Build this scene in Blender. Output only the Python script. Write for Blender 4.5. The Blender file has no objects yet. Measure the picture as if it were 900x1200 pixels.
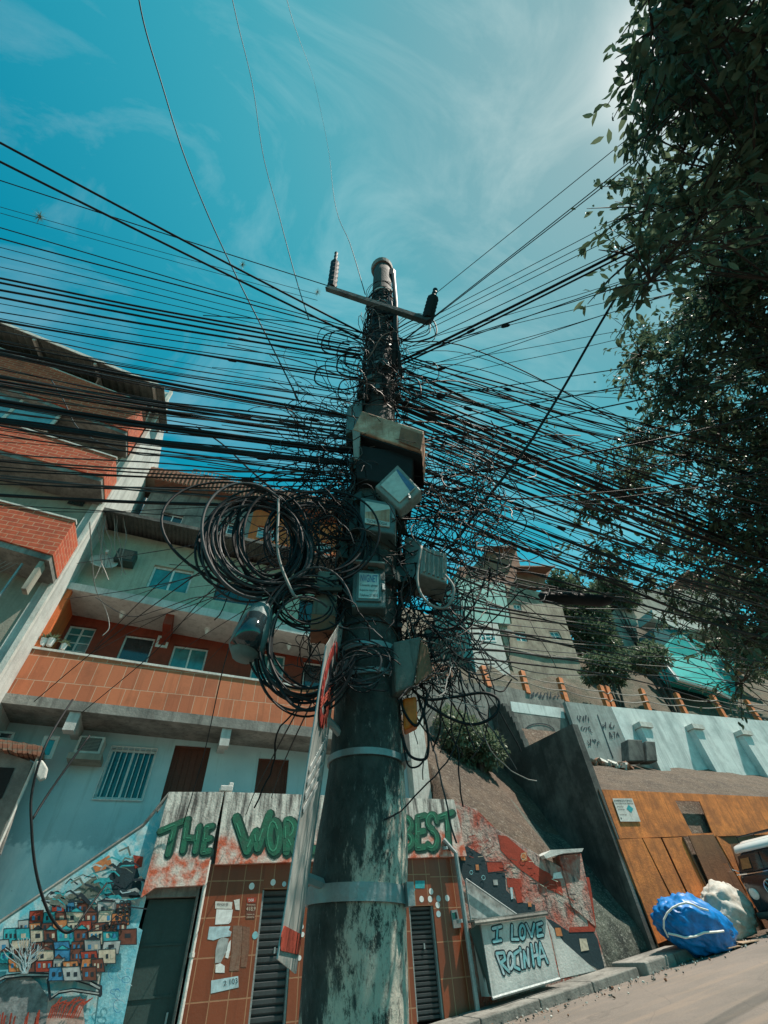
import bpy, bmesh, math, random
from mathutils import Vector, Matrix
from mathutils.geometry import tessellate_polygon
random.seed(11)
R = math.radians
CAMH = 1.55
col = bpy.context.scene.collection

# ------------------------------------------------------------------ survey of the place
# X runs along the shop fronts (up the road), Y from the camera's side into the hill, Z up.
FPX = 509.0
def _n(v): return Vector(v).normalized()
UP = _n((-40.0, -482.0, FPX))
_h1 = (-FPX * FPX + 40.0 * 1650.0) / -482.0
DX = _n((1650.0, _h1, FPX))
NY = DX.cross(UP)
if NY.z < 0: NY = -NY
NY.normalize()
CAM = Vector((0, 0, CAMH))
def ray(x, y):
    r = _n((x - 450.0, y - 600.0, FPX))
    return Vector((r.dot(DX), r.dot(NY), r.dot(UP)))
def P(x, y, Y):
    r = ray(x, y); return CAM + r * (Y / r.y)
def PX(x, y, X):
    r = ray(x, y); return CAM + r * (X / r.x)
def PZ(x, y, z):
    r = ray(x, y); return CAM + r * ((z - CAMH) / r.z)
def PD(x, y, d):                       # point at a horizontal distance d
    r = ray(x, y); return CAM + r * (d / math.hypot(r.x, r.y))
def PR(x, y, d): return CAM + ray(x, y) * d
def proj(p):
    q = p - CAM
    c = DX * q.x + NY * q.y + UP * q.z
    return (450 + FPX * c.x / c.z, 600 + FPX * c.y / c.z, c.z)
def ground(X): return 0.11 * max(-60, min(X, 60))
def zline(a, b, Y):                    # height as a function of X of an edge seen through two points
    A, B = P(a[0], a[1], Y), P(b[0], b[1], Y)
    return lambda X: A.z + (B.z - A.z) * (X - A.x) / (B.x - A.x)

# ------------------------------------------------------------------ materials
MATS = {}
class N:
    def __init__(s, name):
        s.m = bpy.data.materials.new(name); s.m.use_nodes = True
        s.t = s.m.node_tree; s.b = s.t.nodes['Principled BSDF']; s.l = s.t.links
        s.tc = s.t.nodes.new('ShaderNodeTexCoord')
    def new(s, k, **kw):
        n = s.t.nodes.new(k)
        for a, v in kw.items(): setattr(n, a, v)
        return n
    def noise(s, scale, detail=6, vec=None, stretch=None, rough=.6, dist=0.0):
        n = s.new('ShaderNodeTexNoise'); n.inputs['Scale'].default_value = scale
        n.inputs['Detail'].default_value = detail; n.inputs['Roughness'].default_value = rough
        n.inputs['Distortion'].default_value = dist
        src = vec or s.tc.outputs['Object']
        if stretch:
            mp = s.new('ShaderNodeMapping'); mp.inputs['Scale'].default_value = stretch
            s.l.new(src, mp.inputs['Vector']); src = mp.outputs['Vector']
        s.l.new(src, n.inputs['Vector']); return n.outputs['Fac']
    def ramp(s, fac, stops):
        r = s.new('ShaderNodeValToRGB'); e = r.color_ramp.elements
        while len(e) < len(stops): e.new(0.5)
        for i, (p, c) in enumerate(stops):
            e[i].position = p; e[i].color = (c, c, c, 1) if isinstance(c, (int, float)) else (*c, 1)
        s.l.new(fac, r.inputs['Fac']); return r.outputs['Color']
    def mix(s, f, a, b, mode='MIX'):
        n = s.new('ShaderNodeMix', data_type='RGBA', blend_type=mode)
        for sock, v in ((n.inputs[0], f), (n.inputs[6], a), (n.inputs[7], b)):
            if isinstance(v, (int, float)): sock.default_value = v
            elif isinstance(v, tuple): sock.default_value = (*v, 1)
            else: s.l.new(v, sock)
        return n.outputs[2]
    def bump(s, h, strength=.4, dist=.02):
        b = s.new('ShaderNodeBump'); b.inputs['Strength'].default_value = strength
        b.inputs['Distance'].default_value = dist
        s.l.new(h, b.inputs['Height']); s.l.new(b.outputs['Normal'], s.b.inputs['Normal'])
    def col(s, c):
        if isinstance(c, tuple): s.b.inputs['Base Color'].default_value = (*c, 1)
        else: s.l.new(c, s.b.inputs['Base Color'])
    def xz(s):                          # wall coordinates: (x+y, z)
        sp = s.new('ShaderNodeSeparateXYZ'); s.l.new(s.tc.outputs['Object'], sp.inputs[0])
        ad = s.new('ShaderNodeMath', operation='ADD'); s.l.new(sp.outputs[0], ad.inputs[0]); s.l.new(sp.outputs[1], ad.inputs[1])
        cb = s.new('ShaderNodeCombineXYZ'); s.l.new(ad.outputs[0], cb.inputs[0]); s.l.new(sp.outputs[2], cb.inputs[1])
        return cb.outputs[0], sp.outputs[2]
def dk(c, k): return tuple(v * k for v in c)

def mat(name, base, dirt=None, amt=.5, scale=2.0, rough=.8, streak=True, bump=.3, fine=25, metal=0.0, spec=.3):
    if name in MATS: return MATS[name]
    s = N(name)
    dirt = dirt or dk(base, .35)
    f1 = s.noise(scale, 8)
    c = s.mix(s.ramp(f1, [(.35, 0.0), (.75, 1.0)]), base, dk(base, .72))
    lo = .62 - .3 * amt
    f2 = s.ramp(s.noise(scale * .8, 10, rough=.7), [(lo, 0.0), (lo + .22, 1.0)])
    c = s.mix(s.mix(1.0, f2, (amt, amt, amt), 'MULTIPLY'), c, dirt)
    if streak:
        f3 = s.ramp(s.noise(scale * 2.2, 6, stretch=(2.2, 2.2, .16), rough=.65), [(.5, 0.0), (.72, 1.0)])
        c = s.mix(s.mix(1.0, f3, (amt, amt, amt), 'MULTIPLY'), c, dk(dirt, .8))
    f4 = s.noise(fine, 6)
    c = s.mix(s.ramp(f4, [(.3, .35), (.7, 0.0)]), c, dk(base, .45))
    s.col(c); s.bump(f4, bump, .02)
    s.b.inputs['Roughness'].default_value = rough
    s.b.inputs['Metallic'].default_value = metal
    s.b.inputs['Specular IOR Level'].default_value = spec
    MATS[name] = s.m; return s.m

def flat(name, c, rough=.6, var=.25, scale=14, metal=0.0, spec=.4):
    if name in MATS: return MATS[name]
    s = N(name)
    s.col(s.mix(s.ramp(s.noise(scale, 5), [(.35, 0.0), (.7, 1.0)]), c, dk(c, 1 - var * 1.6)))
    s.b.inputs['Roughness'].default_value = rough
    s.b.inputs['Metallic'].default_value = metal; s.b.inputs['Specular IOR Level'].default_value = spec
    MATS[name] = s.m; return s.m

def brick(name, c1, c2, mortar, w=.3, h=.1, ms=.02, dirt=None, amt=.4, rough=.85, off=.5, bumpd=.01):
    if name in MATS: return MATS[name]
    s = N(name); uv, z = s.xz()
    b = s.new('ShaderNodeTexBrick'); s.l.new(uv, b.inputs['Vector'])
    b.offset = off
    b.inputs['Color1'].default_value = (*c1, 1); b.inputs['Color2'].default_value = (*c2, 1); b.inputs['Mortar'].default_value = (*mortar, 1)
    b.inputs['Scale'].default_value = 1; b.inputs['Brick Width'].default_value = w; b.inputs['Row Height'].default_value = h
    b.inputs['Mortar Size'].default_value = ms; b.inputs['Bias'].default_value = 0
    c = b.outputs['Color']
    d = dirt or dk(c1, .3)
    lo = .62 - .25 * amt
    f = s.ramp(s.noise(1.6, 9, rough=.7), [(lo, 0.0), (lo + .25, 1.0)])
    c = s.mix(s.mix(1.0, f, (amt, amt, amt), 'MULTIPLY'), c, d)
    f3 = s.ramp(s.noise(4, 6, stretch=(2, 2, .15)), [(.52, 0.0), (.75, 1.0)])
    c = s.mix(s.mix(1.0, f3, (amt, amt, amt), 'MULTIPLY'), c, d)
    s.col(c)
    inv = s.new('ShaderNodeMath', operation='SUBTRACT'); inv.inputs[0].default_value = 1; s.l.new(b.outputs['Fac'], inv.inputs[1])
    ad = s.new('ShaderNodeMath', operation='ADD'); s.l.new(inv.outputs[0], ad.inputs[0])
    mu = s.new('ShaderNodeMath', operation='MULTIPLY'); s.l.new(s.noise(20, 5), mu.inputs[0]); mu.inputs[1].default_value = .5
    s.l.new(mu.outputs[0], ad.inputs[1]); s.bump(ad.outputs[0], .6, bumpd)
    s.b.inputs['Roughness'].default_value = rough
    MATS[name] = s.m; return s.m

# named materials
TEALWALL = mat('teal_plaster', (.17, .40, .43), (.06, .12, .13), .28, .9, streak=True)
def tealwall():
    s = N('teal_plaster_paler_below')
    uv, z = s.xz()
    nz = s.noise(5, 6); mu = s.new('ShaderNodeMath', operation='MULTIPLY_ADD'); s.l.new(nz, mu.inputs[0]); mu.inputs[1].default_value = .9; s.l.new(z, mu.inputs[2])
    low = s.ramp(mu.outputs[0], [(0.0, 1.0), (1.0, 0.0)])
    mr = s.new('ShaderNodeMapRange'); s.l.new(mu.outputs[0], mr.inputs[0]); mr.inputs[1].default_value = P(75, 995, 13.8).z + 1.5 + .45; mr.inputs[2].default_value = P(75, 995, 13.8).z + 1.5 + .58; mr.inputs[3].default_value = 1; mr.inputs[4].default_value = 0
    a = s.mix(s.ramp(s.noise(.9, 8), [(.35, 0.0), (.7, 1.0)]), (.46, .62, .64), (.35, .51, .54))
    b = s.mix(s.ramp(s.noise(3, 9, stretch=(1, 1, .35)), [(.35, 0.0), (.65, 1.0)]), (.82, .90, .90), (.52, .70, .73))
    c = s.mix(mr.outputs[0], a, b)  # wall colour turns paler below a ragged edge
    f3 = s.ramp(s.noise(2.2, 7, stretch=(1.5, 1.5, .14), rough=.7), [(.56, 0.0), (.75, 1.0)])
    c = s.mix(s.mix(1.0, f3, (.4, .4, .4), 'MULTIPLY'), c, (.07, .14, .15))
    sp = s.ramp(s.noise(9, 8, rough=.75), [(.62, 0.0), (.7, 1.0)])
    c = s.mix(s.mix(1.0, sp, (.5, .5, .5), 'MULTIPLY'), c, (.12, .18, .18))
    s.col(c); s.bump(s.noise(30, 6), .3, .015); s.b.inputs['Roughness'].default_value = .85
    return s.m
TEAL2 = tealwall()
GREENWALL = mat('pale_green_plaster', (.46, .50, .40), (.12, .14, .11), .4, 1.1)
CONC = mat('stained_concrete', (.33, .32, .29), (.06, .06, .055), .75, 1.4, bump=.5)
CONC_D = mat('dark_stained_concrete', (.17, .18, .165), (.025, .03, .03), .9, 1.0, bump=.6)
CONC_W = mat('whitewashed_concrete', (.62, .63, .60), (.13, .13, .12), .45, 1.2, bump=.4)
BEIGE = mat('beige_plaster', (.36, .34, .28), (.09, .085, .07), .5, 1.0)
WALLBLUE = mat('pale_blue_plaster', (.72, .78, .76), (.16, .22, .22), .55, .9)
TILE_O = brick('orange_balcony_tiles', (.50, .15, .065), (.37, .105, .047), (.50, .30, .20), .34, .62, .010, amt=.45, off=0.5)
TILE_B = brick('brown_shop_tiles', (.23, .056, .022), (.18, .043, .017), (.34, .17, .09), .33, .55, .010, amt=.3, rough=.35, off=0.0)
BRICK_A = brick('red_brick_parapet', (.50, .085, .032), (.38, .06, .025), (.50, .22, .13), .34, .13, .012, amt=.45)
BRICK_B = brick('weathered_brick', (.30, .12, .07), (.22, .09, .055), (.20, .14, .10), .28, .12, .02, amt=.6)
REDWALL = mat('dark_red_wall', (.30, .05, .025), (.05, .018, .012), .4, 1.3, rough=.7)
ORWALL = mat('orange_plaster', (.72, .17, .05), (.12, .05, .03), .4, 1.5)
PLY = mat('orange_painted_boards', (.82, .26, .065), (.24, .085, .035), .8, 2.6, streak=True, bump=.5, rough=.75)
PLY_B = mat('bare_brown_boards', (.26, .12, .06), (.09, .045, .03), .6, 2.0, bump=.5)
WOODDOOR = mat('dark_red_wood', (.13, .035, .018), (.04, .014, .01), .4, 2.5, rough=.55)
METAL_D = mat('dark_green_steel', (.045, .075, .07), (.02, .03, .028), .3, 2, rough=.5, bump=.15)
SHUT = mat('grey_shutter_steel', (.09, .10, .105), (.03, .035, .035), .4, 2, rough=.45, metal=.3, bump=.15)
WHITEP = flat('white_paint', (.75, .76, .74), .5, .2)
WHITED = mat('dirty_white_paint', (.66, .65, .60), (.20, .19, .16), .4, 4)
GLASS_T = flat('teal_curtained_glass', (.05, .26, .27), .12, .35, 3, spec=.8)
GLASS_D = flat('dark_glass', (.02, .035, .04), .08, .3, 3, spec=.8)
GLASS_G = flat('sky_tinted_glass', (.16, .34, .38), .08, .3, 2, spec=.9)
BLACKM = flat('dark_room', (.012, .014, .015), .9, .2)
RUST = mat('rusty_sheet', (.30, .13, .07), (.10, .05, .035), .6, 6, rough=.7)
RUSTW = mat('rusty_cream_paint', (.78, .58, .42), (.30, .11, .05), .9, 6, rough=.6)
BOXT = mat('teal_grey_plastic', (.13, .20, .20), (.04, .06, .06), .4, 9, rough=.5, streak=False)
BOXG = mat('weathered_grey_plastic', (.30, .32, .29), (.08, .09, .085), .5, 9, rough=.6)
BOXP = mat('pale_box_face', (.62, .66, .60), (.16, .20, .20), .5, 10, rough=.4, streak=False)
CABLE = flat('black_cable_rubber', (.010, .012, .014), .62, .3, 20, spec=.25)
CABLE_G = flat('grey_cable_sheath', (.06, .064, .068), .6, .3, 20, spec=.25)
CABLE_W = flat('pale_cable_sheath', (.27, .26, .24), .6, .3, 20)
CABLE_B = flat('brown_cable_sheath', (.075, .05, .04), .5, .3, 20)
GALV = mat('galvanised_band', (.34, .38, .38), (.12, .14, .14), .4, 12, rough=.5, metal=.4, streak=False)
GREENP = mat('green_graffiti_paint', (.014, .17, .095), (.04, .07, .055), .7, 7, streak=True, rough=.6)
DGREENP = flat('dark_green_graffiti_shade', (.006, .045, .030), .5, .2, 8)
CYANP = mat('cyan_graffiti_paint', (.20, .56, .62), (.30, .34, .34), .7, 8, rough=.6)
PALEP = flat('pale_graffiti_paint', (.45, .60, .64), .5, .3, 9)
INK = flat('dark_paint_line', (.015, .025, .035), .6, .2)
REDP = mat('red_mural_paint', (.38, .055, .03), (.13, .03, .02), .5, 5, streak=False)
ORP = flat('orange_mural_paint', (.55, .20, .07), .6, .3)
BROWNP = flat('brown_mural_paint', (.16, .05, .03), .6, .3)
TURQP = flat('turquoise_mural_paint', (.03, .36, .40), .6, .3)
BLUEP = flat('blue_mural_paint', (.04, .22, .40), .6, .3)
CREAMP = flat('cream_mural_paint', (.58, .50, .38), .6, .3)
GREYP = flat('grey_mural_paint', (.40, .43, .42), .6, .4, 6)
NAVYP = mat('dark_navy_mural_paint', (.02, .045, .055), (.01, .02, .025), .3, 3)
def panelmat():
    s = N('stained_white_and_red_sign_band'); uv, z = s.xz()
    w = s.mix(s.ramp(s.noise(3.5, 8, stretch=(2.2, 2.2, .3), rough=.65), [(.42, 0.0), (.62, 1.0)]), (.62, .60, .54), (.07, .065, .06))
    r = s.mix(s.ramp(s.noise(5, 8, rough=.6), [(.4, 0.0), (.62, 1.0)]), (.50, .10, .045), (.60, .52, .46))
    mu = s.new('ShaderNodeMath', operation='MULTIPLY_ADD'); s.l.new(s.noise(2.3, 6), mu.inputs[0]); mu.inputs[1].default_value = 1.1; s.l.new(z, mu.inputs[2])
    mr = s.new('ShaderNodeMapRange'); s.l.new(mu.outputs[0], mr.inputs[0]); mr.inputs[1].default_value = .95; mr.inputs[2].default_value = 1.2; mr.inputs[3].default_value = 1; mr.inputs[4].default_value = 0
    c = s.mix(mr.outputs[0], w, r)
    g = s.ramp(s.noise(14, 9, rough=.75), [(.55, 0.0), (.68, 1.0)])
    c = s.mix(s.mix(1.0, g, (.7, .7, .7), 'MULTIPLY'), c, (.05, .035, .03))
    s.col(c); s.bump(s.noise(25, 7), .5, .02); s.b.inputs['Roughness'].default_value = .8; return s.m
PANEL = panelmat()
def muralbase():
    s = N('blue_white_mural_ground')
    c = s.mix(s.ramp(s.noise(2.2, 7, dist=2.5), [(.42, 0.0), (.58, 1.0)]), (.10, .42, .50), (.42, .60, .62))
    g = s.ramp(s.noise(1.1, 5, dist=1.0), [(.5, 0.0), (.66, 1.0)])
    c = s.mix(g, c, (.42, .42, .38))
    s.col(c); s.bump(s.noise(25, 6), .3, .015); s.b.inputs['Roughness'].default_value = .8; return s.m
MURAL = muralbase()
def murright():
    s = N('red_stained_mural_ground')
    c = s.mix(s.ramp(s.noise(1.7, 9, rough=.65, dist=.6), [(.42, 0.0), (.60, 1.0)]), (.36, .30, .26), (.33, .06, .035))
    k = s.ramp(s.noise(4, 9, stretch=(1.6, 1.6, .5), rough=.75), [(.52, 0.0), (.62, 1.0)])
    c = s.mix(k, c, (.06, .05, .05))
    w = s.ramp(s.noise(7, 8, rough=.7), [(.60, 0.0), (.67, 1.0)])
    c = s.mix(w, c, (.50, .44, .38))
    s.col(c); s.bump(s.noise(14, 8), .8, .04); s.b.inputs['Roughness'].default_value = .85; return s.m
MURAL_R = murright()
def polemat():
    s = N('weathered_concrete_pole')
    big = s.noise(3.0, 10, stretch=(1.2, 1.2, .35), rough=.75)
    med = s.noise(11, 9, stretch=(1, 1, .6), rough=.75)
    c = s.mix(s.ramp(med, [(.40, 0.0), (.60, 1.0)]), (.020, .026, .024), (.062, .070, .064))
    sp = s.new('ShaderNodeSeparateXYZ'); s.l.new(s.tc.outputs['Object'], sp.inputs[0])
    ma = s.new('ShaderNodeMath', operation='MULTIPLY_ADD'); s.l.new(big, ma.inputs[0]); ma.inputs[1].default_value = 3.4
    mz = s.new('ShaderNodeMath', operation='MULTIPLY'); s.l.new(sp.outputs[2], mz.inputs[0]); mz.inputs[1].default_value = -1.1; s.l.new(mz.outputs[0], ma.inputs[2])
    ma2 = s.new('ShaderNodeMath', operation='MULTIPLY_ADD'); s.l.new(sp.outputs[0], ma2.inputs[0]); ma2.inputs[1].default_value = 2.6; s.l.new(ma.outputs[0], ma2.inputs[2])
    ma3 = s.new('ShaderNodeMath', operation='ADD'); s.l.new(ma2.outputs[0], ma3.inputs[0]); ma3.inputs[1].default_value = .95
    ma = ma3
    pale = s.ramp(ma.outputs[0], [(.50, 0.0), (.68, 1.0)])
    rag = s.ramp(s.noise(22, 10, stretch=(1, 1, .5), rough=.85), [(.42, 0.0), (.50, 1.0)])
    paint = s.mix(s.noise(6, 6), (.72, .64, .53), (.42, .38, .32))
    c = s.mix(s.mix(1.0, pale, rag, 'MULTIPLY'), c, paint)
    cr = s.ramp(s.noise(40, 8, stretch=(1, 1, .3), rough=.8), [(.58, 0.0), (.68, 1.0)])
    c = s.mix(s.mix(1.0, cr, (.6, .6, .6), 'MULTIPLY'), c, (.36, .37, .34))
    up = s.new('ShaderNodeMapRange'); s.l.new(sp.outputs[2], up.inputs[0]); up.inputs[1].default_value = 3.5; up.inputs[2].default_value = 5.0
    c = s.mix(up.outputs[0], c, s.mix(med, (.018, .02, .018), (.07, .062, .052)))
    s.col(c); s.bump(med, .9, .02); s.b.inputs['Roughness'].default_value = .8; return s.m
POLE = polemat()
def earth(name, a, b, c3, sc=1.2):
    s = N(name)
    c = s.mix(s.ramp(s.noise(sc, 10, rough=.7), [(.38, 0.0), (.62, 1.0)]), a, b)
    c = s.mix(s.ramp(s.noise(sc * 9, 9, rough=.75), [(.52, 0.0), (.64, 1.0)]), c, c3)
    s.col(c); s.bump(s.noise(sc * 7, 10, rough=.75), 1.0, .12); s.b.inputs['Roughness'].default_value = .95; return s.m
DIRT = earth('bare_earth_slope', (.15, .105, .075), (.085, .06, .045), (.24, .20, .16))
ROCKM = earth('mossy_rock', (.13, .15, .12), (.035, .045, .04), (.30, .32, .28), 2.0)
HILLM = earth('overgrown_hillside', (.05, .06, .04), (.11, .085, .06), (.16, .13, .10), .6)
def roadmat():
    s = N('dusty_worn_asphalt')
    c = s.mix(s.ramp(s.noise(.5, 9, rough=.65), [(.35, 0.0), (.65, 1.0)]), (.24, .195, .165), (.165, .14, .12))
    c = s.mix(s.ramp(s.noise(60, 6, rough=.7), [(.45, 0.0), (.6, .5)]), c, (.08, .07, .065))
    st = s.ramp(s.noise(1.3, 8, stretch=(.25, 2.5, 1)), [(.5, 0.0), (.66, 1.0)])
    c = s.mix(s.mix(1.0, st, (.45, .45, .45), 'MULTIPLY'), c, (.27, .20, .15))
    v = s.new('ShaderNodeTexVoronoi', feature='DISTANCE_TO_EDGE'); v.inputs['Scale'].default_value = .7
    nn = s.new('ShaderNodeMixRGB'); nn.inputs[0].default_value = .12
    s.l.new(s.tc.outputs['Object'], nn.inputs[1])
    nt = s.new('ShaderNodeTexNoise'); nt.inputs['Scale'].default_value = 3; nt.inputs['Detail'].default_value = 8; s.l.new(s.tc.outputs['Object'], nt.inputs['Vector']); s.l.new(nt.outputs['Color'], nn.inputs[2])
    s.l.new(nn.outputs[0], v.inputs['Vector'])
    cr = s.ramp(v.outputs['Distance'], [(0.0, .35), (.006, 0.0)])
    c = s.mix(cr, c, (.05, .045, .04))
    s.col(c); s.bump(s.noise(70, 5), .5, .01); s.b.inputs['Roughness'].default_value = .9; return s.m
ROAD = roadmat()
def leafmat(name, c, c2):
    s = N(name)
    s.col(s.mix(s.ramp(s.noise(1.7, 4), [(.35, 0.0), (.65, 1.0)]), c, c2))
    s.b.inputs['Roughness'].default_value = .45; s.b.inputs['Specular IOR Level'].default_value = .4
    tr = s.new('ShaderNodeBsdfTranslucent'); tr.inputs['Color'].default_value = (*dk(c, 1.3), 1)
    ms = s.new('ShaderNodeMixShader'); ms.inputs[0].default_value = .34
    out = s.t.nodes['Material Output']
    s.l.new(s.b.outputs[0], ms.inputs[1]); s.l.new(tr.outputs[0], ms.inputs[2]); s.l.new(ms.outputs[0], out.inputs[0]); return s.m
LEAF = leafmat('dark_glossy_leaves', (.045, .078, .045), (.075, .11, .058))
LEAF3 = leafmat('bright_bush_leaves', (.11, .15, .095), (.16, .20, .13))
LEAF2 = leafmat('grey_green_leaves', (.10, .14, .085), (.15, .19, .11))
BARK = mat('bark', (.07, .055, .045), (.03, .025, .02), .5, 5, bump=.8)
TARPB = flat('blue_woven_plastic', (.003, .21, .60), .42, .35, 5)
TARPW = mat('grimy_white_woven_plastic', (.62, .60, .55), (.30, .20, .13), .6, 3, streak=False)
ROPE = flat('white_rope', (.75, .74, .70), .7, .1)

# ------------------------------------------------------------------ mesh building
WL = {}
class MB:
    def __init__(s): s.v = []; s.f = []; s.mi = []; s.mats = []; s.k = 0
    def m(s, mt):
        if mt is None: return 0
        if mt not in s.mats: s.mats.append(mt)
        return s.mats.index(mt)
    def add(s, vs, fs, mt=None):
        o = len(s.v); s.v += [Vector(v) for v in vs]; i = s.m(mt)
        for f in fs: s.f.append([o + j for j in f]); s.mi.append(i)
    def prism(s, pts, ext, mt=None, holes=()):
        ext = Vector(ext); loops = [[Vector(p) for p in pts]] + [[Vector(p) for p in h] for h in holes]
        flatp = [p for l in loops for p in l]; n = len(flatp)
        if len(loops) == 1 and len(pts) <= 4:
            tri = [tuple(range(len(pts)))]
        else:
            tri = tessellate_polygon(loops)
        fs = [tuple(t) for t in tri] + [tuple(n + i for i in reversed(t)) for t in tri]
        o = 0
        for l in loops:
            k = len(l)
            for i in range(k): a, b = o + i, o + (i + 1) % k; fs.append((a, b, n + b, n + a))
            o += k
        s.add(flatp + [p + ext for p in flatp], fs, mt); return s
    def box(s, c, sx, sy, sz, mt=None, M=None):      # c = centre
        vs = []
        for dz in (-.5, .5):
            for dx, dy in ((-.5, -.5), (.5, -.5), (.5, .5), (-.5, .5)):
                v = Vector((dx * sx, dy * sy, dz * sz)); vs.append(Vector(c) + (M @ v if M else v))
        s.add(vs, [(0, 3, 2, 1), (4, 5, 6, 7), (0, 1, 5, 4), (1, 2, 6, 5), (2, 3, 7, 6), (3, 0, 4, 7)], mt); return s
    def tube(s, pts, r, sides=6, mt=None, cap=True, closed=False):
        pts = [Vector(p) for p in pts]; n = len(pts)
        rs = r if isinstance(r, (list, tuple)) else [r] * n
        vs = []; prev = None
        for i, p in enumerate(pts):
            if closed: t = pts[(i + 1) % n] - pts[i - 1]
            else: t = pts[min(i + 1, n - 1)] - pts[max(i - 1, 0)]
            if t.length < 1e-9: t = Vector((0, 0, 1))
            t.normalize()
            if prev is None:
                a = Vector((0, 0, 1)) if abs(t.z) < .9 else Vector((1, 0, 0)); u = t.cross(a).normalized()
            else:
                u = prev - t * prev.dot(t)
                if u.length < 1e-6: u = t.orthogonal()
                u.normalize()
            prev = u; w = t.cross(u)
            for k in range(sides):
                an = 2 * math.pi * k / sides; vs.append(p + (u * math.cos(an) + w * math.sin(an)) * rs[i])
        fs = []
        rng = n if closed else n - 1
        for i in range(rng):
            j = (i + 1) % n
            for k in range(sides):
                l = (k + 1) % sides; fs.append((i * sides + k, i * sides + l, j * sides + l, j * sides + k))
        if cap and not closed: fs += [tuple(range(sides))[::-1], tuple((n - 1) * sides + k for k in range(sides))]
        s.add(vs, fs, mt); return s
    def ribbon(s, pts, w, nrm, mt, base=.006, thick=.003, closed=False, inc=.0003):   # painted stroke on a wall
        pts = [Vector(p) for p in pts]; nrm = Vector(nrm)
        segs = list(zip(pts, pts[1:] + ([pts[0]] if closed else []))) if closed else list(zip(pts, pts[1:]))
        for a, b in segs:
            s.k += 1; o = nrm * (base + inc * (s.k % 40)); t = (b - a)
            if t.length < 1e-6: continue
            t.normalize(); u = t.cross(nrm).normalized() * (w / 2)
            s.prism([a + u + o, b + u + o, b - u + o, a - u + o], nrm * thick, mt)
        for a in pts:
            s.k += 1; o = nrm * (base + inc * (s.k % 40))
            e1 = nrm.orthogonal().normalized(); e2 = nrm.cross(e1)
            s.prism([a + o + (e1 * math.cos(q * math.pi / 4) + e2 * math.sin(q * math.pi / 4)) * (w / 2) for q in range(8)][:8], nrm * thick, mt)
        return s
    def build(s, name, mt=None, parent=None, smooth=False, bevel=0, norm=True, origin=None):
        me = bpy.data.meshes.new(name)
        if s.v:
            lo = [min(v[i] for v in s.v) for i in range(3)]; hi = [max(v[i] for v in s.v) for i in range(3)]
            og = Vector(origin) if origin is not None else Vector(((lo[0] + hi[0]) / 2, (lo[1] + hi[1]) / 2, lo[2]))
        else: og = Vector((0, 0, 0))
        me.from_pydata([v - og for v in s.v], [], s.f)
        ms = s.mats or [mt]
        for q in ms: me.materials.append(q)
        if s.mats and len(s.mi) == len(me.polygons): me.polygons.foreach_set('material_index', s.mi)
        if norm:
            bm = bmesh.new(); bm.from_mesh(me); bmesh.ops.recalc_face_normals(bm, faces=bm.faces); bm.to_mesh(me); bm.free()
        if smooth: me.polygons.foreach_set('use_smooth', [True] * len(me.polygons))
        o = bpy.data.objects.new(name, me); col.objects.link(o)
        WL[o] = og
        if parent: o.parent = parent; o.location = og - WL[parent]
        else: o.location = og
        if bevel:
            b = o.modifiers.new('bevel', 'BEVEL'); b.width = bevel; b.segments = 2; b.limit_method = 'ANGLE'
        return o
def tag(o, label=None, cat=None, group=None, kind=None):
    if label: o['label'] = label
    if cat: o['category'] = cat
    if group: o['group'] = group
    if kind: o['kind'] = kind
    return o
def empty(name, loc, label, cat, group=None):
    o = bpy.data.objects.new(name, None); col.objects.link(o); o.location = loc; WL[o] = Vector(loc)
    o.empty_display_size = .1
    return tag(o, label, cat, group)
def prism_obj(name, pts, ext, mt, parent=None, holes=(), **k): return MB().prism(pts, ext, None, holes).build(name, mt, parent, **k)
def Q(pxs, Y): return [P(x, y, Y) for x, y in pxs]
def blend(q, u, v):                  # q = TL,TR,BR,BL
    return q[0] * (1 - u) * (1 - v) + q[1] * u * (1 - v) + q[2] * u * v + q[3] * (1 - u) * v
def text(s, q, name, mt, parent, nrm, off=.004, squeeze=1.0):   # flat lettering fitted to a quad TL,TR,BR,BL
    cu = bpy.data.curves.new(name, 'FONT'); cu.body = s; cu.size = 1; cu.extrude = 0
    t = bpy.data.objects.new(name, cu); col.objects.link(t)
    bpy.context.view_layer.update()
    me = bpy.data.meshes.new_from_object(t.evaluated_get(bpy.context.evaluated_depsgraph_get()))
    bpy.data.objects.remove(t); bpy.data.curves.remove(cu)
    xs = [v.co.x for v in me.vertices]; ys = [v.co.y for v in me.vertices]
    x0, x1, y0, y1 = min(xs), max(xs), min(ys), max(ys)
    mb = MB(); nrm = Vector(nrm)
    vs = [blend(q, (v.co.x - x0) / (x1 - x0), 1 - (v.co.y - y0) / (y1 - y0)) + nrm * off for v in me.vertices]
    mb.add(vs, [tuple(p.vertices) for p in me.polygons])
    bpy.data.meshes.remove(me)
    return mb.build(name, mt, parent, norm=False)
FRONT = Vector((0, -1, 0))

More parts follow.
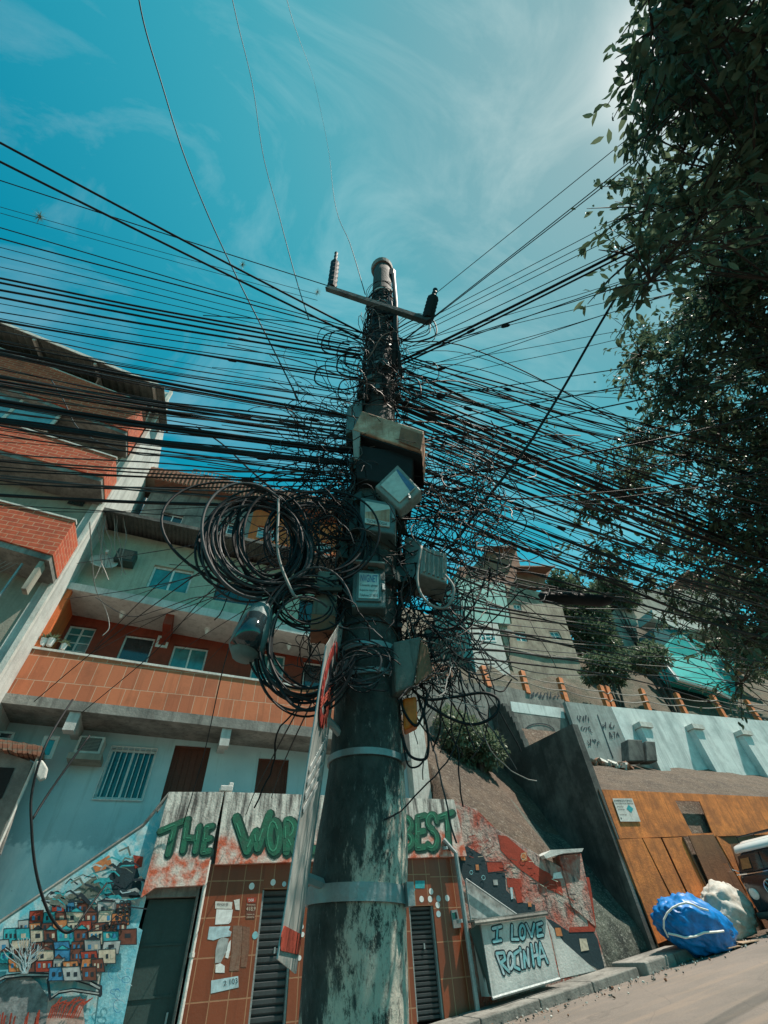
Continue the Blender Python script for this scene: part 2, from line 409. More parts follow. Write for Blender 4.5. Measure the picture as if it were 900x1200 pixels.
def window(parent, q, frame=WHITEP, glass=GLASS_T, panes=2, fw=.05, rails=0, depth=.06, setback=.10, bars=0, label=None, name='window'):
    """q: TL,TR,BR,BL corners of the opening; frame set back into the wall."""
    q = [Vector(p) + Vector((0, setback, 0)) for p in q]
    w = (q[1] - q[0]).length; h = (q[3] - q[0]).length; mb = MB(); fu, fv = fw / w, fw / h
    def bar(u0, v0, u1, v1, dy=0, d=depth):
        o = Vector((0, dy, 0)); mb.prism([blend(q, u0, v0) + o, blend(q, u1, v0) + o, blend(q, u1, v1) + o, blend(q, u0, v1) + o], (0, d, 0))
    bar(0, 0, 1, fv); bar(0, 1 - fv, 1, 1); bar(0, fv, fu, 1 - fv); bar(1 - fu, fv, 1, 1 - fv)
    for i in range(1, panes): bar(i / panes - fu * .5, fv, i / panes + fu * .5, 1 - fv)
    for i in range(1, rails + 1): bar(fu, i / (rails + 1) - fv * .3, 1 - fu, i / (rails + 1) + fv * .3, .006, depth * .7)
    f = mb.build(name, frame, parent)
    if label: f['label'] = label
    g = MB()
    o = Vector((0, depth * .45, 0)); e = .3
    g.prism([blend(q, fu * e, fv * e) + o, blend(q, 1 - fu * e, fv * e) + o, blend(q, 1 - fu * e, 1 - fv * e) + o, blend(q, fu * e, 1 - fv * e) + o], (0, .012, 0))
    g.build('pane', glass, f)
    if bars:
        b = MB()
        for i in range(bars + 1):
            u = i / bars; b.tube([blend(q, u, -.03) + Vector((0, -setback - .04, 0)), blend(q, u, 1.03) + Vector((0, -setback - .04, 0))], .011, 5)
        for v in (-.03, 1.03): b.tube([blend(q, 0, v) + Vector((0, -setback - .04, 0)), blend(q, 1, v) + Vector((0, -setback - .04, 0))], .016, 5)
        b.build('grille', WHITEP, f)
    return f
def rect(xa, xb, z0, z1, Y): return [Vector((xa, Y, z1)), Vector((xb, Y, z1)), Vector((xb, Y, z0)), Vector((xa, Y, z0))]

# ------------------------------------------------------------------ ground, road, hillside
def grid(name, xs, ys, hf, mt, kind='structure', smooth=True, label=None):
    mb = MB(); nx = len(xs); vs = [Vector((x, y, hf(x, y))) for y in ys for x in xs]
    fs = [(j * nx + i, j * nx + i + 1, (j + 1) * nx + i + 1, (j + 1) * nx + i) for j in range(len(ys) - 1) for i in range(nx - 1)]
    mb.add(vs, fs); o = mb.build(name, mt, smooth=smooth, norm=False); tag(o, kind=kind)
    if label: o['label'] = label
    return o
def frange(a, b, n): return [a + (b - a) * i / n for i in range(n + 1)]
def fr(v): return v - math.floor(v)
def hsh(i, j): return fr(math.sin(i * 127.1 + j * 311.7) * 43758.5453)
def vn(x, y):
    i, j = math.floor(x), math.floor(y); u, v = x - i, y - j; u = u * u * (3 - 2 * u); v = v * v * (3 - 2 * v)
    return (hsh(i, j) * (1 - u) + hsh(i + 1, j) * u) * (1 - v) + (hsh(i, j + 1) * (1 - u) + hsh(i + 1, j + 1) * u) * v - .5
def fbm(x, y): return vn(x, y) + .5 * vn(x * 2.1 + 5, y * 2.1) + .25 * vn(x * 4.3, y * 4.3 + 9) + .125 * vn(x * 8.7, y * 8.7)

grid('ground', [-600, -200, -60, -20, 0, 20, 60, 200, 600], [-600, -200, -60, 0, 14, 60, 200, 600], lambda x, y: ground(x) - .06, DIRT)
grid('road', frange(-60, 60, 60), frange(3.6, 11.05, 16), lambda x, y: ground(x) + .012 * vn(x * .9, y * .9), ROAD)
# near pavement round the pole
mb = MB()
for i in range(-30, 30):
    x0, x1 = i * 2.0, i * 2.0 + 1.985
    mb.prism([(x0, 0, ground(x0) + .13), (x1, 0, ground(x1) + .13), (x1, 3.6, ground(x1) + .13), (x0, 3.6, ground(x0) + .13)], (0, 0, -.3))
tag(mb.build('pavement', CONC), kind='structure')
# kerb and narrow footway in front of the shops
mb = MB()
KX = [-60, -30, -12, -6, -2, .8, 2.3, 3.6, 4.9, 6.2, 7.6, 9.0, 10.35]
for a, b in zip(KX, KX[1:]):
    b2 = b - .02; mb.prism([(a, 11.05, ground(a) + .15), (b2, 11.05, ground(b2) + .15), (b2, 11.99, ground(b2) + .17), (a, 11.99, ground(a) + .17)], (0, 0, -.35))
tag(mb.build('footway', CONC, bevel=.02), kind='structure')
mb = MB()
for a, b in ((10.45, 11.4), (11.42, 12.35)):
    mb.prism([(a, 10.9, ground(a) + .20), (b, 10.9, ground(b) + .20), (b, 11.99, ground(b) + .22), (a, 11.99, ground(a) + .22)], (0, 0, -.35))
tag(mb.build('raised_footway', CONC, bevel=.03), kind='structure')

BZ = [(-30, 3.0), (6.5, 2.95), (7.2, 2.75), (8.04, 2.3), (8.97, 1.85), (9.93, 1.5), (10.6, .9), (11.3, .5), (12, .4)]
def base(X):
    for (a, za), (b, zb) in zip(BZ, BZ[1:]):
        if X <= b: return za + (zb - za) * (X - a) / (b - a)
    return BZ[-1][1]
def hillz(X, Y, nz=True):
    if X < 7.05 and Y < 21: return ground(X) - .3
    if Y < 12.15: return ground(X) - .1
    n = fbm(X * .5, Y * .5) if nz else 0
    if X < 12.0:
        z = base(X) + 1.15 * (Y - 12.2)
        if Y > 12.6: z += .35 * n
        if Y > 19: z = min(z, base(12) + 1.15 * 6.8 + 1.25 * (Y - 19) + (base(X) - base(12)) * max(0, 1 - (Y - 19) / 6))
    elif Y < 16.2: z = 3.45 + (Y - 12.2) * .58 + .18 * n
    elif Y < 18.5: z = 8.5 - CAMH
    else: z = 8.5 - CAMH + 1.25 * (Y - 18.5) + 1.2 * n * min(1, (Y - 18.5) / 4)
    return min(z, 24 + 2.2 * fbm(X * .09, 3.1)) + CAMH
xs = frange(-40, 7.0, 12) + frange(7.08, 11.95, 40) + [12.05] + frange(12.5, 40, 70) + frange(42, 110, 20)
ys = [12.13, 12.17] + frange(12.3, 16.15, 32) + [16.3] + frange(16.7, 26, 50) + frange(26.5, 60, 50)
mb = MB(); nx = len(xs)
vs = [Vector((x, y, hillz(x, y))) for y in ys for x in xs]
fs = [(j * nx + i, j * nx + i + 1, (j + 1) * nx + i + 1, (j + 1) * nx + i) for j in range(len(ys) - 1) for i in range(nx - 1)]
mb.v = vs
mb.mats = [DIRT, HILLM, ROCKM]; mb.f = [list(f) for f in fs]
mb.mi = []
for f in fs:
    c = (vs[f[0]] + vs[f[2]]) / 2
    mb.mi.append(2 if (10.3 < c.x < 12 and c.y < 14.2) else (0 if c.y < 21 else 1))
hs = mb.build('hillside', smooth=True, norm=False); tag(hs, kind='structure')

# ------------------------------------------------------------------ shop row (front plane Y = 12)
F = 12.0
SB = zline((200, 930), (532, 937), F)            # top of the sign band
DB = zline((252, 1012), (545, 1003), F)          # underside of the sign band
SHUTX = dict()
shop = empty('shop_row', (3.2, 12.2, ground(3.2) + .17), 'low brown tiled shop row under a stained sign band painted THE WORLD BEST in green', 'shop')
x1 = P(263, 928, F).x; x2 = P(545, 1003, F).x
zf = lambda x: ground(x) + .16
# band panels
b1 = prism_obj('sign_band', [P(198, 928, F - .12), P(262.5, 928, F - .12), P(240, 1037, F - .12), P(182, 1040, F - .12), P(165, 1052, F - .12)], (0, .5, 0), PANEL, shop)
b1['label'] = 'end panel of the sign band above the green door, reading THE'
xr = P(532, 937, F).x
b2 = prism_obj('sign_band', [P(264, 928, F - .12), P(532, 937, F - .12), P(547, 1003, F - .12), P(252, 1013, F - .12)], (0, .5, 0), PANEL, shop)
b2['label'] = 'long panel of the sign band, reading WORLD BEST'
cp = MB(); cp.box(P(265, 926, F) + Vector((0, .1, .03)), .28, .3, .12); cp.box(P(268, 923, F) + Vector((.05, .1, .06)), .1, .15, .12); cp.build('capstone', CONC_W, shop, bevel=.02)
def zc(pts, o, k): return [(o[0] + x / k, o[1] + y / k) for x, y in pts]
def strokes(parent, name, letters, Y, wpx, fillm, edgem, ew, shift=(0, 0), hl=None):
    """letters: list of strokes in photo pixels; returns the painted lettering as one mesh"""
    mb = MB(); k = (P(450, 950, Y) - P(451, 950, Y)).length
    for st in letters: mb.ribbon([P(x + shift[0], y + shift[1], Y) for x, y in st], (wpx + ew * 2) * k, FRONT, edgem, base=.003, thick=.001, inc=.0001)
    mb.k = 0
    for st in letters: mb.ribbon([P(x, y, Y) for x, y in st], wpx * k, FRONT, fillm, base=.008, thick=.001, inc=.0001)
    mb.k = 0
    for st in letters: mb.ribbon([P(x - wpx * .22, y - .4, Y) for x, y in st][:-1] if len(st) > 3 else [P(st[0][0] * .8 + st[1][0] * .2 - wpx * .22, st[0][1] * .8 + st[1][1] * .2, Y), P(st[0][0] * .45 + st[1][0] * .55 - wpx * .22, st[0][1] * .45 + st[1][1] * .55, Y)], wpx * .16 * k, FRONT, GREENH, base=.013, thick=.001, inc=.0001)
    return mb.build(name, None, parent)
GREENH = flat('light_green_highlight', (.06, .30, .18), .5, .3, 8)
def ell(cx, cy, rx, ry, n=12, a0=0, a1=360): return [(cx + rx * math.cos(R(a0 + (a1 - a0) * i / n)), cy + ry * math.sin(R(a0 + (a1 - a0) * i / n))) for i in range(n + 1)]
o3 = (0, 840)
T = [[(562, 402), (660, 360)], [(614, 385), (590, 482)], [(657, 375), (642, 470)], [(700, 385), (686, 472)], [(650, 425), (692, 428)], [(726, 390), (712, 475)], [(726, 388), (745, 384)], [(718, 430), (738, 428)], [(712, 475), (735, 472)]]
strokes(b1, 'green_lettering', [zc(s, o3, 3) for s in T], F - .12, 4.6, GREENP, DGREENP, 1.3, (.8, 1.2))
o4 = (150, 860); k4 = 3.529
T = [[(446, 345), (492, 482)], [(492, 482), (528, 405)], [(528, 405), (536, 470)], [(536, 470), (585, 330)], ell(604, 425, 22, 62), [(655, 360), (655, 485)], ell(662, 392, 26, 34, 8, -90, 90), [(662, 425), (692, 488)],
     [(745, 355), (745, 480)], [(745, 480), (785, 480)], [(835, 355), (835, 480)], ell(835, 418, 42, 62, 8, -90, 90)]
L1 = [zc(s, o4, k4) for s in T]
o7 = (320, 840)
T = [[(508, 392), (508, 515)], ell(508, 422, 32, 30, 8, -90, 90), ell(508, 484, 36, 30, 8, -90, 90), [(562, 395), (562, 512)], [(562, 392), (592, 384)], [(562, 450), (588, 446)], [(562, 512), (590, 508)],
     ell(620, 408, 18, 28, 8, 0, -270), ell(620, 480, 20, 34, 8, -90, 150), [(648, 392), (700, 372)], [(677, 380), (684, 500)]]
L2 = [zc(s, o7, 3.333) for s in T]
strokes(b2, 'green_lettering', L1, F - .12, 7.0, GREENP, DGREENP, 1.6, (1, 1.6))
strokes(b2, 'green_lettering', L2, F - .12, 5.6, GREENP, DGREENP, 1.4, (1, 1.4))
# green steel door and its frame
z0 = lambda X: zf(X)
dT = P(175, 1053, F + .15); dTr = P(229, 1053, F + .15); xa, xb = dT.x, dTr.x
door = MB(); door.prism(rect(xa, xb, zf(xa), dT.z - .02, F + .15), (0, .05, 0))
d = door.build('door', METAL_D, shop); d['label'] = 'tall blank dark green steel door'
for i in range(1, 4):
    mb = MB(); zz = zf(xa) + (dT.z - zf(xa)) * i / 4; mb.box(((xa + xb) / 2, F + .14, zz), xb - xa - .1, .012, .03); mb.build('door_rib', METAL_D, d)
mb = MB(); mb.box((xb - .1, F + .10, zf(xa) + 1.05), .03, .06, .14); mb.build('handle', GALV, d)
xp = P(243, 1012, F).x
mb = MB()
mb.prism(rect(xb, xp - .05, zf(xb), DB(xb) + .02, F), (0, .4, 0)); mb.prism(rect(xa - .06, xb, dT.z, dT.z + .25, F + .02), (0, .35, 0))
mb.build('door_jamb', CONC, shop)
# brown tiled piers and lintels
s1a, s1b = P(308, 1042, F).x, P(346, 1042, F).x
s2a, s2b = P(479, 1062, F).x, P(507.5, 1060, F).x
zt1, zt2 = P(308, 1042, F).z, P(479, 1062, F).z
def w(xa, xb, za, zb, Y=F, d=.4, mt=TILE_B, nm='tiled_wall'): return prism_obj(nm, rect(xa, xb, za, zb, Y), (0, d, 0), mt, shop)
tp = w(xp, s1a, zf(xp), DB(xp)); w(s1a + .002, s1b - .002, zt1, DB(s1a)); tm = w(s1b, s2a, zf(s1b), DB(s1b)); w(s2a + .002, s2b - .002, zt2, DB(s2a)); te = w(s2b, P(537, 1014, F).x, zf(s2b), DB(s2b))
tp['label'] = 'brown tiled pier plastered with torn posters'; te['label'] = 'narrow brown tiled pier beside the drain pipe'
ze = lambda x: ground(x) + .165
for xa_, xb_, zt in ((s1a, s1b, zt1), (s2a, s2b, zt2)):
    mb = MB(); n = 22; zb = zf(xb_)
    for i in range(n):
        za = zb + (zt - zb) * i / n; h = (zt - zb) / n
        mb.prism([(xa_ + .03, F + .14, za), (xa_ + .03, F + .105, za + h * .3), (xa_ + .03, F + .10, za + h * .8), (xa_ + .03, F + .14, za + h * .97)], (xb_ - xa_ - .06, 0, 0))
    mb.box(((xa_ + xb_) / 2, F + .17, (zb + zt) / 2), xb_ - xa_ - .04, .03, zt - zb)
    sh = mb.build('roller_shutter', SHUT, shop)
    mb = MB(); mb.box((xa_ + .02, F + .08, (zb + zt) / 2), .035, .1, zt - zb - .02); mb.box((xb_ - .02, F + .08, (zb + zt) / 2), .035, .1, zt - zb - .02); mb.build('guide_rail', GALV, sh)
    mb = MB(); mb.box((xa_ + (xb_ - xa_) * .55, F + .085, zb + (zt - zb) * .62), .03, .03, .09); mb.build('lock', GALV, sh)
    sh['label'] = 'slatted steel shutter left of the pole' if xa_ == s1a else 'slatted steel shutter right of the pole'
bk = prism_obj('shop_body', rect(xa - .1, P(536, 1014, F).x, 0, DB(1) - .1, F + .42), (0, 1.3, 0), BLACKM, shop)
rf = prism_obj('roof', [Vector((xa - .3, F + .4, SB(0) - .25)), Vector((xr, F + .4, SB(xr) - .25)), Vector((xr, 13.75, SB(xr) - .25)), Vector((xa - .3, 13.75, SB(0) - .25))], (0, 0, .12), CONC, shop)
# posters on the pier
oz = (230, 1020); k = 7.5
def sheet(px, mt, name, label, cat='poster', Y=F, grp=None, writing=None, wm=None, org=oz, kk=k, off=.004):
    q = [P(x, y, Y) - Vector((0, off, 0)) for x, y in zc(px, org, kk)]
    o = prism_obj(name, q, (0, .0025, 0), mt); tag(o, label, cat, grp)
    for wv in (writing or []):
        s, (u0, v0, u1, v1) = wv
        text(s, [blend(q, u0, v0), blend(q, u1, v0), blend(q, u1, v1), blend(q, u0, v1)], 'lettering', wm or INK, o, FRONT, .004)
    return o
sheet([(168, 272), (318, 278), (312, 340), (165, 335)], WHITED, 'poster', 'small white notice strip at the top of the poster column on the brown pier', writing=[('VENDE-SE', (.1, .2, .75, .6))])
sheet([(178, 342), (322, 345), (305, 450), (285, 470), (165, 476)], WHITEP, 'poster', 'torn blank white sheet below the small notice strip on the brown pier')
sheet([(115, 495), (300, 490), (285, 525), (310, 540), (300, 580), (220, 590), (150, 615), (98, 605)], PALEP, 'poster', 'torn pale blue sheet in the middle of the brown pier')
sheet([(225, 585), (285, 600), (270, 700), (215, 810), (165, 815), (170, 700), (190, 620)], GREYP, 'poster', 'grey ragged poster remnant below the torn blue sheet')
sheet([(325, 485), (405, 485), (400, 640), (375, 880), (290, 885), (310, 700)], mat('poster_glue_stain', (.24, .15, .11), (.18, .06, .03), .6, 9), 'poster', 'faded brownish glue stained sheet left of the round blue sticker')
sheet([(410, 490), (470, 500), (465, 700), (440, 850), (390, 850), (402, 640)], mat('poster_glue_stain2', (.22, .12, .08), (.17, .05, .03), .6, 9), 'poster', 'narrow faded glue stain nearest the left shutter rail')
sheet([(285, 635), (305, 610), (298, 700), (280, 775), (255, 765), (262, 710)], WHITEP, 'poster', 'thin curled white paper strip on the grey poster remnant')
sheet([(170, 830), (210, 815), (250, 840), (248, 900), (168, 898)], WHITEP, 'poster', 'small torn white scrap just above the blue number plate')
sheet([(330, 262), (382, 250), (380, 350), (345, 345), (340, 310)], WHITED, 'poster', 'ripped white and black scrap beside the top notice strip')
sheet([(440, 240), (528, 236), (520, 282), (448, 288)], REDP, 'poster', 'small red advert high on the pier beside the shutter', writing=[('DISK', (.2, .25, .8, .75))], wm=WHITEP)
sheet([(440, 292), (525, 290), (515, 425), (435, 425)], BROWNP, 'poster', 'brown price flyer under the small red advert', writing=[('Promocao', (.05, .02, .95, .14)), ('418,9', (.02, .22, .98, .52)), ('Ligue ja', (.1, .66, .9, .78)), ('centro', (.1, .84, .9, .95))], wm=CREAMP)
sheet([(132, 968), (368, 928), (372, 1028), (128, 1082)], PALEP, 'number_plate', 'pale blue plate with digits low on the brown tiled pier', 'plate', writing=[('2', (.45, .2, .56, .6)), ('103', (.68, .15, .97, .62))])
q = [P(x, y, F) - Vector((0, .012, 0)) for x, y in zc([(160, 1000), (230, 985), (250, 1040), (170, 1062)], oz, k)]
def dot(px, py, rpx, mt, label, Y=F, cat='sticker', grp=None):
    k_ = (P(px, py, Y) - P(px + 1, py, Y)).length * rpx; c = P(px, py, Y) - Vector((0, .004, 0))
    o = prism_obj('sticker', [c + Vector((math.cos(i * math.pi / 6) * k_, 0, math.sin(i * math.pi / 6) * k_)) for i in range(12)], (0, .0025, 0), mt); return tag(o, label, cat, grp)
dot(299, 1096, 3.4, CYANP, 'round blue sticker at the left shutter edge halfway up the brown pier')
dot(295, 1038.5, 3.2, WHITEP, 'round white sticker on the brown lintel just left of the left shutter')
dot(320, 1034, 3, WHITEP, 'round white sticker on the brown lintel above the left shutter')
dot(333, 1036, 2.4, PALEP, 'pale sticker above the left shutter close to the road sign')
for (a, b) in ((535, 657), (580, 712), (613, 712), (617, 682), (646, 710), (643, 735), (680, 708), (646, 770), (545, 716)):
    dot(320 + a / 3.333, 840 + b / 3.333, 2.6, WHITEP if a != 646 else PALEP, 'small round pale sticker on the brown tiles above the right shutter', grp='round stickers above the right shutter')
sheet([(555, 640), (592, 640), (592, 670), (555, 670)], TURQP, 'sticker', 'square turquoise sticker above the right shutter', 'sticker', org=o7, kk=3.333)
sheet([(525, 678), (555, 672), (548, 695), (524, 698)], TURQP, 'sticker', 'torn turquoise sticker beside the pole above the right shutter', 'sticker', org=o7, kk=3.333)
for i, (a, b) in enumerate(((110, 770), (112, 820), (115, 850), (103, 942))):
    dot(320 + a / 3.333, 840 + b / 3.333, 2.2, WHITEP, 'small white sticker on the tile strip between the road sign and the pole', grp='stickers between sign and pole')
mb = MB(); mb.prism([p - Vector((0, .03, 0)) for p in Q([(527.5, 1067), (535, 1066), (540, 1087), (531, 1088)], F)], (0, .03, 0)); m_ = mb.build('meter_box', GALV); tag(m_, 'small grey metal meter box on the brown pier by the drain pipe', 'meter box')
mb = MB(); mb.prism([p - Vector((0, .035, 0)) for p in Q([(529, 1070), (534, 1069), (535.5, 1076), (530.5, 1077)], F)], (0, .004, 0)); mb.build('meter_window', GLASS_D, m_)
# drain pipes
def pipe(name, pts, r, mt, label, cat='pipe', parent=None, joints=()):
    mb = MB(); mb.tube(pts, r, 8)
    for j in joints:
        a = Vector(pts[0]).lerp(Vector(pts[-1]), j); b_ = a + (Vector(pts[-1]) - Vector(pts[0])).normalized() * .06; mb.tube([a, b_], r * 1.35, 8)
    o = mb.build(name, mt, parent, smooth=False)
    if label: tag(o, label, cat)
    return o
a = P(534, 1000, F - .2); pipe('drain_pipe', [P(526, 992, F - .2) + Vector((-.1, .05, .15)), a, (a.x, F - .2, zf(a.x) - .1)], .055, GALV, 'grey drain pipe running down beside the right brown pier', joints=(.05, .5))
a = P(245.5, 1008, F - .08); pipe('drain_pipe', [(a.x, F - .08, a.z), (a.x, F - .08, zf(a.x) - .3)], .035, WHITED, 'thin whitish pipe between the green door and the poster pier', joints=(.4,))

# left mural wall (stair parapet)
outer = Q([(185, 952), (176, 962), (168, 969.5), (0, 1083), (-110, 1158)], F)
xl = outer[-1].x; xdo = xa - .06
edge = [P(185, 952, F), P(170, 1020, F), Vector((xdo, F, P(160, 1062, F).z)), Vector((xdo, F, ground(xdo)))]
pts = [P(199, 930, F), P(185, 952, F), P(168, 969.5, F), P(0, 1083, F), P(-110, 1158, F), Vector((xl, F, ground(xl) - .2)), Vector((xdo, F, ground(xdo) - .1)), Vector((xdo, F, P(165, 1052, F).z)), P(170, 1045, F)]
mw = prism_obj('mural_wall', pts, (0, .25, 0), MURAL); tag(mw, 'sloping stair wall at lower left painted with a mural of stacked houses', 'mural wall')
rnd = random.Random(5)
mb = MB(); mb.k = 0
def patch(px, mt, outline=True, ow=.9, org=(0, 1040), kk=5, Y=F, mbx=None):
    m = mbx or mb; m.k += 1; off = .003 + .0008 * m.k
    q = [P(x, y, Y) - Vector((0, off, 0)) for x, y in zc(px, org, kk)]
    m.prism(q, (0, .002, 0), mt)
    if outline:
        k_ = (P(100, 1100, Y) - P(101, 1100, Y)).length
        for a_, b_ in zip(q, q[1:] + q[:1]):
            t = (b_ - a_).normalized(); u = t.cross(FRONT).normalized() * ow * k_ * .5; o = FRONT * .0016
            m.prism([a_ + u + o, b_ + u + o, b_ - u + o, a_ - u + o], FRONT * -.001, INK)
# mountain and sky of the mural
patch([(600, 40), (640, 70), (700, 90), (830, 40), (815, 110), (770, 100), (700, 90), (610, 80)], GREYP, False)
patch([(640, -70), (700, -145), (740, -160), (800, -130), (830, -20), (820, 60), (760, 60), (620, 50), (580, 10)], NAVYP, False)
patch([(560, -20), (640, -60), (660, 30), (560, 50)], TURQP, False)
patch([(430, 20), (560, -70), (600, 20), (560, 60), (350, 90)], mat('mural_hill', (.16, .20, .17), (.08, .10, .09), .5, 6), False)
patch([(540, -130), (640, -190), (660, -120), (560, -90)], ORP, False)
patch([(780, -190), (840, -180), (830, -120), (790, -110)], REDP, False)
patch([(700, 215), (770, 210), (835, 250), (795, 430), (720, 800), (560, 800), (600, 480), (690, 380)], mat('mural_water', (.07, .40, .52), (.35, .62, .66), .8, 5, streak=False), False)
cols = [REDP, BROWNP, TURQP, BLUEP, CREAMP, ORP, GREYP, BROWNP, REDP, CREAMP]
rows = [(95, 160, 300, 690), (150, 215, 170, 720), (205, 265, 110, 700), (255, 330, 20, 700), (320, 385, 0, 690), (375, 440, -60, 620), (430, 490, 60, 570), (480, 540, 290, 560)]
for y0, y1, xs0, xs1 in rows:
    x = xs0
    while x < xs1:
        wd = rnd.uniform(58, 105); sk = rnd.uniform(-14, 14); t = rnd.uniform(-12, 8)
        if not (330 > x > 30 and y0 > 420 and x + wd > 280 and False):
            mt = rnd.choice(cols)
            q = [(x + sk, y0 + t), (x + wd + sk, y0 + t - 6), (x + wd, y1 + 6), (x, y1 + 8)]
            patch(q, mt, True, .7)
            nwin = rnd.choice([1, 2, 2, 3])
            for i in range(nwin):
                ww = wd / (nwin * 2 + 1); wx = x + ww * (2 * i + 1) + sk * .5
                patch([(wx, y0 + 18), (wx + ww, y0 + 16), (wx + ww, y0 + 42), (wx, y0 + 44)], rnd.choice([INK, INK, CREAMP, BLUEP]), False)
            if rnd.random() < .3: patch([(x + 8, y0 + t), (x + wd * .5, y0 - 26 + t), (x + wd - 6, y0 + t)], rnd.choice([BROWNP, INK, TURQP]), True, .5)
        x += wd + rnd.uniform(-4, 3)
# grey head, swirls, dark curved post and red grass
mb.k = 90
patch([(0, 570), (70, 520), (150, 500), (230, 560), (290, 650), (285, 760), (270, 850), (-40, 850), (-60, 640)], mat('mural_grey_head', (.30, .32, .32), (.05, .06, .06), .8, 6, streak=False), False)
patch([(285, 650), (480, 640), (500, 800), (470, 850), (270, 850)], mat('mural_pale_ground', (.50, .40, .36), (.40, .15, .10), .5, 5), False)
k5 = (P(100, 1100, F) - P(101, 1100, F)).length
for i in range(60):
    x0 = rnd.uniform(250, 820); yb = 215 - x0 * .68; y0 = rnd.uniform(max(yb + 25, -330), 90)
    if y0 < yb + 25: continue
    mb.ribbon([P(x, y, F) for x, y in zc([(x0, y0), (x0 + rnd.uniform(10, 50), y0 + rnd.uniform(-30, 16)), (x0 + rnd.uniform(60, 90), y0 + rnd.uniform(-20, 40))], (0, 1040), 5)], rnd.uniform(.6, 3.5) * k5, FRONT, rnd.choice([NAVYP, GREYP, TURQP, MATS['mural_hill'], MATS['mural_hill'], PALEP, INK]), base=.085, thick=.001, inc=.0001)
def sw(px, wd, mt, b=.10):
    mb.ribbon([P(x, y, F) for x, y in zc(px, (0, 1040), 5)], wd * k5, FRONT, mt, base=b)
sw([(-40, 560), (40, 525), (150, 512), (320, 515), (430, 530), (530, 560), (590, 590)], 4.2, INK, .100)
sw([(300, 650), (350, 615), (430, 600), (590, 625)], 3.2, INK, .100)
sw([(590, 585), (590, 630)], 4, INK, .115); sw([(285, 540), (300, 655)], 2.5, INK, .115)
sw([(-40, 560), (40, 525), (150, 512), (320, 515), (430, 530), (530, 560), (585, 590)], 1.6, GREYP, .120)
sw([(310, 640), (350, 612), (430, 600), (580, 622)], 1.2, GREYP, .130)
for i in range(26):
    a = rnd.uniform(-60, 60); x0 = 150 + rnd.uniform(-20, 20)
    pts_ = [(x0 + rnd.uniform(-8, 8), 505)]
    for j in range(1, 6):
        pts_.append((x0 + a * 2.2 * (j / 5) ** 1.3 + 10 * math.sin(j * 2 + i), 505 - j * 44 * (1 - abs(a) / 140)))
    sw(pts_, rnd.uniform(.4, 1.0), GREYP if i % 3 else PALEP, .136)
for i in range(14):
    x0 = 290 + i * 13; sw([(x0, 760), (x0 + 22 + i, 700 - rnd.uniform(0, 30)), (x0 + 60 + i * 2, 640 + rnd.uniform(0, 40))], rnd.uniform(.9, 1.8), REDP, .136)
for i in range(12):
    x0 = rnd.uniform(-20, 260); sw([(x0, 800), (x0 + 10, 760 - rnd.uniform(0, 40))], 1.6, REDP, .136)
for i in range(16):
    cx_, cy_ = rnd.uniform(620, 790), rnd.uniform(280, 760)
    if cx_ > 830 - (cy_ - 200) * .19: continue
    sw(ell(cx_, cy_, rnd.uniform(14, 34), rnd.uniform(14, 40), 8, rnd.uniform(0, 180), rnd.uniform(260, 420)), .5, BLUEP if i % 2 else PALEP, .11)
sw([(690, 130), (770, 120), (860, 130)], 1.4, INK, .11); sw([(500, 270), (640, 210), (700, 150)], 1.2, INK, .11)
for cx_, cy_ in ((705, 150), (745, 150), (700, 200), (745, 190), (715, 100), (755, 100)):
    sw(ell(cx_, cy_, 14, 20, 6), 1.3, INK, .12)
mp = mb.build('mural_painting', None, mw)
mb = MB(); mb.tube([P(-110, 1156, F + .1), P(0, 1081, F + .1), P(168, 967, F + .1), P(199, 929, F + .1)], .035, 6); mb.build('coping', CONC, mw)

# ------------------------------------------------------------------ right mural wall
pr = [(547, 950), (560, 950), (583, 973), (603, 985), (623, 998), (645, 1010), (663, 1019)]
XR = P(698, 1087, F).x; XL = P(537, 1014, F).x + .005
top = [P(540, 944, F + .02)] + Q(pr[1:], F + .02)
xs_ = P(532, 937, F).x
pts = [Vector((XL, F + .02, ground(XL) - .1)), Vector((XL, F + .02, DB(XL) + .02)), Vector((xr + .005, F + .02, DB(XL) + .03)), Vector((xr + .005, F + .02, SB(xr) - .02))] + top[1:] + [P(673, 1023, F + .02), P(690, 1060, F + .02), Vector((XR, F + .02, P(698, 1087, F).z)), Vector((P(715, 1145, F).x, F + .02, ground(XR) - .1))]
rw = prism_obj('graffiti_wall', pts, (0, .3, 0), MURAL_R); tag(rw, 'descending retaining wall right of the pole, painted dark navy and red', 'graffiti wall')
mb = MB(); o6 = (460, 900)
pa = lambda px, mt, ol=False, ow=.8: patch(px, mt, ol, ow, o6, 3, F + .02, mb)
pa([(228, 280), (262, 275), (320, 310), (335, 365), (395, 370), (400, 430), (440, 470), (500, 480), (505, 520), (560, 535), (620, 575), (700, 565), (720, 600), (745, 700), (735, 712), (690, 690), (600, 610), (540, 530), (440, 515), (250, 390), (235, 350)], NAVYP)
pa([(255, 395), (262, 395), (440, 515), (300, 530), (275, 525)], GREYP)
pa([(540, 530), (600, 610), (690, 690), (715, 712), (590, 740), (560, 600)], CONC_W)
pa([(330, 330), (385, 330), (392, 362), (335, 368)], REDP, True); pa([(370, 235), (400, 240), (460, 290), (500, 340), (590, 400), (600, 450), (545, 425), (440, 350), (380, 290)], REDP)
pa([(400, 385), (450, 390), (455, 420), (405, 420)], REDP); pa([(425, 420), (448, 420), (458, 472), (438, 475)], REDP)
pa([(650, 380), (690, 385), (700, 440), (715, 560), (690, 562), (670, 480)], REDP); pa([(620, 560), (715, 555), (710, 575), (620, 578)], REDP)
